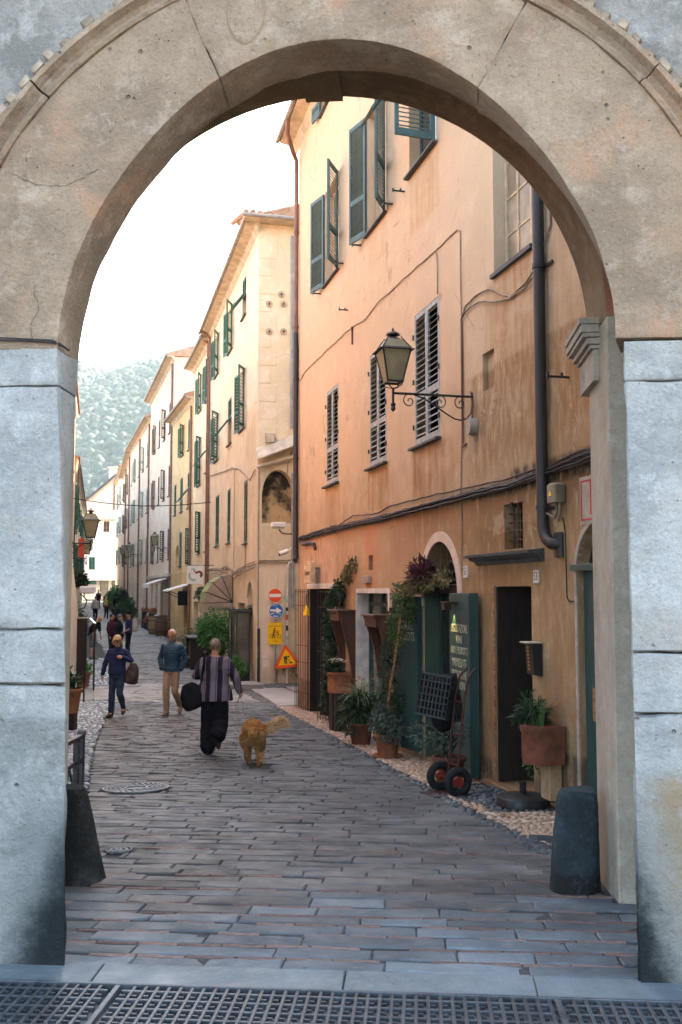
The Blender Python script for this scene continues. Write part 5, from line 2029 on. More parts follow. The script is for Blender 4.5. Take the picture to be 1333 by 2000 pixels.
h4, F4, L4, B4 = row_house('pink_house', 'tall pale pink house with a tiled roof end in the middle of the row', (-9.0, 53.1), (-12.7, 66.0), 14.3, 9, 'pink_wall',
    [(d, .9, zz, zz + 1.7, s) for d, s in ((1.7, 'closed'), (4.6, 'half'), (7.5, 'closed'), (10.4, 'open')) for zz in (3.4, 6.9, 10.4)], 'shutter_brown',
    [(-2.6, -1.2, -.5, 2.1, 0, .3, 'dark_room'), (-5.6, -4.2, -.5, 2.1, 0, .3, 'dark_room'), (-8.6, -7.2, -.5, 2.1, 0, .3, 'dark_room'), (-11.6, -10.2, -.5, 2.1, 0, .3, 'wood_dark')])
downpipe(h4, -.2, -.08, .2, 14.5, 'pipe_brown', .06)
M(lift(B4)).bevbox(-12.8, -.18, 2.45, -.05, -.001, 2.62, .02).build('string_course', MAT['eave_pale'], h4)
h5, F5, L5, B5 = row_house('cream_house', 'pale cream house with thin red brown pipes far down the row', (-12.72, 66.1), (-17.4, 82.0), 13.2, 9, 'cream_wall',
    [(d, .9, zz, zz + 1.7, s) for d, s in ((2, 'closed'), (5.3, 'half'), (8.6, 'closed'), (12, 'open'), (15, 'closed')) for zz in (3.6, 7.0, 10.2)], 'shutter_pale',
    [(-3.4, -1.9, -.4, 2.2, 0, .3, 'dark_room'), (-8.4, -6.9, -.4, 2.2, 0, .3, 'glass_warm'), (-13, -11.5, -.4, 2.2, 0, .3, 'dark_room')])
downpipe(h5, -.2, -.08, .2, 13.3, 'red_pipe' if 'red_pipe' in MAT else 'pipe_brown', .06)
downpipe(h5, -7.2, -.08, .2, 13.3, 'pipe_brown', .06)
h6, F6, L6, B6 = row_house('rose_house', 'rosy plaster house beside the shrubs near the end of the row', (-17.42, 82.1), (-21.9, 100.0), 13.0, 9, 'pink_wall',
    [(d, .9, zz, zz + 1.7, s) for d, s in ((2, 'closed'), (6, 'half'), (10, 'closed'), (14, 'open')) for zz in (4.0, 7.2, 10.2)], 'shutter_brown',
    [(-3.4, -1.9, -.1, 2.4, 0, .3, 'dark_room'), (-9, -7.5, -.1, 2.4, 0, .3, 'dark_room')])
downpipe(h6, -.2, -.08, .2, 13.0, 'pipe_brown', .06)
downpipe(h6, -9, -.08, .2, 13.0, 'pipe_brown', .06)
h7, F7, L7, B7 = row_house('white_house', 'narrow whitish house that closes the right row at the little square', (-21.92, 100.1), (-26.6, 118.0), 14.3, 9, 'white_wall',
    [(d, .9, zz, zz + 1.7, s) for d, s in ((2, 'closed'), (6, 'half'), (10, 'closed'), (14, 'open')) for zz in (4.6, 7.8, 11)], 'shutter_pale',
    [(-3.4, -1.9, .2, 2.8, .5, .3, 'shutter_pale'), (-9, -7.5, .2, 2.8, .5, .3, 'shutter_pale')])

# ---- across the end of the street
def facing_house(name, label, X0, X1, Y, z0, z1, wall, wins, mat_sh, depth=8, doors=()):
    zb = z0
    h = thing(name, label, 'house', (X0, Y, zb), 0)
    holes = [(w[0] - X0, w[1] - X0, w[2] - zb, w[3] - zb) for w in wins] + [(d[0] - X0, d[1] - X0, d[2] - zb, d[3] - zb) for d in doors]
    shell(h, 0, X1 - X0, -.5, z1 - zb, depth, wall, holes, .16)
    for w, ho in zip(wins, holes):
        window_set(h, *ho, w[4], w[5], .12)
    for d in doors:
        M().box(d[0] - X0, .3, d[2] - zb, d[1] - X0, .32, d[3] - zb).build('shop_window', MAT[d[4]], h)
    return h
he = facing_house('end_house', 'bright white house closing the far end of the street', -52, -20, 130, .9, 11.0, 'white_wall',
    [(-31.0, -30.2, 9.4, 11.0 - .2, 'closed', 'shutter_brown'), (-33.3, -32.3, 7.0, 8.6, 'closed', 'shutter_pale'), (-32.8, -32.0, 4.5, 6.1, 'closed', 'shutter_green'), (-29.3, -28.4, 6.9, 8.5, 'closed', 'eave_pale'), (-29.3, -28.4, 4.4, 6.0, 'closed', 'eave_pale'), (-35.6, -34.8, 4.4, 6.0, 'closed', 'shutter_pale')],
    None, 8, [(-34.6, -33.2, .95, 3.1, 'glass_warm'), (-31.3, -30.2, .95, 3.1, 'glass_warm'), (-29.8, -28.7, .95, 3.1, 'glass_dark')])
roof(he, 0, 32, 11.0 - .9, 8, .5, tiles=False, gutter='eave_pale')
aw = M()
aw.add([(17.3, 0, 3.1), (24.2, 0, 3.1), (24.2, -1.6, 2.35), (17.3, -1.6, 2.35), (17.3, -1.6, 2.15), (24.2, -1.6, 2.15), (17.3, 0, 3.06), (24.2, 0, 3.06)],
       [(0, 1, 2, 3), (3, 2, 5, 4), (6, 7, 2, 3)])
tag(aw.build('shop_awning', MAT['awning_white'], None, loc=(-52, 130, .9)), 'long white awning over the shop front at the end of the street', 'awning')
sg = M().box(-.6, -.05, -.45, .6, .05, .45)
o = tag(sg.build('shop_sign', MAT['shutter_green'], None, loc=(-32.2, 129.2, 3.0)), 'small green square sign under the white awning', 'sign')
# pink gable end rising behind it
hg_ = thing('gable_house', 'pink gabled house rising behind the white end house', 'house', (-56, 142, .9), 0)
gw = M()
gw.prism([(0, -.5), (32, -.5), (32, 19.0), (26, 19.2), (20.0, 14.0), (0, 9)], 0, 10)
gw.build('wall', MAT['pink_wall'], hg_)
rf = M()
rf.add([(-.3, -.4, 9.0), (20.0, -.4, 14.25), (26.3, -.4, 19.6), (26.3, 10.3, 19.6), (20, 10.3, 14.25), (-.3, 10.3, 9), (-.3, -.4, 8.6), (20, -.4, 13.8), (26.3, -.4, 19.2)],
       [(0, 1, 4, 5), (1, 2, 3, 4), (0, 6, 7, 1), (1, 7, 8, 2)])
rfo = rf.build('roof', MAT['slate'], hg_)
ch = M().box(22.3, 2, 15, 23.3, 3, 18.6).box(22.1, 1.8, 18.6, 23.5, 3.2, 18.8)
ch.build('chimney', MAT['pink_wall'], rfo)
M().tube([(23.6, -.08, 2), (23.6, -.08, 16.5)], .1, 8).build('downpipe', MAT['pipe_brown'], hg_)

# ---- left row
def left_house(name, label, near, far, eave, depth, wall, wins, mat_sh, tiles=False, doors=()):
    dx, dy = far[0] - near[0], far[1] - near[1]
    F = Frame(near[0], near[1], math.degrees(math.atan2(dy, dx)))
    L = math.hypot(dx, dy)
    zb = gz(near[1])
    h = thing(name, label, 'house', F.w(0, 0, zb), F.r, 'houses along the left of the street')
    holes = [(w[0] - w[1] / 2, w[0] + w[1] / 2, w[2] - zb, w[3] - zb) for w in wins] + [(d[0], d[1], d[2] - zb, d[3] - zb) for d in doors]
    shell(h, 0, L, -1.2, eave - zb, depth, wall, holes, .16)
    for w, ho in zip(wins, holes):
        window_set(h, *ho, w[4], mat_sh, .1)
    for d in doors:
        M().box(d[0], .18, d[2] - zb, d[1], .2, d[3] - zb).build('door', MAT[d[4]], h)
    roof(h, 0, L, eave - zb, depth, .12 if near[1] < 50 else .3, tiles=tiles)
    return h, F, L, zb
lh1, LF1, LL1, LB1 = left_house('salmon_house', 'salmon house with green shutters along the left edge of the street', (-1.05 - .2438 * 9, 9.0), (-1.05 - .2438 * 42, 42.0), 9.2, 8, 'salmon_wall',
    [(d, 1.0, zz, zz + 1.7, 'closed') for d in (8, 14, 20, 26, 31) for zz in (3.6, 6.4)], 'shutter_green', False, [(16.2, 17.3, -.8, 1.8, 'wood_red'), (23, 24, -.9, 1.5, 'wood_red')])
# its lower storey swells out towards the street
bt = M(lift(LB1))
bt.prismx([(.0, 3.0), (-.10, 2.2), (-.24, 1.2), (-.34, 0), (-.36, -1.3), (.0, -1.3)], 17.6, 33.9)
bt.build('battered_base', MAT['pink_wall'], lh1)
lh2, LF2, LL2, LB2 = left_house('white_house', 'white house with pale eaves far along the left side', (-11.3, 42.2), (-16.1, 60.0), 7.3, 8, 'white_wall',
    [(d, .9, zz, zz + 1.7, 'open') for d in (3, 8, 13) for zz in (2.0, 4.8)], 'shutter_green', False, [(5, 6.2, -.7, 1.6, 'wood_dark')])
lh3, LF3, LL3, LB3 = left_house('cream_house', 'cream house further along the left side', (-16.2, 60.2), (-23.4, 90.0), 9.4, 8, 'cream_wall',
    [(d, .9, zz, zz + 1.7, 'open') for d in (4, 10, 16, 22, 27) for zz in (3.0, 6.2)], 'shutter_green', True)
lh4, LF4, LL4, LB4 = left_house('pink_house', 'pale pink house at the far end of the left side', (-23.6, 90.2), (-30.4, 118.0), 10.5, 8, 'pink_wall',
    [(d, .9, zz, zz + 1.7, 'open') for d in (4, 10, 16, 22) for zz in (3.8, 7.0)], 'shutter_pale')

# ------------------------------------------------------------------ lanterns
def lantern(label, loc, rotz, L=1.0, k=1.0, detail=True, group='street lanterns on scrolled brackets'):
    t = thing('street_lantern', label, 'street lamp', loc, rotz, group)
    a = M()
    a.tube([(0, -.0, 0), (0, -L, 0)], .017 * k, 8)
    a.tube([(0, -L, -.16 * k), (0, -L, .07 * k)], .018 * k, 8)
    a.lathe([(.018, -.12), (.03, -.125), (.03, -.15), (.022, -.16), (.030, -.175), (.026, -.20), (.0, -.225)], (0, -L, 0), 10)
    a.build('arm', MAT['iron'], t, True, 40)
    s = M()
    def spiral(cy, cz, r0, turns, a0, sgn, n=26):
        pts = []
        for i in range(n + 1):
            f = i / n
            an = a0 + sgn * turns * 2 * math.pi * f
            r = r0 * (1 - .86 * f)
            pts.append((0, cy + r * math.cos(an), cz + r * math.sin(an)))
        return pts
    s.tube([(0, -L * .74, -.01), (0, -L * .62, -.045), (0, -L * .48, -.13), (0, -L * .34, -.22), (0, -L * .24, -.275), (0, -L * .16, -.29), (0, -L * .08, -.265), (0, -L * .03, -.2), (0, -.012, -.1), (0, -.012, .05)], .011 * k, 6)
    s.tube(spiral(-L * .80, -.085, .085, 1.3, math.pi / 2, 1), .008 * k, 6)
    s.tube(spiral(-L * .42, -.085, .085, 1.35, math.pi / 2, -1), .008 * k, 6)
    s.tube(spiral(-L * .16, -.085, .085, 1.3, math.pi / 2, 1), .008 * k, 6)
    s.build('scrollwork', MAT['iron'], t, True, 60)
    w0, w1, z0, z1 = .105 * k, .195 * k, .15 * k, .575 * k
    f = M()
    cs = [(-1, -1), (1, -1), (1, 1), (-1, 1)]
    for (u, v) in cs:
        f.bar((u * w0, -L + v * w0, z0), (u * w1, -L + v * w1, z1), .018 * k, .018 * k)
        f.tube([(u * w0, -L + v * w0, z0), (u * w0 * .9, -L + v * w0 * .9, z0 - .05 * k), (u * w0 * .35, -L + v * w0 * .35, z0 - .075 * k), (u * .01, -L + v * .01, z0 - .085 * k)], .008 * k, 6)
        f.bar((u * w1 * 1.02, -L + v * w1 * 1.02, z1 + .02), (u * w1 * .55, -L + v * w1 * .55, .74 * k), .014 * k, .014 * k)
        f.lathe([(.006, 0), (.009, .012), (.0, .03)], (u * w1 * .5, -L + v * w1 * .5, .745 * k), 6)
    def sqring(w, z_, h, o=.012):
        f.box(-w - o, -L - w - o, z_, w + o, -L - w + o, z_ + h)
        f.box(-w - o, -L + w - o, z_, w + o, -L + w + o, z_ + h)
        f.box(-w - o, -L - w + o, z_, -w + o, -L + w - o, z_ + h)
        f.box(w - o, -L - w + o, z_, w + o, -L + w - o, z_ + h)
    sqring(w0, z0 - .012, .024)
    f.build('lamp_frame', MAT['iron'], t)
    rim = M()
    ro, ri = w1 + .05 * k, w1 - .005
    vs = [(u * ro, -L + v * ro, z1) for u, v in cs] + [(u * ri, -L + v * ri, z1 + .035 * k) for u, v in cs] + [(u * ri, -L + v * ri, z1 - .004) for u, v in cs]
    fs = []
    for i in range(4):
        j = (i + 1) % 4
        fs += [(i, j, 4 + j, 4 + i), (i, 8 + i, 8 + j, j)]
    rim.add(vs, fs)
    rim.build('rim', MAT['iron'], t)
    for i in range(4):
        (u, v), (u2, v2) = cs[i], cs[(i + 1) % 4]
        p = M()
        p.quad((u * w0, -L + v * w0, z0 + .01), (u2 * w0, -L + v2 * w0, z0 + .01), (u2 * w1, -L + v2 * w1, z1), (u * w1, -L + v * w1, z1))
        p.build('pane', MAT['lantern_glass'], t)
        p = M()
        q0, q1 = w1 * .98, w1 * .54
        p.quad((u * q0, -L + v * q0, z1 + .03 * k), (u2 * q0, -L + v2 * q0, z1 + .03 * k), (u2 * q1, -L + v2 * q1, .735 * k), (u * q1, -L + v * q1, .735 * k))
        p.build('pane', MAT['lantern_glass'], t)
    c = M()
    c.lathe([(.115, .735), (.10, .755), (.055, .765), (.045, .79), (.06, .80), (.098, .805), (.092, .825), (.05, .85), (.02, .86), (.012, .875), (.018, .885), (.008, .90), (.0, .915)], (0, -L, 0), 16, k, k)
    for i in range(len(c.v)):
        x_, y_, z_ = c.v[i]
        c.v[i] = (x_, y_, z_ * k)
    c.build('cap', MAT['iron'], t, True, 40)
    M().lathe([(.0, .28), (.05, .30), (.075, .42), (.045, .52), (.03, .57)], (0, -L, 0), 10, k, k).build('bulb', MAT['plastic_white'], t, True)
    return t
lantern('large iron lantern on a scrolled bracket on the ochre house between grey shutters', FR.w(10.75, 0, 3.98), FR.r, 1.0, .86)
FL = Frame(-.84 - .2438 * 27, 27.0, 103.7)
lantern('iron lantern on the salmon house at the left edge of the street', FL.w(.0, 0, 2.95), FL.r, .62, 1.08)
lantern('smaller lantern hanging behind the first one on the left side', FL.w(6.5, .1, 2.75), FL.r, .55, .95)
for lab, F_, x_, z_, L_ in (('lantern on the ochre yellow house above the barrels', F4, -1.2, 4.0, .8), ('far lantern on the pale cream house in the row', F5, -6.0, 4.3, .8), ('tiny lantern near the end of the right row', F5, -13.0, 4.4, .8)):
    lantern(lab, F_.w(x_, 0, z_), F_.r, L_, 1.0)
jb = M()
jb.tube([(0, -.005, 0), (0, -.11, 0)], .075, 16, 1, 1.35)
jb.tube([(0, -.02, -.10), (0, -.02, -.3)], .008, 6)
o = tag(jb.build('junction_box', MAT['wall_white'], None, True, 40, loc=FR.w(10.86, 0, 3.60), rot=(0, 0, FR.r)), 'round white junction box under the big lantern bracket', 'junction box')

# ------------------------------------------------------------------ cables
def cable(name, label, F, runs, mat='cable', y=-.03, n=10, sag=0.0, wob=.008):
    mb = M()
    for pts, r, yo in runs:
        out = []
        for (p, q) in zip(pts[:-1], pts[1:]):
            k = max(2, int(abs(q[0] - p[0]) * 5 + abs(q[1] - p[1]) * 3))
            for i in range(k):
                f = i / k
                out.append((p[0] + (q[0] - p[0]) * f, y + yo + rnd(-wob, wob), p[1] + (q[1] - p[1]) * f + rnd(-wob, wob)))
        out.append((pts[-1][0], y + yo, pts[-1][1]))
        mb.tube(out, r, 6)
    X, Y, _ = F.w(0, 0, 0)
    return tag(mb.build(name, MAT[mat], None, True, 60, loc=(X, Y, 0), rot=(0, 0, F.r)), label, 'cable', 'cables on the house fronts')
cable('cable_bundle', 'thick black cable bundle sagging along the ochre house above the shops', FR,
      [([(.3, 2.80 + q), (2.9, 2.83 + q + rnd(-.02, .02)), (5.3, 2.81 + q), (6.9, 2.79 + q), (9.5, 2.80 + q + rnd(-.02, .02)), (11.9, 2.79 + q), (12.6, 2.82 + q), (13.5, 2.87 + q * 1.6), (14.8, 2.9 + q)], r, yo)
       for q, r, yo in ((0, .018, 0), (-.03, .016, -.01), (.03, .014, .005), (.01, .012, -.025), (-.02, .010, -.03), (.045, .009, 0))], 'cable', -.035)
cable('cable', 'thin cable looping just above the black bundle', FR, [([(3.3, 2.90), (4.0, 2.86), (5.0, 2.97), (6.6, 2.89), (7.4, 2.95), (9.3, 2.93), (10.4, 2.90), (11.9, 2.87), (12.65, 2.90)], .010, 0)], 'cable')
cable('cable', 'thin cable climbing across the ochre wall above the lantern', FR,
      [([(.15, 2.6), (.16, 6.35), (.76, 6.44), (2.9, 6.41), (4.96, 6.35), (5.83, 6.24), (6.63, 6.31), (8.27, 6.26), (9.51, 6.22), (10.30, 6.20), (10.40, 6.15), (10.43, 5.2), (10.42, 4.5), (10.41, 3.70), (10.36, 2.9), (10.36, 1.9)], .009, 0),
       ([(9.51, 6.20), (9.54, 6.1), (9.54, 5.6)], .008, 0)], 'cable_pale', -.015)
cable('cable', 'pair of looping wires left of the black downpipe', FR,
      [([(10.43, 5.05), (10.6, 5.14), (10.88, 5.17), (11.36, 5.13), (11.7, 4.95), (11.94, 4.86), (12.34, 4.89), (12.72, 5.0), (12.95, 5.3), (13.0, 6.2)], .011, 0),
       ([(10.43, 5.0), (10.6, 5.07), (11.04, 5.07), (11.5, 4.93), (11.94, 4.84), (12.34, 4.84), (12.69, 4.90), (12.9, 5.25)], .011, -.01)], 'cable_pale', -.02)
cable('conduit', 'straight pale conduit from the junction box up the ochre wall', FR, [([(10.56, 3.44), (10.44, 3.42), (10.44, 5.0)], .014, 0), ([(10.75, 3.5), (10.78, 3.9), (10.72, 4.05)], .010, 0)], 'pipe_brown', -.02, wob=.001)
cable('cable', 'thin black wire hanging beside the electric box', FR, [([(13.1, 2.36), (13.14, 2.2), (13.15, 1.6), (13.2, 1.55), (13.32, 1.56)], .006, 0)], 'cable', -.01, wob=.003)
cable('cable', 'tangled wires on the yellow house above the shops', YF, [([(-.02, 2.42 + q), (-2.0, 2.36 + q), (-4.0, 2.2 + q), (-6.2, 2.45 + q), (-8, 2.4 + q), (-12.6, 2.5 + q)], .02, yo) for q, yo in ((0, 0), (.06, -.02), (-.12, -.04))], 'cable_pale', -.05, wob=.02)
cable('cable', 'wire running up the yellow house between its windows', YF, [([(-.2, 5.1), (-1.2, 4.9), (-3.5, 5.5), (-5.2, 5.75), (-7.5, 5.9), (-12.5, 6.3)], .018, 0), ([(-2.0, 2.4), (-2.02, 4.9)], .014, 0), ([(-4.6, 2.4), (-4.62, 5.6)], .012, 0)], 'cable_pale', -.04, wob=.015)
cable('cable', 'wires on the end wall of the yellow house', FQ, [([(.03, 2.5), (1.6, 2.55)], .022, 0), ([(.03, 2.44), (1.6, 2.48)], .014, 0), ([(.03, -.2), (.03, 5.1)], .016, 0), ([(1.3, 5.9), (.95, 5.6), (.85, 5.2), (.83, 4.9)], .012, 0), ([(.46, 6.0), (.62, 5.85), (1.2, 5.95)], .01, 0)], 'cable_pale', -.04)
# wire slung across the street
a_, b_ = Vector(YF.w(-11.5, -.05, 5.15)), Vector((-6.2 - 2.2, 37.6, 5.35))
b_ = Vector((-1.05 - .2438 * 38 + .02, 38, 5.2))
mb = M()
mb.tube([a_.lerp(b_, i / 14) + Vector((0, 0, -.22 * math.sin(math.pi * i / 14))) for i in range(15)], .018, 6)
tag(mb.build('street_wire', MAT['cable'], None, True), 'dark wire slung across the street between the houses', 'cable')

# ------------------------------------------------------------------ foliage and pots
def foliage(c, r, n, L, W, mat, parent, name='foliage', seed=0, droop=.2, hollow=.35, T=None):
    n = int(n * 1.6)
    q = random.Random(seed)
    mb = M(T)
    c = Vector(c)
    # a few lobes make the outline uneven
    lobes = [(Vector((q.uniform(-.55, .55), q.uniform(-.55, .55), q.uniform(-.5, .6))), q.uniform(.45, .75)) for _ in range(7)]
    for i in range(n):
        lc, lr = lobes[i % len(lobes)]
        d = Vector((q.gauss(0, 1), q.gauss(0, 1), q.gauss(0, 1))).normalized()
        rad = lr * (hollow + (1 - hollow) * q.random() ** .6)
        p = lc + d * rad
        p = c + Vector((p.x * r[0], p.y * r[1], p.z * r[2]))
        dr = (d + Vector((q.uniform(-.7, .7), q.uniform(-.7, .7), q.uniform(-.7, .5) - droop))).normalized()
        nr = Vector((q.uniform(-.6, .6), q.uniform(-.6, .6), 1))
        k = q.uniform(.4, 1.3)
        mb.leaf(p, dr, nr, L * k, W * k * q.uniform(.7, 1.2))
    o = mb.build(name, MAT[mat], parent)
    return o

def pot_shape(r, h, rim=True, n=24, sy=1.0):
    pr = [(.0, 0), (r * .68, 0), (r * .70, .01), (r * .90, h * .84)]
    if rim:
        pr += [(r * .91, h * .85), (r * 1.0, h * .86), (r * 1.02, h * .9), (r * 1.02, h * .97), (r * .99, h), (r * .88, h), (r * .86, h * .9), (0, h * .9)]
    return M().lathe(pr, (0, 0, 0), n, 1, sy)

def potted(name, label, loc, r, h, rotz=0, mat='terracotta', saucer=False, group=None, cat='plant pot'):
    t = thing(name, label, cat, loc, rotz, group)
    pot_shape(r, h).build('pot', MAT[mat], t, True, 35)
    M().lathe([(0, h * .905), (r * .87, h * .905), (0, h * .93)], (0, 0, 0), 16).build('soil', MAT['soil'], t)
    if saucer:
        M().lathe([(0, 0), (r * .95, 0), (r * 1.15, .03), (r * 1.17, .05), (r * 1.08, .05), (r * .9, .015)], (0, 0, -.012), 24).build('saucer', MAT[mat], t, True, 35)
    return t

def spiky(parent, c, n, L, W, mat, seed, up=.9, droop=.9, spread=1.0, name='leaves'):
    q = random.Random(seed)
    mb = M()
    for i in range(n):
        a = q.uniform(0, 2 * math.pi)
        s = q.uniform(.15, 1) * spread
        d = Vector((math.cos(a) * s, math.sin(a) * s, up * q.uniform(.6, 1.2)))
        mb.strap(Vector(c) + Vector((q.uniform(-.05, .05), q.uniform(-.05, .05), 0)), d, L * q.uniform(.6, 1.2), W * q.uniform(.7, 1.2), droop * q.uniform(.5, 1.4))
    return mb.build(name, MAT[mat], parent, True, 60)

def flowers(parent, c, r, n, size, mat, seed, name='flowers'):
    q = random.Random(seed)
    mb = M()
    for i in range(n):
        p = Vector(c) + Vector((q.uniform(-1, 1) * r[0], q.uniform(-1, 1) * r[1], q.uniform(-.3, 1) * r[2]))
        for k in range(5):
            a = 2 * math.pi * k / 5 + q.random()
            mb.leaf(p, (math.cos(a), math.sin(a), .35), (0, 0, 1), size, size * .8)
    return mb.build(name, MAT[mat], parent)

def on_road(F, x, y):
    X, Y, _ = F.w(x, y, 0)
    return (X, Y, gz(Y))

# terracotta flower box with white blooms on its stand, left of the marble door
X, Y, _ = FR.w(4.80, -.23, 0)
t = thing('flower_box', 'terracotta flower box with white and yellow blooms left of the marble doorway', 'planter', (X, Y, -.10), FR.r)
b = M()
b.prismz([(-.24, .17), (-.24, -.02), (-.20, -.12), (-.10, -.17), (.10, -.17), (.20, -.12), (.24, -.02), (.24, .17)], 0, .30)
b.prismz([(-.26, .18), (-.26, -.03), (-.215, -.135), (-.105, -.19), (.105, -.19), (.215, -.135), (.26, -.03), (.26, .18)], .302, .35)
b.build('pot', MAT['terracotta'], t, True, 30)
foliage((0, -.02, .43), (.26, .19, .14), 420, .07, .045, 'leaf_dark', t, 'foliage', 31)
flowers(t, (.03, -.03, .53), (.19, .13, .05), 34, .035, 'flower_white', 5)
flowers(t, (-.2, -.1, .45), (.05, .05, .05), 5, .05, 'flower_yellow', 6)
stn = M()
stn.bevbox(-.20, -.12, -.66, .06, .16, 0, .01)
stn.bevbox(.10, -.10, -.66, .22, .16, 0, .01)
stand = tag(stn.build('planter_stand', MAT['wood_dark'], None, loc=(X, Y, -.102), rot=(0, 0, FR.r)), 'dark wooden stand under the terracotta flower box', 'stand')

# climber by the barred shop
t = thing('climbing_plant', 'dark leafy climber around the barred shop and up the ochre wall', 'climbing plant', FR.w(3.9, -.12, -.75), FR.r)
sm_ = M()
for k in range(4):
    xx = rnd(-.15, .15)
    sm_.tube([(xx, rnd(-.05, .05), 0), (xx + rnd(-.1, .1), rnd(-.05, .05), .7), (xx + rnd(-.2, .2), .05, 1.5), (xx + rnd(-.1, .4), .06, 2.2)], [.018, .014, .01, .006], 6)
sm_.build('stems', MAT['wood_dark'], t, True)
for i, (x, y, zz, r3, n) in enumerate(((.0, -.05, .75, (.30, .16, .42), 700), (-.05, -.05, 1.55, (.32, .16, .42), 800), (.15, -.02, 2.2, (.30, .14, .22), 420), (.35, .02, 2.42, (.36, .10, .22), 330), (.75, .06, 2.66, (.30, .06, .16), 140), (1.2, .07, 2.85, (.30, .05, .14), 80), (.1, -.05, .3, (.22, .14, .2), 200))):
    foliage((x, y, zz), r3, n, .075, .045, 'leaf_dark' if i < 4 else 'leaf_dry' if i in (4, 5) else 'leaf_dark', t, 'foliage', 50 + i)
# hanging mass of spider plants and ivy before the marble door
t = potted('spider_plant', 'big mound of ivy and striped spider plants before the marble doorway', on_road(FR, 6.75, -.34), .2, .34, 0, 'terracotta_dark', False, None, 'potted plant')
foliage((-.05, 0, .48), (.36, .28, .36), 1300, .075, .05, 'leaf_dark', t, 'foliage', 61)
spiky(t, (0, -.02, .72), 90, .52, .02, 'leaf_stripe', 62, .7, 1.5, 1.0, 'leaves')
spiky(t, (-.05, -.1, .45), 50, .45, .022, 'leaf_mid', 63, .4, 1.6, 1.0, 'leaves')
flowers(t, (.05, .02, .98), (.15, .1, .06), 14, .03, 'flower_red', 64)
# tall pot with the climber that goes up to the arch
t = potted('potted_climber', 'terracotta pot on a saucer with a climber up the left green door leaf', on_road(FR, 8.28, -.36), .19, .33, 0, 'terracotta', True, None, 'potted plant')
tk_ = M()
tk_.tube([(0, 0, .3), (.06, .0, .8), (.22, .05, 1.4), (.42, .08, 2.0), (.50, .12, 2.45)], [.025, .022, .02, .018, .012], 7, )
tk_.tube([(.03, .03, .3), (-.02, .05, .9), (.06, .08, 1.5), (.3, .1, 2.1)], [.015, .014, .012, .008], 6)
tk_.build('stem', MAT['wood_beam'], t, True)
# (stems lean along the wall axis)
Trot = Matrix.Rotation(FR.r, 4, 'Z')
for ch in t.children:
    if ch.name.startswith('stem'):
        ch.rotation_euler = (0, 0, FR.r)
for i, (x, y, zz, r3, n, mt) in enumerate(((-.05, 0, .52, (.30, .24, .26), 700, 'leaf_blue'), (.02, 0, .85, (.24, .2, .3), 450, 'leaf_dark'), (.08, .02, 1.3, (.18, .14, .3), 260, 'leaf_dark'), (.2, .04, 1.75, (.2, .12, .3), 260, 'leaf_mid'), (.36, .08, 2.15, (.24, .12, .22), 330, 'leaf_mid'), (.28, .02, .42, (.26, .2, .2), 330, 'leaf_blue'))):
    foliage((x, y, zz), r3, n, .062, .034, mt, t, 'foliage', 70 + i, T=Trot)
# wreath of purple and dry leaves over the arched doorway
t = thing('doorway_creeper', 'purple and dry creeper draped over the arched doorway lintel', 'climbing plant', FR.w(9.3, -.10, 1.72), FR.r)
foliage((-.15, -.02, .16), (.42, .14, .16), 420, .12, .036, 'leaf_purple', t, 'foliage', 81, -.5)
foliage((-.1, -.04, .02), (.55, .16, .14), 620, .075, .03, 'leaf_dry', t, 'foliage', 82)
foliage((.5, 0, .10), (.45, .08, .10), 190, .07, .026, 'leaf_dry', t, 'foliage', 83)
foliage((-.62, -.06, -.2), (.20, .12, .34), 300, .06, .026, 'leaf_mid', t, 'foliage', 84)
vn = M()
for k in range(7):
    vn.tube([(rnd(-.6, -.4), -.05, -.1), (rnd(-.6, -.2), -.05, .1), (rnd(-.1, .2), -.03, rnd(.05, .2)), (rnd(.4, .9), 0, rnd(.02, .14))], .006, 5)
vn.build('stems', MAT['wood_beam'], t, True)

# pot with the low shrub, and the hand truck before it
t = potted('potted_shrub', 'terracotta pot with a sparse shrub behind the hand truck', (1.20, 11.28, gz(11.28)), .19, .33, 0, 'terracotta_dark', False, None, 'potted plant')
foliage((-.12, .05, .52), (.36, .28, .24), 420, .06, .036, 'leaf_blue', t, 'foliage', 91)
sm_ = M()
for k in range(6):
    sm_.tube([(0, 0, .3), (rnd(-.15, .1), rnd(-.1, .1), .5), (rnd(-.35, .2), rnd(-.2, .2), .68)], .008, 5)
sm_.build('stems', MAT['wood_dark'], t, True)

MAT['truck_red'] = simple('truck_red', (.055, .016, .011), .55, .4, 12, .1, 60, .35)
ht = thing('hand_truck', 'dark red hand truck with black rubber wheels leaning before the green door', 'hand truck', (1.12, 10.72, gz(10.72)), RAD(-68))
f = M()
for xx in (-.10, .10):
    f.tube([(xx, .06, .10), (xx, .10, .5), (xx, .16, 1.0), (xx, .22, 1.22), (xx * .9, .30, 1.30)], .014, 8)
for zz, yy_ in ((.3, .08), (.6, .115), (.95, .155)):
    f.tube([(-.10, yy_, zz), (.10, yy_, zz)], .010, 6)
f.tube([(-.2, .02, .155), (.2, .02, .155)], .012, 6)
f.box(-.16, -.24, .0, .16, .06, .012)
f.build('frame', MAT['truck_red'], ht, True, 40)
for xx in (-.2, .2):
    w = M()
    pts = [(xx, .02 + .115 * math.cos(2 * math.pi * i / 28), .155 + .115 * math.sin(2 * math.pi * i / 28)) for i in range(29)]
    w.tube(pts, .042, 10, caps=False)
    wo = w.build('wheel', MAT['rubber'], ht, True)
    rm_ = M()
    rm_.tube([(xx - .026, .02, .155), (xx + .026, .02, .155)], .052, 20)
    rm_.tube([(xx - .04, .02, .155), (xx + .04, .02, .155)], .022, 14)
    rm_.build('rim', MAT['red_paint'], wo, True, 30)
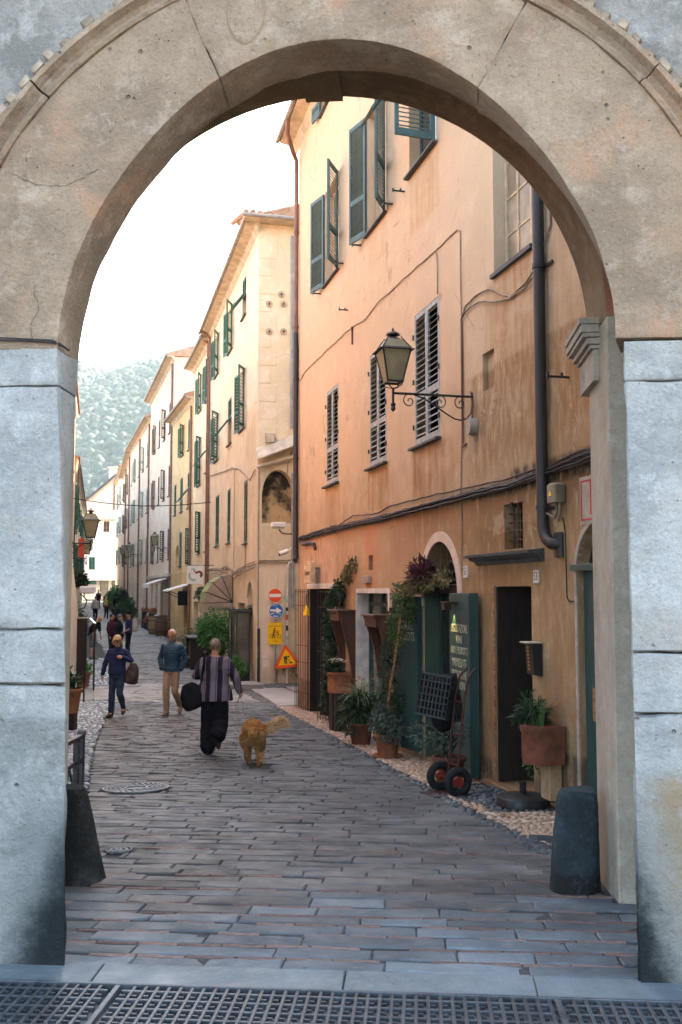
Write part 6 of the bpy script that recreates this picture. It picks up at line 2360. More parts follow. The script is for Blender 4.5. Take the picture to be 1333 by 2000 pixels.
def crate(label, loc, rot, sx, sy, sz):
    t = thing('crate', label, 'crate', loc, rot)
    b = M()
    for k in range(4):
        x0, y0, x1, y1 = [(-sx, -sy, sx, -sy), (sx, -sy, sx, sy), (sx, sy, -sx, sy), (-sx, sy, -sx, -sy)][k]
        for i in range(9):
            f_ = i / 8
            b.bar((x0 + (x1 - x0) * f_, y0 + (y1 - y0) * f_, 0), (x0 + (x1 - x0) * f_, y0 + (y1 - y0) * f_, sz), .012, .012)
        for j in range(7):
            h = sz * j / 6
            b.bar((x0, y0, h), (x1, y1, h), .012, .022 if j in (0, 6) else .012)
    b.build('lattice', MAT['plastic_dark'], t)
    M().box(-sx, -sy, -.006, sx, sy, .004).build('bottom', MAT['plastic_dark'], t)
    M().box(-sx + .03, -sy + .03, .005, sx - .03, sy - .03, sz * .86).build('contents', MAT['cloth_black'], t)
    return t
c1 = crate('black plastic lattice crate strapped high on the hand truck', (1.0, 10.92, gz(10.6) + .78), RAD(-28), .17, .10, .44)
c1.rotation_euler = (RAD(-6), RAD(8), RAD(-28))
c2 = crate('second black lattice crate tilted on the hand truck beside the green leaf', (1.20, 11.02, gz(10.6) + .72), RAD(-20), .12, .10, .48)
c2.rotation_euler = (RAD(4), RAD(-9), RAD(-20))
bgm = M()
bgm.ell((0, 0, 0), (.16, .12, .25), 14, 10)
o = tag(bgm.build('sack', MAT['cloth_black'], None, True, loc=(1.11, 10.97, gz(10.6) + .85), rot=(0, 0, .3)), 'dark sack wedged between the crates on the hand truck', 'sack')

# umbrella foot
ub = thing('umbrella_base', 'dark grey half round umbrella base standing on the pebbles', 'umbrella base', (1.765, 9.87, gz(9.87) - .002), RAD(8))
b = M()
hx = [(.25 * math.cos(2 * math.pi * i / 40), .25 * math.sin(2 * math.pi * i / 40)) for i in range(40)]
sq = lambda x, y: (math.copysign(abs(x / .25) ** .8, x) * .25, math.copysign(abs(y / .25) ** .8, y) * .25)
lv = [(.90, .0), (1.0, .025), (1.0, .07), (.95, .10), (.80, .118), (.12, .135)]
vs, fs = [], []
for k, zz in lv:
    vs += [(*[c * k for c in sq(x, y)], zz) for x, y in hx]
for i in range(len(lv) - 1):
    for j in range(40):
        fs.append((i * 40 + j, i * 40 + (j + 1) % 40, (i + 1) * 40 + (j + 1) % 40, (i + 1) * 40 + j))
fs.append(tuple((len(lv) - 1) * 40 + j for j in range(40)))
b.add(vs, fs)
b.build('base', MAT['plastic_dark'], ub, True, 40)
M().lathe([(.034, .13), (.034, .21), (.030, .22), (.036, .22), (.036, .245), (.022, .245), (.022, .2)], (0, 0, 0), 14).build('socket', MAT['sole'], ub, True, 40)
t = thing('iron_cover', 'square ribbed iron cover beside the right guard stone', 'drain cover', (1.72, 8.05, gz(8.05) + .004), RAD(-13.7))
cv = M().bevbox(-.25, -.28, -.02, .25, .28, .004, .003)
cv.build('plate', MAT['grate_iron'], t)
rb_ = M().bevbox(-.235, -.006, .004, .235, .006, .009, .002).mesh('rib', MAT['grate_iron'])
for i in range(17):
    link('rib', rb_, t, (0, -.25 + i * .031, 0))

# half pot on the wall by door 53
X, Y, _ = FR.w(12.95, -.215, 0)
t = thing('wall_planter', 'big terracotta half round planter on the wall beside doorway 53', 'planter', (X, Y, .02), FR.r)
b = M()
pl_ = [(-.215, .20), (-.215, 0)] + [(-.215 * math.cos(math.pi * i / 14), -.205 * math.sin(math.pi * i / 14)) for i in range(1, 14)] + [(.215, 0), (.215, .20)]
b.prismz([(x * .93, y * .93 if y < 0 else y) for x, y in pl_], 0, .05)
b.prismz([(x * .97, y * .97 if y < 0 else y) for x, y in pl_], .05, .335)
b.prismz([(x * 1.05, y * 1.05 if y < 0 else y) for x, y in pl_], .335, .40)
b.build('pot', MAT['terracotta_dark'], t, True, 30)
foliage((-.10, -.02, .5), (.24, .18, .16), 420, .10, .03, 'leaf_dark', t, 'foliage', 101)
spiky(t, (-.02, 0, .38), 46, .34, .028, 'leaf_dark', 102, 1.1, .9, .8)
spiky(t, (.14, -.02, .38), 6, .42, .055, 'leaf_mid', 103, 1.3, .5, .7)
foliage((-.22, -.02, .05), (.08, .12, .26), 130, .06, .03, 'leaf_mid', t, 'foliage', 104)
M().bevbox(-.14, .06, -.38, .10, .21, -.005, .01).build('pedestal', MAT['ochre'], t)
t.scale = (.82, .88, .90)

# letter box by doorway 53
t = thing('letter_box', 'dark metal letter box with a brass slot column right of doorway 53', 'letter box', FR.w(12.42, 0, .80), FR.r)
b = M()
b.prismx([(-.012, 0), (-.10, .02), (-.12, .33), (-.012, .33)], 0, .17)
b.build('box', MAT['plastic_dark'], t)
M().bevbox(-.02, -.17, .331, .19, -.01, .345, .004).build('lid', MAT['plastic_grey'], t)
sl_ = M()
for i in range(7):
    sl_.box(.055, -.102 - .0023 * i - .008, .06 + i * .036, .085, -.098 - .0023 * i, .082 + i * .036)
sl_.build('slots', MAT['brass'], t)

# house numbers
def plaque(label, F, x, zz, w, h, txt, size, matb='white_paint', matl='iron', cat='house number', thick=.02, y=-.001, extra=None):
    t = thing('plaque', label, cat, F.w(x, y, zz), F.r)
    M().bevbox(-w / 2, -thick, -h / 2, w / 2, 0, h / 2, .004).build('plate', MAT[matb], t)
    if txt:
        me = text_mesh(txt, size, .001)
        if not me.materials:
            me.materials.append(MAT[matl])
        l = link('lettering', me, t, (0, -thick - .001, 0))
        l.scale = (1, 1, 1.35)
    return t
plaque('white enamel house number 51 right of the arched doorway', FR, 10.485, 1.886, .14, .14, '51', .10)
plaque('white enamel house number 53 above the narrow dark doorway', FR, 12.485, 1.80, .12, .13, '53', .09)
t = plaque('pink bordered white sign over the green door beside the gate', FR, 13.75, 2.48, .56, .44, 'R', .34, 'wall_white', 'flower_red', 'sign')
for k in range(4):
    x0, z0_, x1, z1_ = [(-.25, .17, .25, .185), (-.25, -.185, .25, -.17), (-.25, -.169, -.235, .169), (.235, -.169, .25, .169)][k]
    M().box(x0, -.024, z0_, x1, -.021, z1_).build('border', MAT['flower_red'], t)
t = plaque('small reddish notice on the green door beside the gate', FR, 13.62, .63, .2, .3, None, 0, 'wood_beam', 'iron', 'notice', .012, -.0)
t.location = FR.w(13.62, .055, .63)
# carved wooden shop board
t = thing('shop_sign', 'thick pale wooden shop board with thin hand lettering above the barred door', 'sign', FR.w(2.02, -.16, 1.815), FR.r)
b = M()
b.prism([(-.30, .03), (-.27, .0), (.10, .012), (.30, .0), (.315, .2), (.30, .43), (.1, .445), (-.29, .44), (-.315, .2)], -.05, .05)
bo = b.build('board', MAT['wood_pale'], t)
for s, zz, hh in (('I', .34, .11), ('Pomodori', .21, .13)):
    me = text_mesh(s, hh, .001, shear=.3)
    if not me.materials:
        me.materials.append(MAT['wood_dark'])
    l = link('lettering', me, t, (-.02, -.0515, zz))
    l.scale = (.92, 1, 1.3)
M().bar((-.22, .05, .3), (-.22, .158, .3), .02, .02).bar((.22, .05, .3), (.22, .158, .3), .02, .02).build('fixing', MAT['iron'], t)
# yellow bird feeder lamp in the barred door
t = thing('bell_lamp', 'small yellow lamp hanging inside the barred shop door', 'lamp', FR.w(1.35, -.08, 1.15), FR.r)
M().lathe([(.0, .22), (.02, .2), (.06, .08), (.075, .0), (.0, -.01)], (0, 0, 0), 12).build('shade', MAT['sign_yellow'], t, True, 40)
M().tube([(0, 0, .2), (0, 0, .45)], .005, 6).build('cord', MAT['iron'], t)

# security cameras on the corner pipe
t = thing('security_camera', 'white bullet camera on a bracket low on the brown corner pipe', 'camera', FR.w(.02, -.13, 2.58), FR.r)
M().tube([(-.05, -.28, -.10), (-.02, -.10, -.03)], .05, 12).build('housing', MAT['plastic_white'], t, True, 40)
M().tube([(-.055, -.30, -.106), (-.05, -.275, -.1)], .042, 12).build('lens', MAT['sole'], t, True, 40)
M().tube([(-.02, -.1, -.03), (0, 0, .06)], .015, 6).build('bracket', MAT['plastic_white'], t)
t = thing('wall_floodlight', 'white box floodlight on a black curved arm by the corner pipe', 'lamp', FR.w(.0, -.13, 2.93), FR.r)
M().tube([(0, 0, 0), (-.05, -.12, 0), (-.1, -.22, .02), (-.12, -.28, .1)], .016, 8).build('arm', MAT['iron'], t, True)
M().bevbox(-.2, -.45, .16, .0, -.15, .26, .01).build('housing', MAT['plastic_white'], t)
M().box(-.18, -.42, .12, -.02, -.18, .158).build('lens', MAT['plastic_grey'], t)

# ------------------------------------------------------------------ traffic signs on the yellow house corner
SGW = lambda x, y, zz: FQ.w(x, y, zz)
po = tag(M().tube([(0, 0, -.96), (0, 0, 1.72)], .03, 10).build('sign_pole', MAT['steel'], None, True, 40, loc=SGW(.51, -.06, 0), rot=(0, 0, FQ.r)), 'grey steel pole carrying the traffic signs at the corner', 'pole')
def disc(mb, r, y0, y1, cx=0, cz=0, n=36):
    mb.prism([(cx + r * math.cos(2 * math.pi * i / n), cz + r * math.sin(2 * math.pi * i / n)) for i in range(n)], y0, y1)
t = thing('no_entry_sign', 'round red no entry sign at the top of the corner pole', 'traffic sign', SGW(.495, -.115, 1.535), FQ.r)
b = M(); disc(b, .207, -.004, .006); b.build('plate', MAT['sign_white'], t)
b = M(); disc(b, .192, -.007, -.0045); b.build('field', MAT['sign_red'], t)
M().box(-.165, -.010, -.045, .165, -.0075, .045).build('bar', MAT['sign_white'], t)
t = thing('arrow_sign', 'round blue sign with a white arrow and stickers under the no entry sign', 'traffic sign', SGW(.525, -.115, 1.105), FQ.r)
b = M(); disc(b, .210, -.004, .006); b.build('plate', MAT['sign_white'], t)
b = M(); disc(b, .196, -.007, -.0045); b.build('field', MAT['sign_blue'], t)
M().prism([(-.175, -.005), (-.175, .045), (.005, .045), (.005, .10), (.165, .005), (.005, -.08), (.005, -.02)], -.010, -.0075).build('arrow', MAT['sign_white'], t)
st_ = M()
st_.prism([(-.155, -.095), (-.05, -.075), (-.045, -.045), (-.15, -.06)], -.011, -.0075)
st_.prism([(-.09, .145), (.03, .15), (.03, .165), (-.09, .16)], -.011, -.0075)
st_.prism([(-.08, -.155), (.06, -.16), (.06, -.135), (-.08, -.13)], -.011, -.0075)
st_.build('sticker', MAT['paper'], t)
b = M(); disc(b, .032, -.011, -.0075, .105, -.085, 16); disc(b, .02, -.013, -.0111, .105, -.085, 16)
b.build('sticker', MAT['sign_teal'], t)
t = thing('bicycle_sign', 'yellow rectangular sign of a walker pushing a bicycle', 'sign', SGW(.50, -.112, .48), FQ.r)
M().bevbox(-.20, -.004, -.30, .20, .004, .30, .003).build('plate', MAT['sign_yellow'], t)
bk = M()
def ringm(mb, cx, cz, r, w, y0, y1, n=24):
    for i in range(n):
        a0, a1 = 2 * math.pi * i / n, 2 * math.pi * (i + 1) / n
        mb.prism([(cx + (r - w) * math.cos(a0), cz + (r - w) * math.sin(a0)), (cx + r * math.cos(a0), cz + r * math.sin(a0)), (cx + r * math.cos(a1), cz + r * math.sin(a1)), (cx + (r - w) * math.cos(a1), cz + (r - w) * math.sin(a1))], y0, y1)
Y0_, Y1_ = -.0075, -.0045
ringm(bk, -.10, -.075, .058, .010, Y0_, Y1_)
ringm(bk, .11, -.075, .058, .010, Y0_, Y1_)
def seg(mb, p, q, w, y0=None, y1=None):
    y0 = Y0_ - .0005 if y0 is None else y0
    d = Vector((q[0] - p[0], q[1] - p[1])).normalized() * w / 2
    nx_, nz_ = -d.y, d.x
    mb.prism([(p[0] + nx_, p[1] + nz_), (p[0] - nx_, p[1] - nz_), (q[0] - nx_, q[1] - nz_), (q[0] + nx_, q[1] + nz_)], y0, Y1_ if y1 is None else y1)
for p, q, w in (((.11, -.075), (.07, .06), .012), ((-.10, -.075), (-.02, .03), .010), ((-.02, .03), (.075, .02), .010), ((.0, -.08), (.075, .03), .010), ((.07, .06), (.11, .06), .010)):
    seg(bk, p, q, w)
seg(bk, (-.02, .10), (-.045, .0), .035, Y0_ - .002)
seg(bk, (-.045, .01), (-.075, -.14), .022, Y0_ - .003)
seg(bk, (-.04, .01), (-.0, -.14), .022, Y0_ - .0035)
seg(bk, (-.015, .095), (.065, .055), .014, Y0_ - .004)
disc(bk, .022, Y0_ - .001, Y1_, -.012, .135, 14)
bk.build('pictogram', MAT['sign_black'], t)
for s, zz, hh in (('AREA PEDONALE', .20, .045), ('bici a mano', -.185, .03), ('ordinanza', -.225, .028)):
    me = text_mesh(s, hh, .0006)
    if not me.materials:
        me.materials.append(MAT['sign_black'])
    link('lettering', me, t, (0, -.0055, zz))
t = thing('road_works_sign', 'tilted red and yellow triangular road works sign leaning at the corner', 'traffic sign', SGW(.82, -.18, -.24), FQ.r)
t.rotation_euler = (RAD(-6), RAD(-6), FQ.r)
def rtri(R_, rc, n=6, a0=90):
    pts = []
    for k in range(3):
        a = RAD(a0 + 120 * k)
        cx, cz = (R_ - 2 * rc) * math.cos(a), (R_ - 2 * rc) * math.sin(a)
        for i in range(n + 1):
            b_ = a - RAD(60) + RAD(120) * i / n
            pts.append((cx + rc * math.cos(b_), cz + rc * math.sin(b_)))
    return pts
M().prism(rtri(.455, .045), -.004, .02).build('plate', MAT['wood_beam'], t)
M().prism(rtri(.445, .045), -.008, -.0045).build('border', MAT['sign_red'], t)
M().prism(rtri(.30, .01), -.012, -.0085).build('field', MAT['sign_yellow'], t)
wk = M()
yk0, yk1 = -.016, -.0125
disc(wk, .026, yk0, yk1, .05, .075, 14)
for p, q, w in (((-.075, .055), (.015, .055), .075), ((-.06, .05), (-.06, -.115), .032), ((-.0, .04), (-.022, -.03), .032), ((-.022, -.03), (-.012, -.115), .03)):
    seg(wk, p, q, w, yk0 - .0007 * abs(p[0]) * 10, yk1)
seg(wk, (.0, .03), (.09, -.07), .012, yk0 - .003, yk1)
wk.prism([(.05, -.115), (.165, -.115), (.13, -.085), (.10, -.065), (.075, -.085)], yk0 - .002, yk1)
wk.build('pictogram', MAT['sign_black'], t)
tp = M()
for (x0, y0, z0_, x1, y1, z1_) in ((-.33, .02, -.2, -.33, .02, -.72), (.25, .02, -.15, .25, .02, -.72), (.05, .03, 0, .35, .25, -.72)):
    tp.bar((x0, y0, z0_), (x1, y1, z1_), .015, .015)
tp.build('stand', MAT['iron_rust'], t)
for lab, x, zz in (('pale paper notice pasted on the corner wall under the signs', .25, -.12), ('torn paper notice pasted just below the other notice', .26, -.35)):
    tag(M().box(-.085, -.003, -.10, .085, 0, .10).build('paper_notice', MAT['paper'], None, loc=SGW(x, -.002, zz), rot=(0, 0, FQ.r)), lab, 'notice')
tag(M().bevbox(-.04, -.03, -.95, .04, .0, .62, .004).build('metal_post', MAT['iron'], None, loc=SGW(.05, -.03, 0), rot=(0, 0, FQ.r)), 'slim dark metal post on the corner of the yellow house', 'post')

# ------------------------------------------------------------------ shops of the yellow house
def YR(x, y, z_=None):
    X, Y, _ = YF.w(x, y, 0)
    return (X, Y, gz(Y) if z_ is None else z_)
# dutch canopy
t = thing('awning', 'beige folding canopy with script lettering on the yellow house', 'awning', YF.w(-5.0, -.02, 1.30), YF.r)
Rr, n, W2 = .92, 4, 1.7
arc = [(-Rr * math.sin(RAD(92) * i / n), Rr * math.cos(RAD(92) * i / n)) for i in range(n + 1)]
cv = M()
for i in range(n):
    (y0, z0_), (y1, z1_) = arc[i], arc[i + 1]
    cv.cur = 0
    cv.add([(0, 0, 0), (0, y0, z0_), (0, y1, z1_)], [(0, 1, 2)])
    cv.add([(-W2, 0, 0), (-W2, y0, z0_), (-W2, y1, z1_)], [(0, 2, 1)])
    cv.cur = 1 if i >= 1 else 0
    cv.quad((0, y0, z0_), (-W2, y0, z0_), (-W2, y1, z1_), (0, y1, z1_))
cv.build('canvas', [MAT['canvas'], MAT['canvas_green']], t)
rbm = M()
for (y, zz) in arc:
    rbm.tube([(.006, 0, 0), (.006, y, zz)], .012, 6)
    rbm.tube([(-.0, y, zz), (-W2, y, zz)], .012, 6)
rbm.build('ribs', MAT['wood_dark'], t)
vl = M()
k = 12
for i in range(k):
    f0, f1 = i / k, (i + 1) / k
    za, zb_ = -.36 - .03 * math.sin(f0 * 12), -.36 - .03 * math.sin(f1 * 12)
    vl.quad((.01, -Rr * f0, -.02), (.01, -Rr * f1, -.02), (.03 + .015 * math.sin(9 * f1), -Rr * f1, zb_), (.03 + .015 * math.sin(9 * f0), -Rr * f0, za))
    vl.quad((-W2 * f0, -Rr - .005, -.02), (-W2 * f1, -Rr - .005, -.02), (-W2 * f1, -Rr - .015, zb_), (-W2 * f0, -Rr - .015, za))
vl.build('valance', MAT['canvas'], t)
me = text_mesh('Cucinaidea', .17, .001, shear=.35)
if not me.materials:
    me.materials.append(MAT['wood_dark'])
l = link('lettering', me, t, (.034, -.45, -.2), (0, 0, RAD(90)))
# hanging heart sign
sp_ = YF.w(-10.6, -.72, 2.28)
t = thing('hanging_sign', 'white square hanging sign with a green and red apple heart', 'sign', sp_, FQ.r)
M().bevbox(-.31, -.02, -.35, .31, .02, .35, .01).build('board', MAT['sign_white'], t)
def swirl(mb, cx, cz, r, a0, a1, w0, w1, y0, y1, n=16):
    for i in range(n):
        f0, f1 = i / n, (i + 1) / n
        b0, b1 = RAD(a0 + (a1 - a0) * f0), RAD(a0 + (a1 - a0) * f1)
        q0, q1 = w0 + (w1 - w0) * f0, w0 + (w1 - w0) * f1
        mb.prism([(cx + (r - q0) * math.cos(b0), cz + (r - q0) * math.sin(b0)), (cx + (r + q0) * math.cos(b0), cz + (r + q0) * math.sin(b0)), (cx + (r + q1) * math.cos(b1), cz + (r + q1) * math.sin(b1)), (cx + (r - q1) * math.cos(b1), cz + (r - q1) * math.sin(b1))], y0, y1)
b = M(); swirl(b, -.05, -.03, .17, 150, 290, .035, .05, -.025, -.0205); swirl(b, -.08, .17, .06, 0, 180, .03, .02, -.025, -.0205, 8)
b.build('emblem', MAT['sign_teal'], t)
b = M(); swirl(b, .14, .02, .10, 170, -60, .03, .055, -.025, -.0205); seg(b, (-.06, .17), (.05, .06), .04, -.025, -.0205)
b.build('emblem', MAT['red_paint'], t)
M().tube([(-.3, .0, .36), (.8, .0, .36)], .014, 6).build('bracket', MAT['iron'], t)
# display cases with glass doors at the corner shop
for i, (x, lab) in enumerate(((-.95, 'tall dark glass display case nearest the corner of the yellow house'), (-2.1, 'tall dark glass display case beside the shrub'))):
    t = thing('display_case', lab, 'display case', YR(x, -.28), YF.r, 'dark display cases by the shop door')
    f = M()
    for xx in (-.26, .22):
        for yy_ in (-.2, .16):
            f.box(xx, yy_, 0, xx + .04, yy_ + .04, 1.98)
    f.box(-.30, -.24, 1.985, .30, .24, 2.03)
    f.box(-.26, -.2, 0, .26, .2, .32)
    f.build('frame', MAT['iron'], t)
    M().box(-.22, -.185, .33, .22, -.18, 1.97).build('pane', MAT['glass_sky'], t)
    M().box(.225, -.16, .33, .23, .16, 1.97).build('pane', MAT['glass_warm'], t)
t = thing('flower_basket', 'white blossom basket in the arched niche of the yellow house', 'flower basket', YF.w(-1.25, .02, 1.05), YF.r)
M().lathe([(0, -.1), (.18, -.08), (.25, .02), (.0, .03)], (0, 0, 0), 14).build('basket', MAT['leaf_mid'], t, True)
flowers(t, (0, 0, .1), (.28, .12, .10), 60, .08, 'flower_white', 7)
foliage((0, 0, -.02), (.38, .2, .12), 220, .07, .04, 'leaf_mid', t, 'foliage', 111)
t = potted('potted_shrub', 'low green geranium pot at the foot of the display case', YR(-.55, -.5), .2, .25, 0, 'terracotta_dark', False, None, 'potted plant')
foliage((0, 0, .42), (.34, .3, .28), 600, .08, .06, 'leaf_bright', t, 'foliage', 112)
t = potted('potted_tree', 'tall bright green shrub in a pot before the shop on the right', YR(-3.35, -.75), .26, .36, 0, 'terracotta_dark', False, None, 'potted plant')
M().tube([(0, 0, .3), (.03, 0, .9), (0, .05, 1.5)], [.03, .025, .015], 7).build('trunk', MAT['wood_dark'], t, True)
foliage((0, 0, 1.28), (.62, .55, .62), 1700, .13, .075, 'leaf_bright', t, 'crown', 113)
foliage((.1, 0, .6), (.35, .35, .35), 420, .11, .06, 'leaf_mid', t, 'foliage', 114)
t = thing('table', 'dark high table with a grey slate top before the yellow house', 'table', YR(-5.9, -1.0), YF.r)
M().bevbox(-.95, -.42, .98, .95, .42, 1.03, .008).build('table_top', MAT['slate'], t)
for xx in (-.85, .78):
    M().bevbox(xx, -.36, 0, xx + .07, .36, .978, .005).build('leg', MAT['wood_dark'], t)
M().box(-.78, -.3, .0, .78, -.27, .9).build('panel', MAT['wood_dark'], t)
t = potted('potted_cactus', 'small terracotta pot with a cactus on the slate table', YR(-5.6, -1.0, gz(33) + 1.03), .13, .24, 0, 'terracotta', False, None, 'potted plant')
cc = M()
for q in range(4):
    a = q * 1.7
    cc.ell((.05 * math.cos(a), .05 * math.sin(a), .38 + .05 * q), (.03, .03, .2), 8, 6)
cc.build('cactus', MAT['leaf_blue'], t, True)
t = thing('stone_bench', 'low slab bench at the foot of the slate table', 'bench', YR(-6.6, -1.35), YF.r)
M().bevbox(-.9, -.25, .26, .9, .25, .33, .01).build('seat', MAT['slate'], t)
for xx in (-.7, .55):
    M().bevbox(xx, -.2, 0, xx + .15, .2, .258, .01).build('leg', MAT['slate'], t)
for i, (x, y, r, h, lab, mt, s) in enumerate(((-8.6, -.9, .22, .34, 'leafy pot on the steps left of the slate table', 'leaf_mid', .5), (-9.6, -.7, .24, .40, 'drooping green plant pot between table and barrels', 'leaf_dry', .62), (-11.0, -.7, .22, .36, 'square terracotta pot with bare twigs beside the dark barrel', 'leaf_dry', .22))):
    t = potted('potted_plant', lab, YR(x, y), r, h, 0, 'terracotta', False, 'pots before the yellow house', 'potted plant')
    foliage((0, 0, h + s * .5), (s, s * .9, s * .8), int(900 * s), .14, .05, mt, t, 'foliage', 120 + i)
t = thing('hanging_pot', 'terracotta hanging pot with greenery beside the heart sign', 'hanging pot', YF.w(-11.4, -.35, 1.15), YF.r)
pot_shape(.2, .32).build('pot', MAT['terracotta'], t, True, 35)
foliage((0, 0, .42), (.36, .3, .22), 420, .12, .06, 'leaf_mid', t, 'foliage', 130)
M().tube([(0, .33, .6), (0, 0, .6), (0, 0, .3)], .012, 6).build('bracket', MAT['iron'], t)
t = thing('stone_figure', 'small pale stone cat figure by the low bench', 'figure', YR(-8.0, -1.55), YF.r)
fg = M()
fg.loft([(0, 0, 0, .14, .2), (0, 0, .1, .15, .2), (0, -.02, .3, .1, .13), (0, -.04, .42, .08, .09), (0, -.06, .5, .085, .09), (0, -.06, .58, .05, .06)], 12)
fg.ell((0, -.08, .55), (.085, .095, .08), 10, 7)
for sx in (-1, 1):
    fg.add([(sx * .03, -.06, .61), (sx * .08, -.06, .60), (sx * .065, -.05, .69)], [(0, 1, 2)])
fg.build('body', MAT['cloth_beige'], t, True)
def barrel(label, loc, mat):
    t = thing('wine_barrel', label, 'barrel', loc, rnd(0, 6), 'wine barrels before the ochre yellow house')
    n = 18
    zs = [(0, .27), (.2, .315), (.46, .335), (.72, .315), (.93, .27)]
    st = M()
    for q, (a0, a1) in enumerate(((.02, .98),)):
        for i in range(len(zs) - 1):
            (z0_, r0), (z1_, r1) = zs[i], zs[i + 1]
            p0, p1 = 2 * math.pi * a0 / n, 2 * math.pi * a1 / n
            st.quad((r0 * math.cos(p0), r0 * math.sin(p0), z0_), (r0 * math.cos(p1), r0 * math.sin(p1), z0_), (r1 * math.cos(p1), r1 * math.sin(p1), z1_), (r1 * math.cos(p0), r1 * math.sin(p0), z1_))
    sm2 = st.mesh('plank', MAT[mat], True, 60)
    for i in range(n):
        link('plank', sm2, t, (0, 0, 0), (0, 0, 2 * math.pi * i / n))
    hp = M()
    for zz, r in ((.05, .285), (.22, .322), (.70, .322), (.88, .285)):
        hp.tube([(0, 0, zz - .025), (0, 0, zz + .025)], r + .006, 24)
    hp.build('hoops', MAT['iron_rust'], t, True, 40)
    M().tube([(0, 0, .0), (0, 0, .90)], .262, 20).build('lid', MAT[mat], t)
    return t
barrel('dark brown wine barrel nearest the road', (-9.05, 50.6, gz(50.6)), 'barrel_wood')
barrel('paler wine barrel behind the dark one', (-9.75, 52.4, gz(52.4)), 'barrel_pale')
barrel('pale wine barrel hard against the wall behind the others', (-9.4, 53.3, gz(53.3)), 'barrel_pale')
# canopy of the ochre yellow house
t = thing('shop_canopy', 'small grey shop canopy over the doorway of the ochre yellow house', 'canopy', F3.w(-1.6, 0, 1.55), F3.r)
M().add([(-1.3, 0, .45), (1.1, 0, .45), (1.1, -1.0, .15), (-1.3, -1.0, .15), (-1.3, 0, .40), (1.1, 0, .40), (1.1, -1.0, .10), (-1.3, -1.0, .10)], [(0, 1, 2, 3), (7, 6, 5, 4), (2, 1, 5, 6), (3, 2, 6, 7), (0, 3, 7, 4)]).build('canvas', MAT['awning_white'], t)
M().tube([(1.0, 0, -.3), (1.0, -.9, .1)], .02, 6).tube([(-1.2, 0, -.3), (-1.2, -.9, .1)], .02, 6).build('brackets', MAT['iron'], t)
M().bevbox(.95, -.55, -.55, 1.15, -.05, .12, .04).build('rolled_shade', MAT['cloth_black'], t)
t = thing('shop_awning', 'pale awning over the shop front of the pink house', 'awning', F4.w(-3.0, 0, 1.9), F4.r)
M().add([(-2.2, 0, .5), (2.2, 0, .5), (2.2, -1.1, .15), (-2.2, -1.1, .15), (-2.2, -1.1, -.05), (2.2, -1.1, -.05)], [(0, 1, 2, 3), (3, 2, 5, 4)]).build('canvas', MAT['awning_white'], t)
# goods outside the shops further on
BK = ['low basket of red goods nearest the barrels', 'raised basket of white goods near the barrels', 'tall stand of terracotta coloured goods by the pink house', 'low basket of yellow goods under the pale awning', 'raised basket of beige goods under the pale awning', 'tall stand of orange goods under the pale awning',
      'low basket of red goods beyond the pale awning', 'raised basket of white goods beyond the pale awning', 'tall stand of terracotta goods at the far end of the baskets', 'low basket of yellow goods last in the row of baskets']
cols = ['flower_red', 'cloth_white', 'terracotta', 'flower_yellow', 'cloth_beige', 'orange_red']
for i in range(10):
    d = 1.0 + i * .75
    X, Y, _ = F4.w(-d, -.75 + .25 * (i % 2), 0)
    t = thing('goods_basket', BK[i], 'basket', (X, Y, gz(Y)), F4.r, 'baskets of goods before the pink house')
    h = .35 + .3 * (i % 3)
    M().box(-.22, -.18, 0, .22, .18, h).build('stand', MAT['wood_dark'], t)
    M().lathe([(0, h), (.2, h), (.27, h + .16), (.0, h + .1)], (0, 0, 0), 12).build('basket', MAT['wood_beam'], t, True)
    bl = M()
    for q in range(9):
        bl.ell((rnd(-.16, .16), rnd(-.16, .16), h + .16 + rnd(0, .06)), (.07, .07, .06), 7, 5)
    bl.build('goods', MAT[cols[i % 6]], t, True)
for lab, F_, x, h, r, m in (('round green shrub in a tub far down the right side', F5, -3.5, 1.1, .5, 'leaf_mid'), ('slim dark cypress in a tub far down the right side', F5, -8.0, 1.7, .35, 'leaf_dark'), ('bushy bright shrub beside the rose house', F6, -1.0, 1.7, .6, 'leaf_bright'), ('low hedge tub near the far square', F6, -7.0, 1.0, .8, 'leaf_dark'), ('dark hedge tub before the white house', F6, -12.0, 1.2, .9, 'leaf_dark')):
    X, Y, _ = F_.w(x, -1.0, 0)
    t = thing('tub_shrub', lab, 'shrub', (X, Y, gz(Y)), 0, 'tub shrubs far down the street')
    M().lathe([(0, 0), (.3, 0), (.38, .4), (.0, .38)], (0, 0, 0), 12).build('tub', MAT['terracotta_dark'], t, True, 40)
    foliage((0, 0, .35 + h / 2), (r, r, h / 2 + .15), 1100, .2, .11, m, t, 'crown', int(x * -10) + 7)

# ------------------------------------------------------------------ left side of the street
t = potted('potted_succulent', 'big terracotta pot of fleshy dark leaves at the left edge', (-4.76, 17.7, gz(17.7) + .30), .22, .42, 0, 'terracotta', False, 'pots along the left wall', 'potted plant')
spiky(t, (0, 0, .36), 26, .42, .09, 'leaf_dark', 141, 1.2, .35, .75)
foliage((0, 0, .5), (.22, .22, .2), 70, .16, .09, 'leaf_dark', t, 'foliage', 142)
tag(M().bevbox(-.12, -.12, -.3, .12, .12, -.002, .01).build('pot_stand', MAT['wood_dark'], None, loc=(-4.76, 17.7, gz(17.7) + .30)), 'dark stand under the succulent pot at the left edge', 'stand')
t = potted('potted_plant', 'terracotta pot with light green leaves beside the dark menu board', (-6.95, 27.2, gz(27.2)), .20, .40, 0, 'terracotta', False, 'pots along the left wall', 'potted plant')
foliage((0, 0, .5), (.22, .22, .18), 260, .10, .05, 'leaf_bright', t, 'foliage', 143)
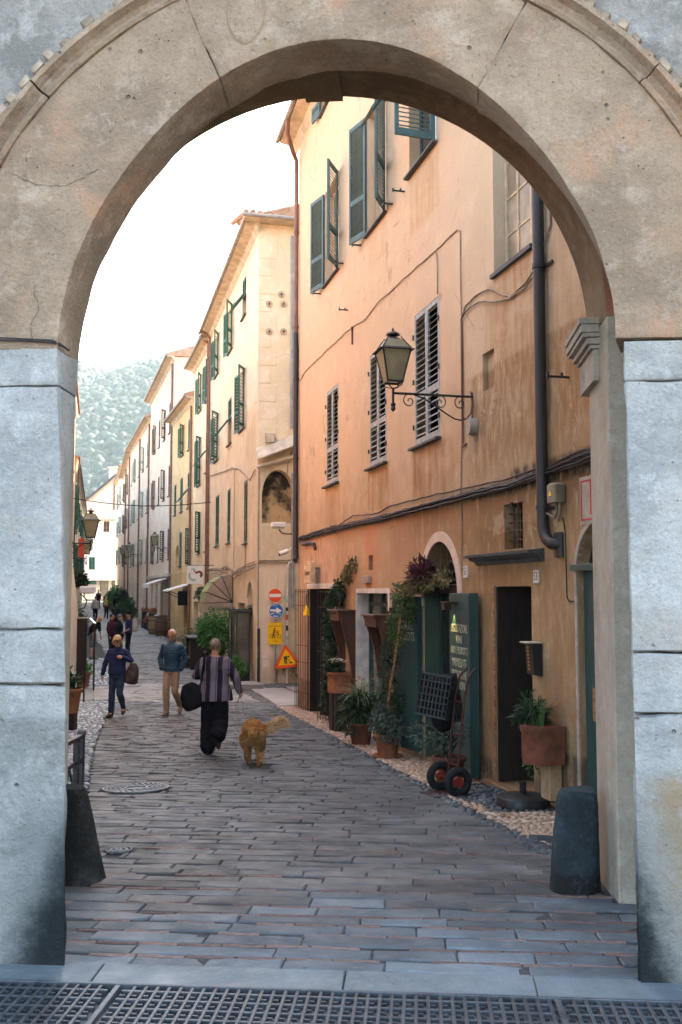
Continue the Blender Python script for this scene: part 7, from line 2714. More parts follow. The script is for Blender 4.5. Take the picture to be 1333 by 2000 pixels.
t = thing('menu_board', 'tall dark menu board at the left edge by the pots', 'menu board', (-5.98, 23.2, gz(23.2)), RAD(-8))
M().bevbox(-.115, -.03, .45, .115, .03, 1.92, .006).build('panel', MAT['plastic_dark'], t)
M().box(-.125, -.036, 1.921, .125, .036, 1.945).build('cap', MAT['steel'], t)
for xx in (-.09, .06):
    M().box(xx, -.02, 0, xx + .03, .02, .449).build('leg', MAT['iron'], t)
t = thing('hand_rail', 'black hand rail with a pale top beside the menu board', 'railing', (-6.45, 26.3, gz(26.3)), RAD(4))
f = M()
f.tube([(.0, 0, 0), (.0, 0, 1.72), (-.16, .2, 1.85)], .02, 8)
f.tube([(-.16, .9, 0), (-.16, .9, 1.85), (-.16, .2, 1.85)], .02, 8)
for q in range(5):
    f.tube([(-.03 - .02 * q, .1 + .16 * q, 0), (-.03 - .02 * q, .1 + .16 * q, 1.75)], .01, 6)
f.build('bars', MAT['iron'], t, True)
M().bar((.01, -.02, 1.735), (-.16, .22, 1.865), .06, .02).build('top_rail', MAT['steel'], t)
# white box lamp on the left wall
t = thing('box_lamp', 'white box lamp on the left wall above the menu board', 'wall lamp', (-6.92, 26.5, 1.62), RAD(103.7))
M().bevbox(-.2, -.42, 0, .2, .0, .16, .02).build('housing', MAT['plastic_white'], t)
M().box(-.17, -.38, -.03, .17, -.05, -.002).build('lens', MAT['plastic_grey'], t)
cbl = M()
cbl.tube([(0, -.02, -.03), (0, -.2, -.2), (.05, -.14, -.4), (0, 0, -.45)], .018, 6)
cbl.build('lead', MAT['cable'], t, True)
t = thing('shop_banner', 'small orange red banner under the left lanterns', 'banner', (-8.2, 31.5, 2.75), RAD(10))
M().prism([(-.09, .0), (.09, -.06), (.09, .60), (-.09, .55)], -.015, .015).build('cloth', MAT['orange_red'], t)
M().tube([(-.22, 0, -.05), (-.22, 0, .95)], .02, 6).build('pole', MAT['iron'], t)
for lab, x, y, zz, r, h in (('dark hanging greenery on the left wall below the lanterns', -11.15, 42.6, 1.9, .38, .5), ('dark hedge tub at the left edge far down the street', -14.0, 53.0, None, .7, 1.0), ('dark clipped bush by the left wall near the group', -16.0, 60.5, None, .6, 1.3)):
    zb = gz(y) if zz is None else zz
    t = thing('wall_shrub', lab, 'shrub', (x, y, zb), 0)
    foliage((0, 0, h / 2), (r, r, h / 2 + .1), 700, .16, .09, 'leaf_dark', t, 'crown', int(y))
    if zz is None:
        M().box(-.35, -.35, 0, .35, .35, .4).build('tub', MAT['plastic_dark'], t)
# iron railing by the left guard stone
t = thing('iron_railing', 'black iron railing with crossed bars behind the left guard stone', 'railing', (-2.42, 9.45, gz(9.45)), RAD(93.5))
# local x runs away from us, rail lies on negative x
pm_ = M()
pm_.bevbox(-.03, -.03, -.05, .03, .03, .74, .01)
pm_.tube([(0, -.035, .74), (0, .035, .74)], .032, 12)
pm_.build('post', MAT['iron'], t, True, 40)
pp = M()
pp.bevbox(-.26, -.025, -.05, -.20, .025, .70, .006)
pp.bevbox(-1.95, -.025, .05, -1.89, .025, .82, .006)
pp.build('post', MAT['iron'], t)
rl = M()
rl.bar((-.03, 0, .72), (-1.95, 0, .80), .05, .035)
rl.bar((-.03, 0, .50), (-1.95, 0, .58), .025, .035)
rl.bar((-.03, 0, .22), (-1.95, 0, .30), .025, .035)
for i in range(6):
    x0 = -.26 - i * .28
    rl.bar((x0, .004, .24 - x0 * .04), (x0 - .26, .004, .50 - x0 * .04), .018, .02)
    rl.bar((x0 - .26, -.004, .24 - x0 * .04), (x0, -.004, .50 - x0 * .04), .018, .02)
rl.build('rail', MAT['iron'], t)

# manhole covers
MAT['cover_worn'] = simple('cover_worn', (.17, .19, .20), .5, .2, 12, .2, 60, .5, .2)
def manhole(label, X, Y, r, rays):
    sl = (gz(Y + .2) - gz(Y - .2)) / .4
    t = thing('manhole_cover', label, 'manhole cover', (X, Y, gz(Y) + .008))
    t.rotation_euler = (math.atan(sl), 0, .3)
    M().tube([(0, 0, -.06), (0, 0, -.006)], r, 40).build('plate', MAT['grate_iron'], t)
    b = M()
    def flat_ring(r0, r1, n=48):
        for i in range(n):
            a0, a1 = 2 * math.pi * i / n, 2 * math.pi * (i + 1) / n
            b.prismz([(r0 * math.cos(a0), r0 * math.sin(a0)), (r1 * math.cos(a0), r1 * math.sin(a0)), (r1 * math.cos(a1), r1 * math.sin(a1)), (r0 * math.cos(a1), r0 * math.sin(a1))], -.006, .006)
    flat_ring(r * .95, r)
    if rays:
        flat_ring(r * .30, r * .36, 24)
        q = random.Random(5)
        for ring_r, cnt in ((.48, 14), (.62, 18), (.76, 24), (.88, 30)):
            for i in range(cnt):
                a = 2 * math.pi * (i + .5 * (cnt % 4 == 0)) / cnt
                c_, s_ = math.cos(a), math.sin(a)
                cx, cy = r * ring_r * c_, r * ring_r * s_
                b.bar((cx - .035 * r * c_ + .06 * r * s_, cy - .035 * r * s_ - .06 * r * c_, 0), (cx + .035 * r * c_ - .06 * r * s_, cy + .035 * r * s_ + .06 * r * c_, 0), .022, .010)
    else:
        flat_ring(r * .55, r * .68, 24)
        flat_ring(r * .15, r * .28, 16)
    b.build('relief', MAT['cover_worn'], t)
manhole('large round iron manhole cover with a raised pattern in the paving', -2.24, 11.11, .36, True)
manhole('small round iron cover near the left guard stone', -1.707, 7.845, .10, False)

# ------------------------------------------------------------------ people
def stripes_mat():
    t = NT('striped_cloth')
    mp = t.n('Mapping')
    t.t.links.new(t.obj(), mp.inputs[0])
    sx = t.n('SeparateXYZ')
    t.t.links.new(mp.outputs[0], sx.inputs[0])
    u = t.math('ADD', sx.outputs[0], t.mul(t.noise(5, 2), .02))
    # broad and narrow stripes, woven into the cloth
    f1 = t.math('FRACT', t.math('MULTIPLY', u, 1 / .168))
    m = t.rng(t.math('ABSOLUTE', t.math('SUBTRACT', f1, .5)), .17, .20, 1, 0)
    f2 = t.math('FRACT', t.math('ADD', t.math('MULTIPLY', u, 1 / .042), .3))
    m2 = t.rng(t.math('ABSOLUTE', t.math('SUBTRACT', f2, .5)), .10, .16, 1, 0)
    m2 = t.mul(m2, t.rng(t.math('FRACT', t.math('ADD', t.math('MULTIPLY', u, 1 / .168), .02)), .10, .16))
    m = t.math('MAXIMUM', m, t.mul(m2, .8))
    base = t.mix(t.noise(6, 5), (.15, .115, .145), (.23, .185, .215))
    c = t.mix(m, base, (.022, .016, .028))
    return t.done(c, .92, t.bump(t.noise(90, 3), .3, .004), .12)
MAT['striped_cloth'] = stripes_mat()

def limb(mb, pts, rs, n=10, sy=1.0):
    mb.tube(pts, rs, n, 1.0, sy)
    for p, r in zip(pts, rs):
        mb.ell(p, (r, r, r), 8, 6)

def ruffle(m_, fn):
    """push a skin in and out along its normals"""
    n = len(m_.vertices)
    co, no = np.empty(n * 3, np.float32), np.empty(n * 3, np.float32)
    m_.vertices.foreach_get('co', co)
    m_.vertex_normals.foreach_get('vector', no)
    co, no = co.reshape(-1, 3), no.reshape(-1, 3)
    co += no * np.array([fn(Vector(c)) for c in co.tolist()], np.float32)[:, None]
    m_.vertices.foreach_set('co', co.ravel())
    m_.update()
def folds(m_, amp, fx, fz):
    ruffle(m_, lambda c: amp * (mnoise.noise((c.x * fx + 3.1, c.y * fx, c.z * fz)) + .6 * mnoise.noise((c.x * fx * .6, c.y * fx, c.z * fz * 2.6 + 5))))

def person(label, loc, rotz, H=1.70, pose=None, top='cloth_navy', top_kind='jacket', bottom='cloth_jeans', bottom_kind='trousers', skin='skin',
           hair='hair_dark', hair_kind='short', shoes='shoe', vox=.011, wide=1.0, detail=True, group='people walking in the street', headgear=None, cat='person'):
    """figure faces -y; +x is its left. Joints in metres for a 1.75 m body."""
    s = H / 1.75
    P = dict(hipL=(.085, 0, .92), hipR=(-.085, 0, .92), kneeL=(.09, -.03, .49), kneeR=(-.09, -.03, .49), ankL=(.09, .0, .085), ankR=(-.09, .0, .085),
             toeL=(.11, -.17, .03), toeR=(-.11, -.17, .03), heelL=None, heelR=None,
             shL=(.172, .012, 1.385), shR=(-.172, .012, 1.385), elL=(.235, .03, 1.13), elR=(-.235, .03, 1.13), wrL=(.245, -.06, .89), wrR=(-.245, -.06, .89),
             pelvis=(0, 0, .95), chest=(0, 0, 1.28), neck=(0, .015, 1.47), head=(0, -.02, 1.625), nod=0.0, turn=0.0, handL='relaxed', handR='relaxed')
    P.update(pose or {})
    S = lambda p: Vector(p) * s
    t = thing('person', label, cat, loc, rotz, group)
    pel, che, nek, hea = [S(P[k]) for k in ('pelvis', 'chest', 'neck', 'head')]
    Rh = Matrix.Rotation(P['turn'], 3, 'Z') @ Matrix.Rotation(P['nod'], 3, 'X')   # nod > 0 looks down (towards -y)
    def torso(mb, g, hem=None, quilt=0, flare=0.0, low=.90):
        """ellipses from hips to shoulders, bent along pelvis-chest-neck"""
        lv = [(low, .165, .115), (.95, .168, .118), (1.02, .155, .108), (1.10, .150, .105), (1.20, .165, .115), (1.30, .178, .118), (1.37, .172, .105), (1.415, .145, .088), (1.45, .10, .072), (1.475, .07, .062)]
        zz = np.array([l[0] for l in lv])
        rings = []
        k = 44 if quilt else 16
        for i in range(k + 1):
            z_ = low + (1.47 - low) * i / k
            rx = float(np.interp(z_, zz, [l[1] for l in lv])) * wide + g
            ry = float(np.interp(z_, zz, [l[2] for l in lv])) * wide + g
            if flare:
                e = max(0, (1.2 - z_)) * flare
                rx += e
                ry += e
            if quilt:
                q = .011 * (abs(math.sin(math.pi * z_ / quilt)) - .5)
                rx += q
                ry += q
            if z_ < .95:
                c = Vector(P['pelvis']) + Vector((0, 0, z_ - .95))
            elif z_ < 1.28:
                c = Vector(P['pelvis']).lerp(Vector(P['chest']), (z_ - .95) / .33)
            else:
                c = Vector(P['chest']).lerp(Vector(P['neck']), (z_ - 1.28) / .19)
            rings.append((c.x * s, c.y * s, c.z * s, rx * s, ry * s))
        mb.loft(rings, 20)
    def arm(mb, sd, g, to=1.0, quilt=0):
        a, b, c = S(P['sh' + sd]), S(P['el' + sd]), S(P['wr' + sd])
        c2 = b.lerp(c, to)
        pts, rs = [], []
        k = 14 if quilt else 6
        for i in range(k + 1):
            f = i / k
            pts.append(a.lerp(b, f))
            rs.append((.056 - .012 * f + g) * s + (.006 * math.sin(f * 22) if quilt else 0))
        for i in range(1, k + 1):
            f = i / k
            pts.append(b.lerp(c2, f))
            rs.append((.044 - .012 * f * to + g) * s + (.006 * math.sin(f * 22) if quilt else 0))
        limb(mb, pts, rs)
        mb.ell(a, ((.058 + g * .8) * s,) * 3, 10, 8)
    def leg(mb, sd, g, to=1.0, flare=0.0):
        a, b, c = S(P['hip' + sd]), S(P['knee' + sd]), S(P['ank' + sd])
        c2 = b.lerp(c, to)
        pts, rs = [], []
        for i in range(6):
            f = i / 5
            pts.append(a.lerp(b, f))
            rs.append((.088 - .028 * f + g + flare * f * .4) * s)
        for i in range(1, 6):
            f = i / 5 * to
            pts.append(b.lerp(c, f))
            calf = .058 + .004 * math.sin(math.pi * min(1, f * 1.6)) - .022 * f
            rs.append((calf + g + flare * (.4 + .6 * f)) * s)
        limb(mb, pts, rs)
    # ---- body
    b = M()
    torso(b, -.012)
    for sd in 'LR':
        arm(b, sd, -.006)
        leg(b, sd, -.008)
        an, to = S(P['ank' + sd]), S(P['toe' + sd])
        limb(b, [an, an.lerp(to, .5) + Vector((0, 0, -.012)) * s, to], [.04 * s, .038 * s, .026 * s])
    limb(b, [nek + Vector((0, .012, -.05)) * s, nek.lerp(hea, .45) + Vector((0, .008, 0))], [.058 * s, .053 * s])
    def hp(v):
        return hea + Rh @ (Vector(v) * s)
    b.ell(hp((0, .012, .025)), (.073 * s, .092 * s, .098 * s), 14, 10, Rh)
    b.ell(hp((0, -.018, -.045)), (.054 * s, .066 * s, .070 * s), 12, 9, Rh)
    b.ell(hp((0, -.058, -.088)), (.026 * s, .022 * s, .02 * s), 8, 6, Rh)
    b.tube([hp((0, -.078, .018)), hp((0, -.100, -.028)), hp((0, -.078, -.04))], [.009 * s, .016 * s, .008 * s], 8)
    b.tube([hp((-.04, -.074, .03)), hp((0, -.084, .034)), hp((.04, -.074, .03))], [.010 * s, .011 * s, .010 * s], 6)
    for sx in (-1, 1):
        b.ell(hp((sx * .075, .015, -.012)), (.010 * s, .02 * s, .032 * s), 8, 6, Rh)
    hands = []
    for sd in 'LR':
        if P['hand' + sd] == 'pocket':
            continue
        w, e = S(P['wr' + sd]), S(P['el' + sd])
        d = (w - e).normalized()
        sgn = 1 if sd == 'L' else -1
        side = Vector((0, -1, 0)) - d * d.dot(Vector((0, -1, 0)))
        side = side.normalized() if side.length > .2 else Vector((0, 0, 1))
        nrm = d.cross(side).normalized() * sgn
        inner = nrm if nrm.x * sgn < 0 else -nrm
        hands.append((w, d, side, inner, P['hand' + sd]))
        b.tube([w - d * .02 * s, w + d * .035 * s, w + d * .085 * s], [.026 * s, .034 * s, .030 * s], 8, 1.0, 1.0)
    me = remesh(b, 'body', vox, 3)
    me.materials.append(MAT[skin])
    # fingers, rooted inside the palm, and the marks of the face join the same mesh
    fb = M()
    for (w, d, side, inner, kind) in hands:
        curl = 1.15 if kind == 'grip' else .45
        for i, (off, L) in enumerate(((-.024, .062), (-.008, .072), (.008, .070), (.023, .055))):
            p0 = w + d * .075 * s - side * off * s
            d1 = (d + inner * curl * .5).normalized()
            d2 = (d + inner * curl * 1.4).normalized()
            if kind == 'grip':
                d2 = (inner - d * .5).normalized()
            p1 = p0 + d1 * L * .5 * s
            p2 = p1 + d2 * L * .5 * s
            fb.tube([p0 - d * .02 * s, p0, p1, p2], [.010 * s, .010 * s, .009 * s, .006 * s], 6)
        p0 = w + d * .03 * s + side * .025 * s
        p1 = p0 + (d * .6 + side * .6 + inner * .5).normalized() * .035 * s
        p2 = p1 + (d + inner * .6).normalized() * .03 * s
        fb.tube([p0 - side * .012 * s, p0, p1, p2], [.012 * s, .013 * s, .011 * s, .007 * s], 6)
    nb_ = len(me.vertices)
    vs = [tuple(v.co) for v in me.vertices] + fb.v
    fs = [tuple(p.vertices) for p in me.polygons] + [tuple(i + nb_ for i in f) for f in fb.f]
    m2 = bpy.data.meshes.new('body')
    m2.from_pydata(vs, [], fs)
    m2.materials.append(MAT[skin])
    m2.polygons.foreach_set('use_smooth', [True] * len(m2.polygons))
    bpy.data.meshes.remove(me)
    link('body', m2, t)
    if detail:
        ey = M()
        for sx in (-1, 1):
            ey.ell(hp((sx * .03, -.079, .012)), (.013 * s, .006 * s, .006 * s), 8, 5, Rh)
            ey.tube([hp((sx * .015, -.088, .034)), hp((sx * .045, -.076, .036))], .005 * s, 5)
        ey.build('eyes', MAT['skin_dark_eye'], t, True)
        mo = M()
        mo.ell(hp((0, -.082, -.06)), (.022 * s, .008 * s, .006 * s), 8, 5, Rh)
        mo.build('mouth', MAT['lips'], t, True)
    # ---- lower clothes
    lb = M()
    if bottom_kind == 'wide':
        for sd in 'LR':
            leg(lb, sd, .040, .93, .045)
    elif bottom_kind == 'shorts':
        for sd in 'LR':
            a, bb = S(P['hip' + sd]), S(P['knee' + sd])
            limb(lb, [a, a.lerp(bb, .5), a.lerp(bb, .92)], [.10 * s, .092 * s, .088 * s])
    else:
        for sd in 'LR':
            leg(lb, sd, .010, .97, .012)
    pr = []
    for z_, rx, ry in ((.84, .15, .115), (.92, .170, .124), (1.0, .165, .118), (1.04, .158, .112)):
        c = Vector(P['pelvis']) + Vector((0, 0, z_ - .95))
        pr.append((c.x * s, c.y * s, c.z * s, rx * s * wide, ry * s * wide))
    lb.loft(pr, 18)
    ml = remesh(lb, bottom_kind if bottom_kind == 'shorts' else 'trousers', vox, 3)
    if detail:
        folds(ml, .010, 15, 7)
    ml.materials.append(MAT[bottom])
    link('shorts' if bottom_kind == 'shorts' else 'trousers', ml, t)
    # ---- upper clothes
    ub_ = M()
    g = .020 if top_kind in ('jacket', 'loose') else .015 if top_kind == 'puffer' else .010
    low = {'jacket': .90, 'puffer': .885, 'loose': .80, 'tee': .92, 'coat': .80, 'dress': .6}.get(top_kind, .92)
    torso(ub_, g, None, .052 if top_kind == 'puffer' else 0, .16 if top_kind in ('loose',) else 0, low)
    for sd in 'LR':
        arm(ub_, sd, {'tee': .016, 'loose': .022}.get(top_kind, .013), 0.97 if top_kind != 'tee' else .01, top_kind == 'puffer')
    if top_kind in ('jacket', 'puffer', 'coat'):
        limb(ub_, [nek + Vector((0, .01, -.04)) * s, nek + Vector((0, .006, .025)) * s], [.085 * s, .072 * s])
    mu = remesh(ub_, 'jacket', vox * (.8 if top_kind == 'puffer' else 1), 2 if top_kind == 'puffer' else 4)
    if detail:
        folds(mu, .006 if top_kind == 'puffer' else .010, 12, 9)
    mu.materials.append(MAT[top])
    link({'tee': 'shirt', 'loose': 'blouse'}.get(top_kind, 'jacket'), mu, t)
    # ---- hair
    if hair_kind != 'bald':
        hb = M()
        if hair_kind == 'short':
            hb.ell(hp((0, .022, .040)), (.079 * s, .094 * s, .094 * s), 14, 10, Rh)
        elif hair_kind == 'cropped':
            hb.ell(hp((0, .030, .030)), (.0775 * s, .088 * s, .092 * s), 14, 10, Rh)
        elif hair_kind == 'bob':
            hb.ell(hp((0, .020, .045)), (.094 * s, .104 * s, .098 * s), 14, 10, Rh)
            for sx in (-1, 1):
                hb.tube([hp((sx * .07, -.015, .03)), hp((sx * .088, .0, -.03)), hp((sx * .078, .01, -.095))], [.032 * s, .036 * s, .026 * s], 8)
            hb.tube([hp((0, .075, .03)), hp((0, .088, -.04)), hp((0, .075, -.10))], [.06 * s, .058 * s, .045 * s], 8)
            hb.tube([hp((-.05, -.072, .085)), hp((0, -.082, .098)), hp((.05, -.07, .08))], [.022 * s, .026 * s, .022 * s], 8)
        elif hair_kind == 'updo':
            hb.ell(hp((0, .026, .036)), (.085 * s, .098 * s, .096 * s), 14, 10, Rh)
            for k in range(7):
                a = 2 * math.pi * k / 7
                hb.tube([hp((.055 * math.cos(a), .095, .03 + .05 * math.sin(a))), hp((.02 * math.cos(a), .128, .02 + .02 * math.sin(a)))], [.026 * s, .018 * s], 7)
            hb.ell(hp((.008, .125, .02)), (.044 * s, .034 * s, .05 * s), 8, 6, Rh)
            hb.tube([hp((.02, .13, .05)), hp((.055, .15, .085))], [.014 * s, .004 * s], 6)
            hb.tube([hp((-.01, .13, -.02)), hp((-.04, .15, -.06))], [.014 * s, .004 * s], 6)
        elif hair_kind == 'long':
            hb.ell(hp((0, .022, .040)), (.086 * s, .098 * s, .096 * s), 14, 10, Rh)
            hb.tube([hp((0, .07, .04)), hp((0, .10, -.06)), hp((0, .095, -.17)), hp((0, .085, -.25))], [.07 * s, .075 * s, .065 * s, .04 * s], 10)
        mh = remesh(hb, 'hair', max(.007, vox * .6), 2)
        if detail:
            ruffle(mh, lambda c: .008 * mnoise.noise((c.x * 75, c.y * 75, c.z * 22)))
        # keep hair off the face
        mh.materials.append(MAT[hair])
        link('hair', mh, t)
    if headgear == 'cap':
        cm_ = M()
        cm_.ell(hp((0, .015, .055)), (.088 * s, .104 * s, .085 * s), 14, 10, Rh)
        cm_.add([hp((-.065, -.085, .05)), hp((.065, -.085, .05)), hp((.05, -.165, .035)), hp((-.05, -.165, .035)), hp((-.065, -.085, .058)), hp((.065, -.085, .058)), hp((.05, -.165, .043)), hp((-.05, -.165, .043))],
                [(0, 3, 2, 1), (4, 5, 6, 7), (0, 1, 5, 4), (1, 2, 6, 5), (2, 3, 7, 6), (3, 0, 4, 7)])
        cm_.build('cap', MAT['cloth_black'], t, True)
    elif headgear == 'beanie':
        M().ell(hp((0, .018, .05)), (.090 * s, .106 * s, .094 * s), 14, 10, Rh).build('beanie', MAT['cloth_grey'], t, True)
    # ---- shoes
    for sd in 'LR':
        an, to = S(P['ank' + sd]), S(P['toe' + sd])
        fwd = to - an
        fwd.z = 0
        d = (to - an)
        sh = M()
        hl = an - Vector((d.x, d.y, 0)).normalized() * .045 * s + Vector((0, 0, -.035)) * s
        dn = Vector((0, 0, -1))
        foot = (to - hl)
        up_ = foot.cross(Vector((1, 0, 0))).normalized() if abs(foot.z) > .05 else Vector((0, 0, 1))
        limb(sh, [hl, hl.lerp(to, .35) + Vector((0, 0, .008)), hl.lerp(to, .7), to], [.042 * s, .046 * s, .048 * s, .032 * s])
        limb(sh, [an + Vector((0, 0, .01)), hl.lerp(to, .25)], [.046 * s, .046 * s])
        ms_ = remesh(sh, 'shoe', max(.009, vox * .8), 2)
        zmin = min(v.co.z for v in ms_.vertices)
        ms_.materials.append(MAT[shoes])
        link('shoe', ms_, t)
    return t, s

G_ = lambda X, Y: (X, Y, gz(Y) + .002)
# 1 man with his hands in his pockets, coming towards us
person('grey haired man in a teal quilted jacket and khaki trousers walking towards us', G_(-3.42, 20.4), RAD(-9), 1.74,
       dict(hipR=(-.085, 0, .92), kneeR=(-.085, -.10, .50), ankR=(-.07, -.11, .085), toeR=(-.085, -.27, .03),
            kneeL=(.085, -.05, .49), ankL=(.10, .27, .16), toeL=(.115, .13, .05),
            elL=(.272, .06, 1.14), wrL=(.20, -.035, .925), elR=(-.272, .06, 1.14), wrR=(-.21, -.035, .935), handL='pocket', handR='pocket',
            head=(0, -.055, 1.612), nod=.42), 'cloth_teal', 'puffer', 'cloth_khaki', 'trousers', 'skin_tan', 'hair_grey', 'cropped', 'shoe_tan', .010)
# 2 blonde woman with the shoulder bag
person('blonde woman in a blue jacket and jeans holding her shoulder bag strap', G_(-4.46, 20.1), RAD(-4), 1.62,
       dict(kneeR=(-.09, -.06, .49), ankR=(-.095, -.09, .085), toeR=(-.12, -.25, .03), kneeL=(.09, -.09, .50), ankL=(.10, .18, .17), toeL=(.11, .07, .06),
            elR=(-.265, .0, 1.14), wrR=(-.30, -.06, .90), elL=(.30, .04, 1.19), wrL=(.14, -.16, 1.28), handL='grip',
            head=(0, -.05, 1.61), nod=.45), 'cloth_navy', 'jacket', 'cloth_jeans', 'trousers', 'skin', 'hair_blonde', 'bob', 'shoe', .010, 1.06)
def bag(label, mat, loc, r, rot=0, strap=None, name='shoulder_bag', tilt=0.0):
    t = thing(name, label, 'bag', loc, rot)
    b = M()
    b.loft([(0, 0, -r[2], r[0] * .62, r[1] * .6), (0, 0, -r[2] * .85, r[0] * .95, r[1] * .95), (0, 0, -r[2] * .3, r[0], r[1]), (.01, 0, r[2] * .3, r[0] * .85, r[1] * .8), (.0, 0, r[2] * .8, r[0] * .55, r[1] * .5), (0, 0, r[2], r[0] * .35, r[1] * .3)], 18)
    me = remesh(b, 'pouch', .012, 22)
    ruffle(me, lambda c: .012 * mnoise.noise(c * 11))
    me.materials.append(MAT[mat])
    o = link('pouch', me, t, None, (0, RAD(tilt), 0))
    if strap:
        st_ = M()
        for p, q in zip(strap[:-1], strap[1:]):
            st_.bar(p, q, .035, .008)
        st_.build('strap', MAT[mat], t)
    return t
bag('brown leather shoulder bag hanging at the blonde woman hip', 'leather_brown', (-4.46 + .30, 20.08, gz(20.1) + .86), (.15, .10, .22), 0,
    [(-.02, 0, .16), (-.10, -.03, .40), (-.15, -.02, .48), (-.15, .10, .47), (-.06, .12, .2)], tilt=8)
# 3 woman with the dog, seen from behind
person('woman in a striped blouse and wide black trousers walking a dog away from us', G_(-1.82, 14.55), RAD(180 - 3), 1.66,
       dict(kneeL=(.10, -.04, .49), ankL=(.09, .02, .085), toeL=(.10, -.14, .03), kneeR=(-.10, .02, .47), ankR=(-.10, .25, .30), toeR=(-.10, .19, .13),
            elR=(-.32, .05, 1.16), wrR=(-.375, -.05, .93), elL=(.29, .06, 1.18), wrL=(.20, -.17, 1.15), handR='grip',
            head=(0, -.03, 1.60), nod=.2), 'striped_cloth', 'loose', 'cloth_black', 'wide', 'skin', 'hair_ash', 'updo', 'shoe', .0105, 1.22)
bag('large black cloth shoulder bag slung at the left of the striped woman', 'cloth_black', (-1.82 - .31, 14.46, gz(14.55) + .84), (.20, .11, .19), RAD(8),
    [(.12, 0, .14), (.16, -.12, .45), (.17, -.10, .60), (.17, .02, .63), (.15, .16, .5), (.08, .16, .2)], tilt=-28)
# 4..13 people further off
F_ = 'people far down the street'
person('bald stooping man in a black shirt and grey shorts at the left', G_(-9.0, 36.4), RAD(72), 1.72,
       dict(pelvis=(0, .06, .93), chest=(0, -.07, 1.24), neck=(0, -.20, 1.40), shL=(.175, -.16, 1.33), shR=(-.175, -.16, 1.33), elL=(.22, -.16, 1.08), elR=(-.22, -.16, 1.08), wrL=(.23, -.20, .86), wrR=(-.23, -.20, .86), head=(0, -.31, 1.50), nod=.55),
       'cloth_black', 'tee', 'cloth_grey', 'shorts', 'skin', 'hair_grey', 'bald', 'shoe', .016, 1.05, False, F_)
person('person in a maroon sweater standing in the small group', G_(-8.45, 37.0), RAD(70), 1.64, dict(nod=-.1, kneeL=(.09, -.05, .49), ankL=(.09, -.08, .085)), 'cloth_maroon', 'jacket', 'cloth_black', 'trousers', 'skin_tan', 'hair_dark', 'short', 'shoe', .016, 1.0, False, F_)
person('person in a black coat and grey knit hat in the small group', G_(-8.12, 36.8), RAD(75), 1.62, dict(nod=-.1), 'cloth_black', 'coat', 'cloth_black', 'trousers', 'skin', 'hair_grey', 'short', 'shoe', .016, 1.12, False, F_, 'beanie')
person('man with a black cap and a beige backpack facing the small group', G_(-7.80, 36.9), RAD(-68), 1.74, dict(wrL=(.2, -.18, 1.0), wrR=(-.2, -.12, .95)), 'cloth_navy', 'tee', 'cloth_black', 'trousers', 'skin_tan', 'hair_dark', 'short', 'shoe', .016, 1.05, False, F_, 'cap')
bag('beige backpack on the capped man', 'cloth_beige', (-7.80 + .20, 36.95, gz(36.9) + 1.22), (.13, .13, .24), 0, [(-.06, -.12, .2), (-.2, -.14, .24), (-.24, -.12, .0)], 'backpack')
person('dark hooded person walking away behind the small group', G_(-11.3, 50.5), RAD(172), 1.62, dict(ankL=(.09, .12, .1), toeL=(.1, -.02, .04)), 'cloth_black', 'coat', 'cloth_black', 'trousers', 'skin', 'hair_dark', 'long', 'shoe', .02, 1.05, False, F_)
person('man in a grey beige shirt walking away far down the left', G_(-16.9, 69.0), RAD(178), 1.72, dict(ankR=(-.09, .15, .12), toeR=(-.1, .0, .05)), 'cloth_beige', 'jacket', 'cloth_black', 'trousers', 'skin', 'hair_dark', 'short', 'shoe', .02, 1.08, False, F_)
person('woman in a brown jacket with a yellow backpack walking away', G_(-17.45, 74.6), RAD(176), 1.64, dict(ankL=(.09, .15, .12), toeL=(.1, .0, .05)), 'cloth_brown', 'jacket', 'cloth_black', 'trousers', 'skin', 'hair_blonde', 'long', 'shoe', .02, 1.0, False, F_)
bag('mustard yellow backpack on the brown jacketed woman', 'cloth_mustard', (-17.45, 74.36, gz(74.6) + 1.18), (.16, .10, .24), 0, None, 'backpack')
person('person in a dark coat and cap beside the woman with the yellow backpack', G_(-16.9, 75.4), RAD(160), 1.76, dict(ankR=(-.09, .15, .12), toeR=(-.1, .0, .05)), 'cloth_black', 'coat', 'cloth_khaki', 'trousers', 'skin', 'hair_dark', 'short', 'shoe', .02, 1.0, False, F_, 'cap')
person('dark silhouetted walker in the middle of the far street', G_(-23.0, 95.0), RAD(170), 1.72, dict(ankL=(.09, .18, .13), toeL=(.1, .05, .05), ankR=(-.09, -.12, .085), toeR=(-.1, -.28, .03)), 'cloth_black', 'jacket', 'cloth_black', 'trousers', 'skin', 'hair_dark', 'short', 'shoe', .022, 1.05, False, F_)
person('white haired woman in white clothes coming up the right of the street', G_(-15.4, 73.6), RAD(-10), 1.62, dict(ankL=(.09, -.15, .09), toeL=(.1, -.3, .03), ankR=(-.09, .12, .11), toeR=(-.1, 0, .05), wrR=(-.22, -.2, 1.0)), 'cloth_white', 'tee', 'cloth_white', 'trousers', 'skin', 'hair_grey', 'short', 'shoe', .02, 1.05, False, F_)
bag('small white handbag carried by the woman in white', 'cloth_white', (-15.72, 73.4, gz(73.6) + .78), (.16, .08, .14), 0, [(0, 0, .12), (.06, 0, .28)], 'handbag')

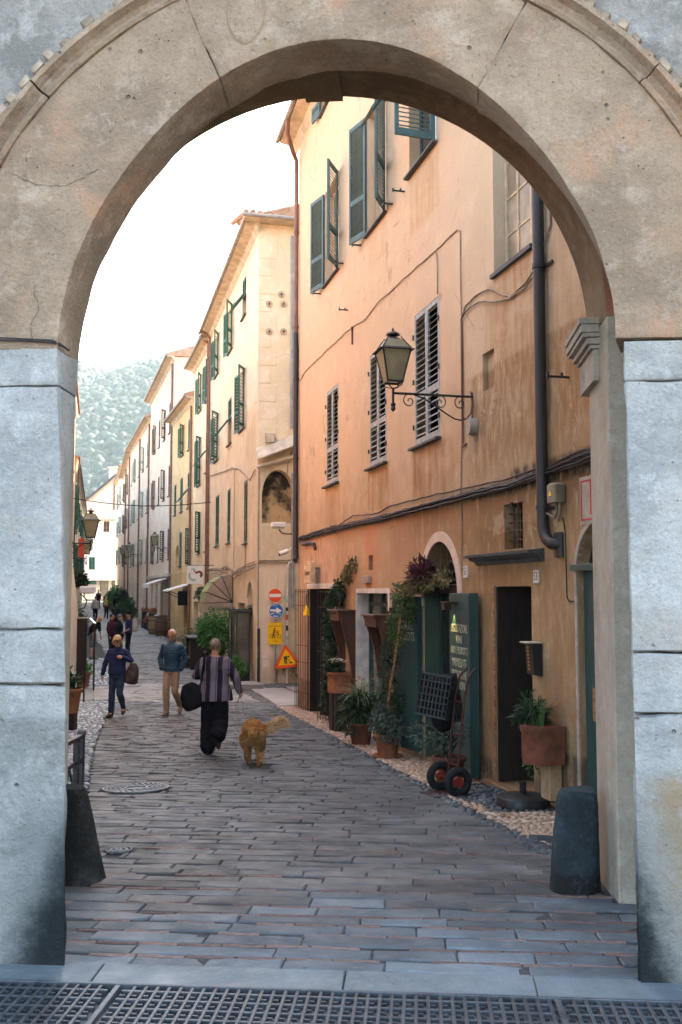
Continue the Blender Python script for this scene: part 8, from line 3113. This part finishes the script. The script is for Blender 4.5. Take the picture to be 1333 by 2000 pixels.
# ------------------------------------------------------------------ the dog and its leash
DX, DY = -1.14, 13.15
DZ = gz(DY) + .002
MAT['fur'] = leafmat('fur', (.36, .17, .055), (.80, .48, .20), .75)
MAT['fur_pale'] = leafmat('fur_pale', (.60, .38, .18), (.80, .62, .40), .75)
MAT['fur_skin'] = simple('fur_skin', (.36, .17, .055), .85, .4, 9, .5, 60, .15)
dog = thing('dog', 'fluffy golden dog on a leash walking away with its tail out to the right', 'dog', (DX, DY, DZ), RAD(6))
b = M()
# +y is ahead of the dog, away from us
sp_ = [(0, -.02, .40, .105, .10), (0, .10, .405, .125, .125), (0, .28, .40, .12, .125), (0, .44, .395, .13, .15), (0, .56, .40, .11, .13), (0, .66, .38, .075, .09), (0, .74, .37, .065, .075)]
b.tube([(p[0], p[1], p[2]) for p in sp_], [p[3] for p in sp_], 14)
for p in sp_:
    b.ell(p[:3], (p[3], p[3], p[4]), 12, 8)
b.ell((0, .80, .38), (.085, .10, .085), 12, 8)
b.tube([(0, .86, .37), (0, .97, .345)], [.05, .032], 8)
for sx in (-1, 1):
    b.tube([(sx * .075, .78, .44), (sx * .105, .79, .36), (sx * .09, .80, .30)], [.02, .03, .016], 7)
limb(b, [(.075, .03, .38), (.085, .07, .27), (.075, -.06, .15), (.075, -.02, .03), (.075, .03, .02)], [.085, .062, .036, .028, .03])     # far right hind, on the ground
limb(b, [(-.075, .03, .38), (-.08, .12, .26), (-.06, .06, .15), (-.05, .14, .05), (-.05, .18, .035)], [.085, .062, .036, .028, .03])    # left hind stepping forward
limb(b, [(.08, .48, .34), (.08, .44, .2), (.08, .46, .02), (.08, .50, .02)], [.055, .04, .028, .03])
limb(b, [(-.08, .48, .34), (-.08, .54, .2), (-.08, .50, .02), (-.08, .54, .02)], [.055, .04, .028, .03])
tail = [(.02, -.08, .44), (.09, -.13, .47), (.18, -.15, .50), (.27, -.14, .55), (.35, -.12, .575), (.42, -.10, .565)]
limb(b, tail, [.04, .036, .038, .04, .036, .02])
bm2 = remesh(b, 'body', .012, 4)
bm2.materials.append(MAT['fur_skin'])
link('body', bm2, dog)
q = random.Random(77)
fu, fl = M(), M()
vn = [(v.co.copy(), v.normal.copy()) for v in bm2.vertices]
TL = [Vector(p) for p in tail]
for i in range(26000):
    p, n = vn[q.randrange(len(vn))]
    ontail = p.y < -.07 and p.x > .06
    if p.z < .06 and q.random() < .6:
        continue
    back = Vector((0, -.5, -.55)) if not ontail else Vector((.75, .0, -.2))
    swirl_ = Vector((mnoise.noise(p * 13), mnoise.noise(p * 13 + Vector((7, 0, 0))), mnoise.noise(p * 13 + Vector((0, 9, 0)))))
    d = (n * .55 + back * q.uniform(.6, 1.0) + swirl_ * .8 + Vector((q.uniform(-.15, .15), q.uniform(-.15, .15), q.uniform(-.15, .1)))).normalized()
    L = q.uniform(.028, .055)
    if ontail:
        L = q.uniform(.05, .10)
    elif p.y < .12 and .22 < p.z < .36:
        L = q.uniform(.035, .065)
    elif p.z < .22:
        L = q.uniform(.012, .028)
    (fl if (ontail and p.x > .16) or q.random() < .07 else fu).leaf(p - n * .004, d, n, L, .0065)
fu.build('fur', MAT['fur'], dog)
fl.build('pale_fur', MAT['fur_pale'], dog)
co = M()
co.tube([(.095 * math.cos(a), .66 + .03 * math.sin(a), .39 + .085 * math.sin(a)) for a in [2 * math.pi * i / 18 for i in range(19)]], .010, 6, caps=False)
co.build('collar', MAT['leather_brown'], dog, True)
hand_w = Vector((-1.82 + .375 * .95, 14.55 - .03, gz(14.55) + .83))
ls = thing('leash', 'brown leash running from the striped woman hand to the dog', 'leash', tuple(hand_w), 0)
l1 = M()
def ribbon(mb, pts, w):
    for p, r in zip(pts[:-1], pts[1:]):
        mb.bar(p, r, w, .006, (1, 0, 0))
def smoothp(pts, k=6):
    out = []
    for i in range(len(pts) - 1):
        p0, p1, p2, p3 = pts[max(i - 1, 0)], pts[i], pts[i + 1], pts[min(i + 2, len(pts) - 1)]
        for j in range(k):
            f = j / k
            out.append(.5 * ((2 * p1) + (p2 - p0) * f + (2 * p0 - 5 * p1 + 4 * p2 - p3) * f * f + (3 * p1 - p0 - 3 * p2 + p3) * f ** 3))
    out.append(pts[-1])
    return out
ribbon(l1, [p - hand_w for p in smoothp([hand_w, hand_w + Vector((-.0, -.22, -.16)), hand_w + Vector((.03, -.55, -.38)), Vector((-1.365, 13.62, DZ + .36)), Vector((-1.35, 13.50, DZ + .24)), Vector((-1.29, 13.62, DZ + .26)), Vector((DX - .08, DY + .66, DZ + .34))])], .018)
l1.build('strap', MAT['leather_tan'], ls)
l2 = M()
lq = [Vector((0, 0, .02)), Vector((.035, -.02, -.06)), Vector((.06, -.03, -.16)), Vector((.055, -.03, -.23)), Vector((.02, -.03, -.245)), Vector((-.03, -.03, -.22)), Vector((-.05, -.02, -.14)), Vector((-.01, -.01, -.05)), Vector((.01, 0, .01))]
ribbon(l2, smoothp(lq, 5), .018)
l2.build('loop', MAT['leather_tan'], ls)
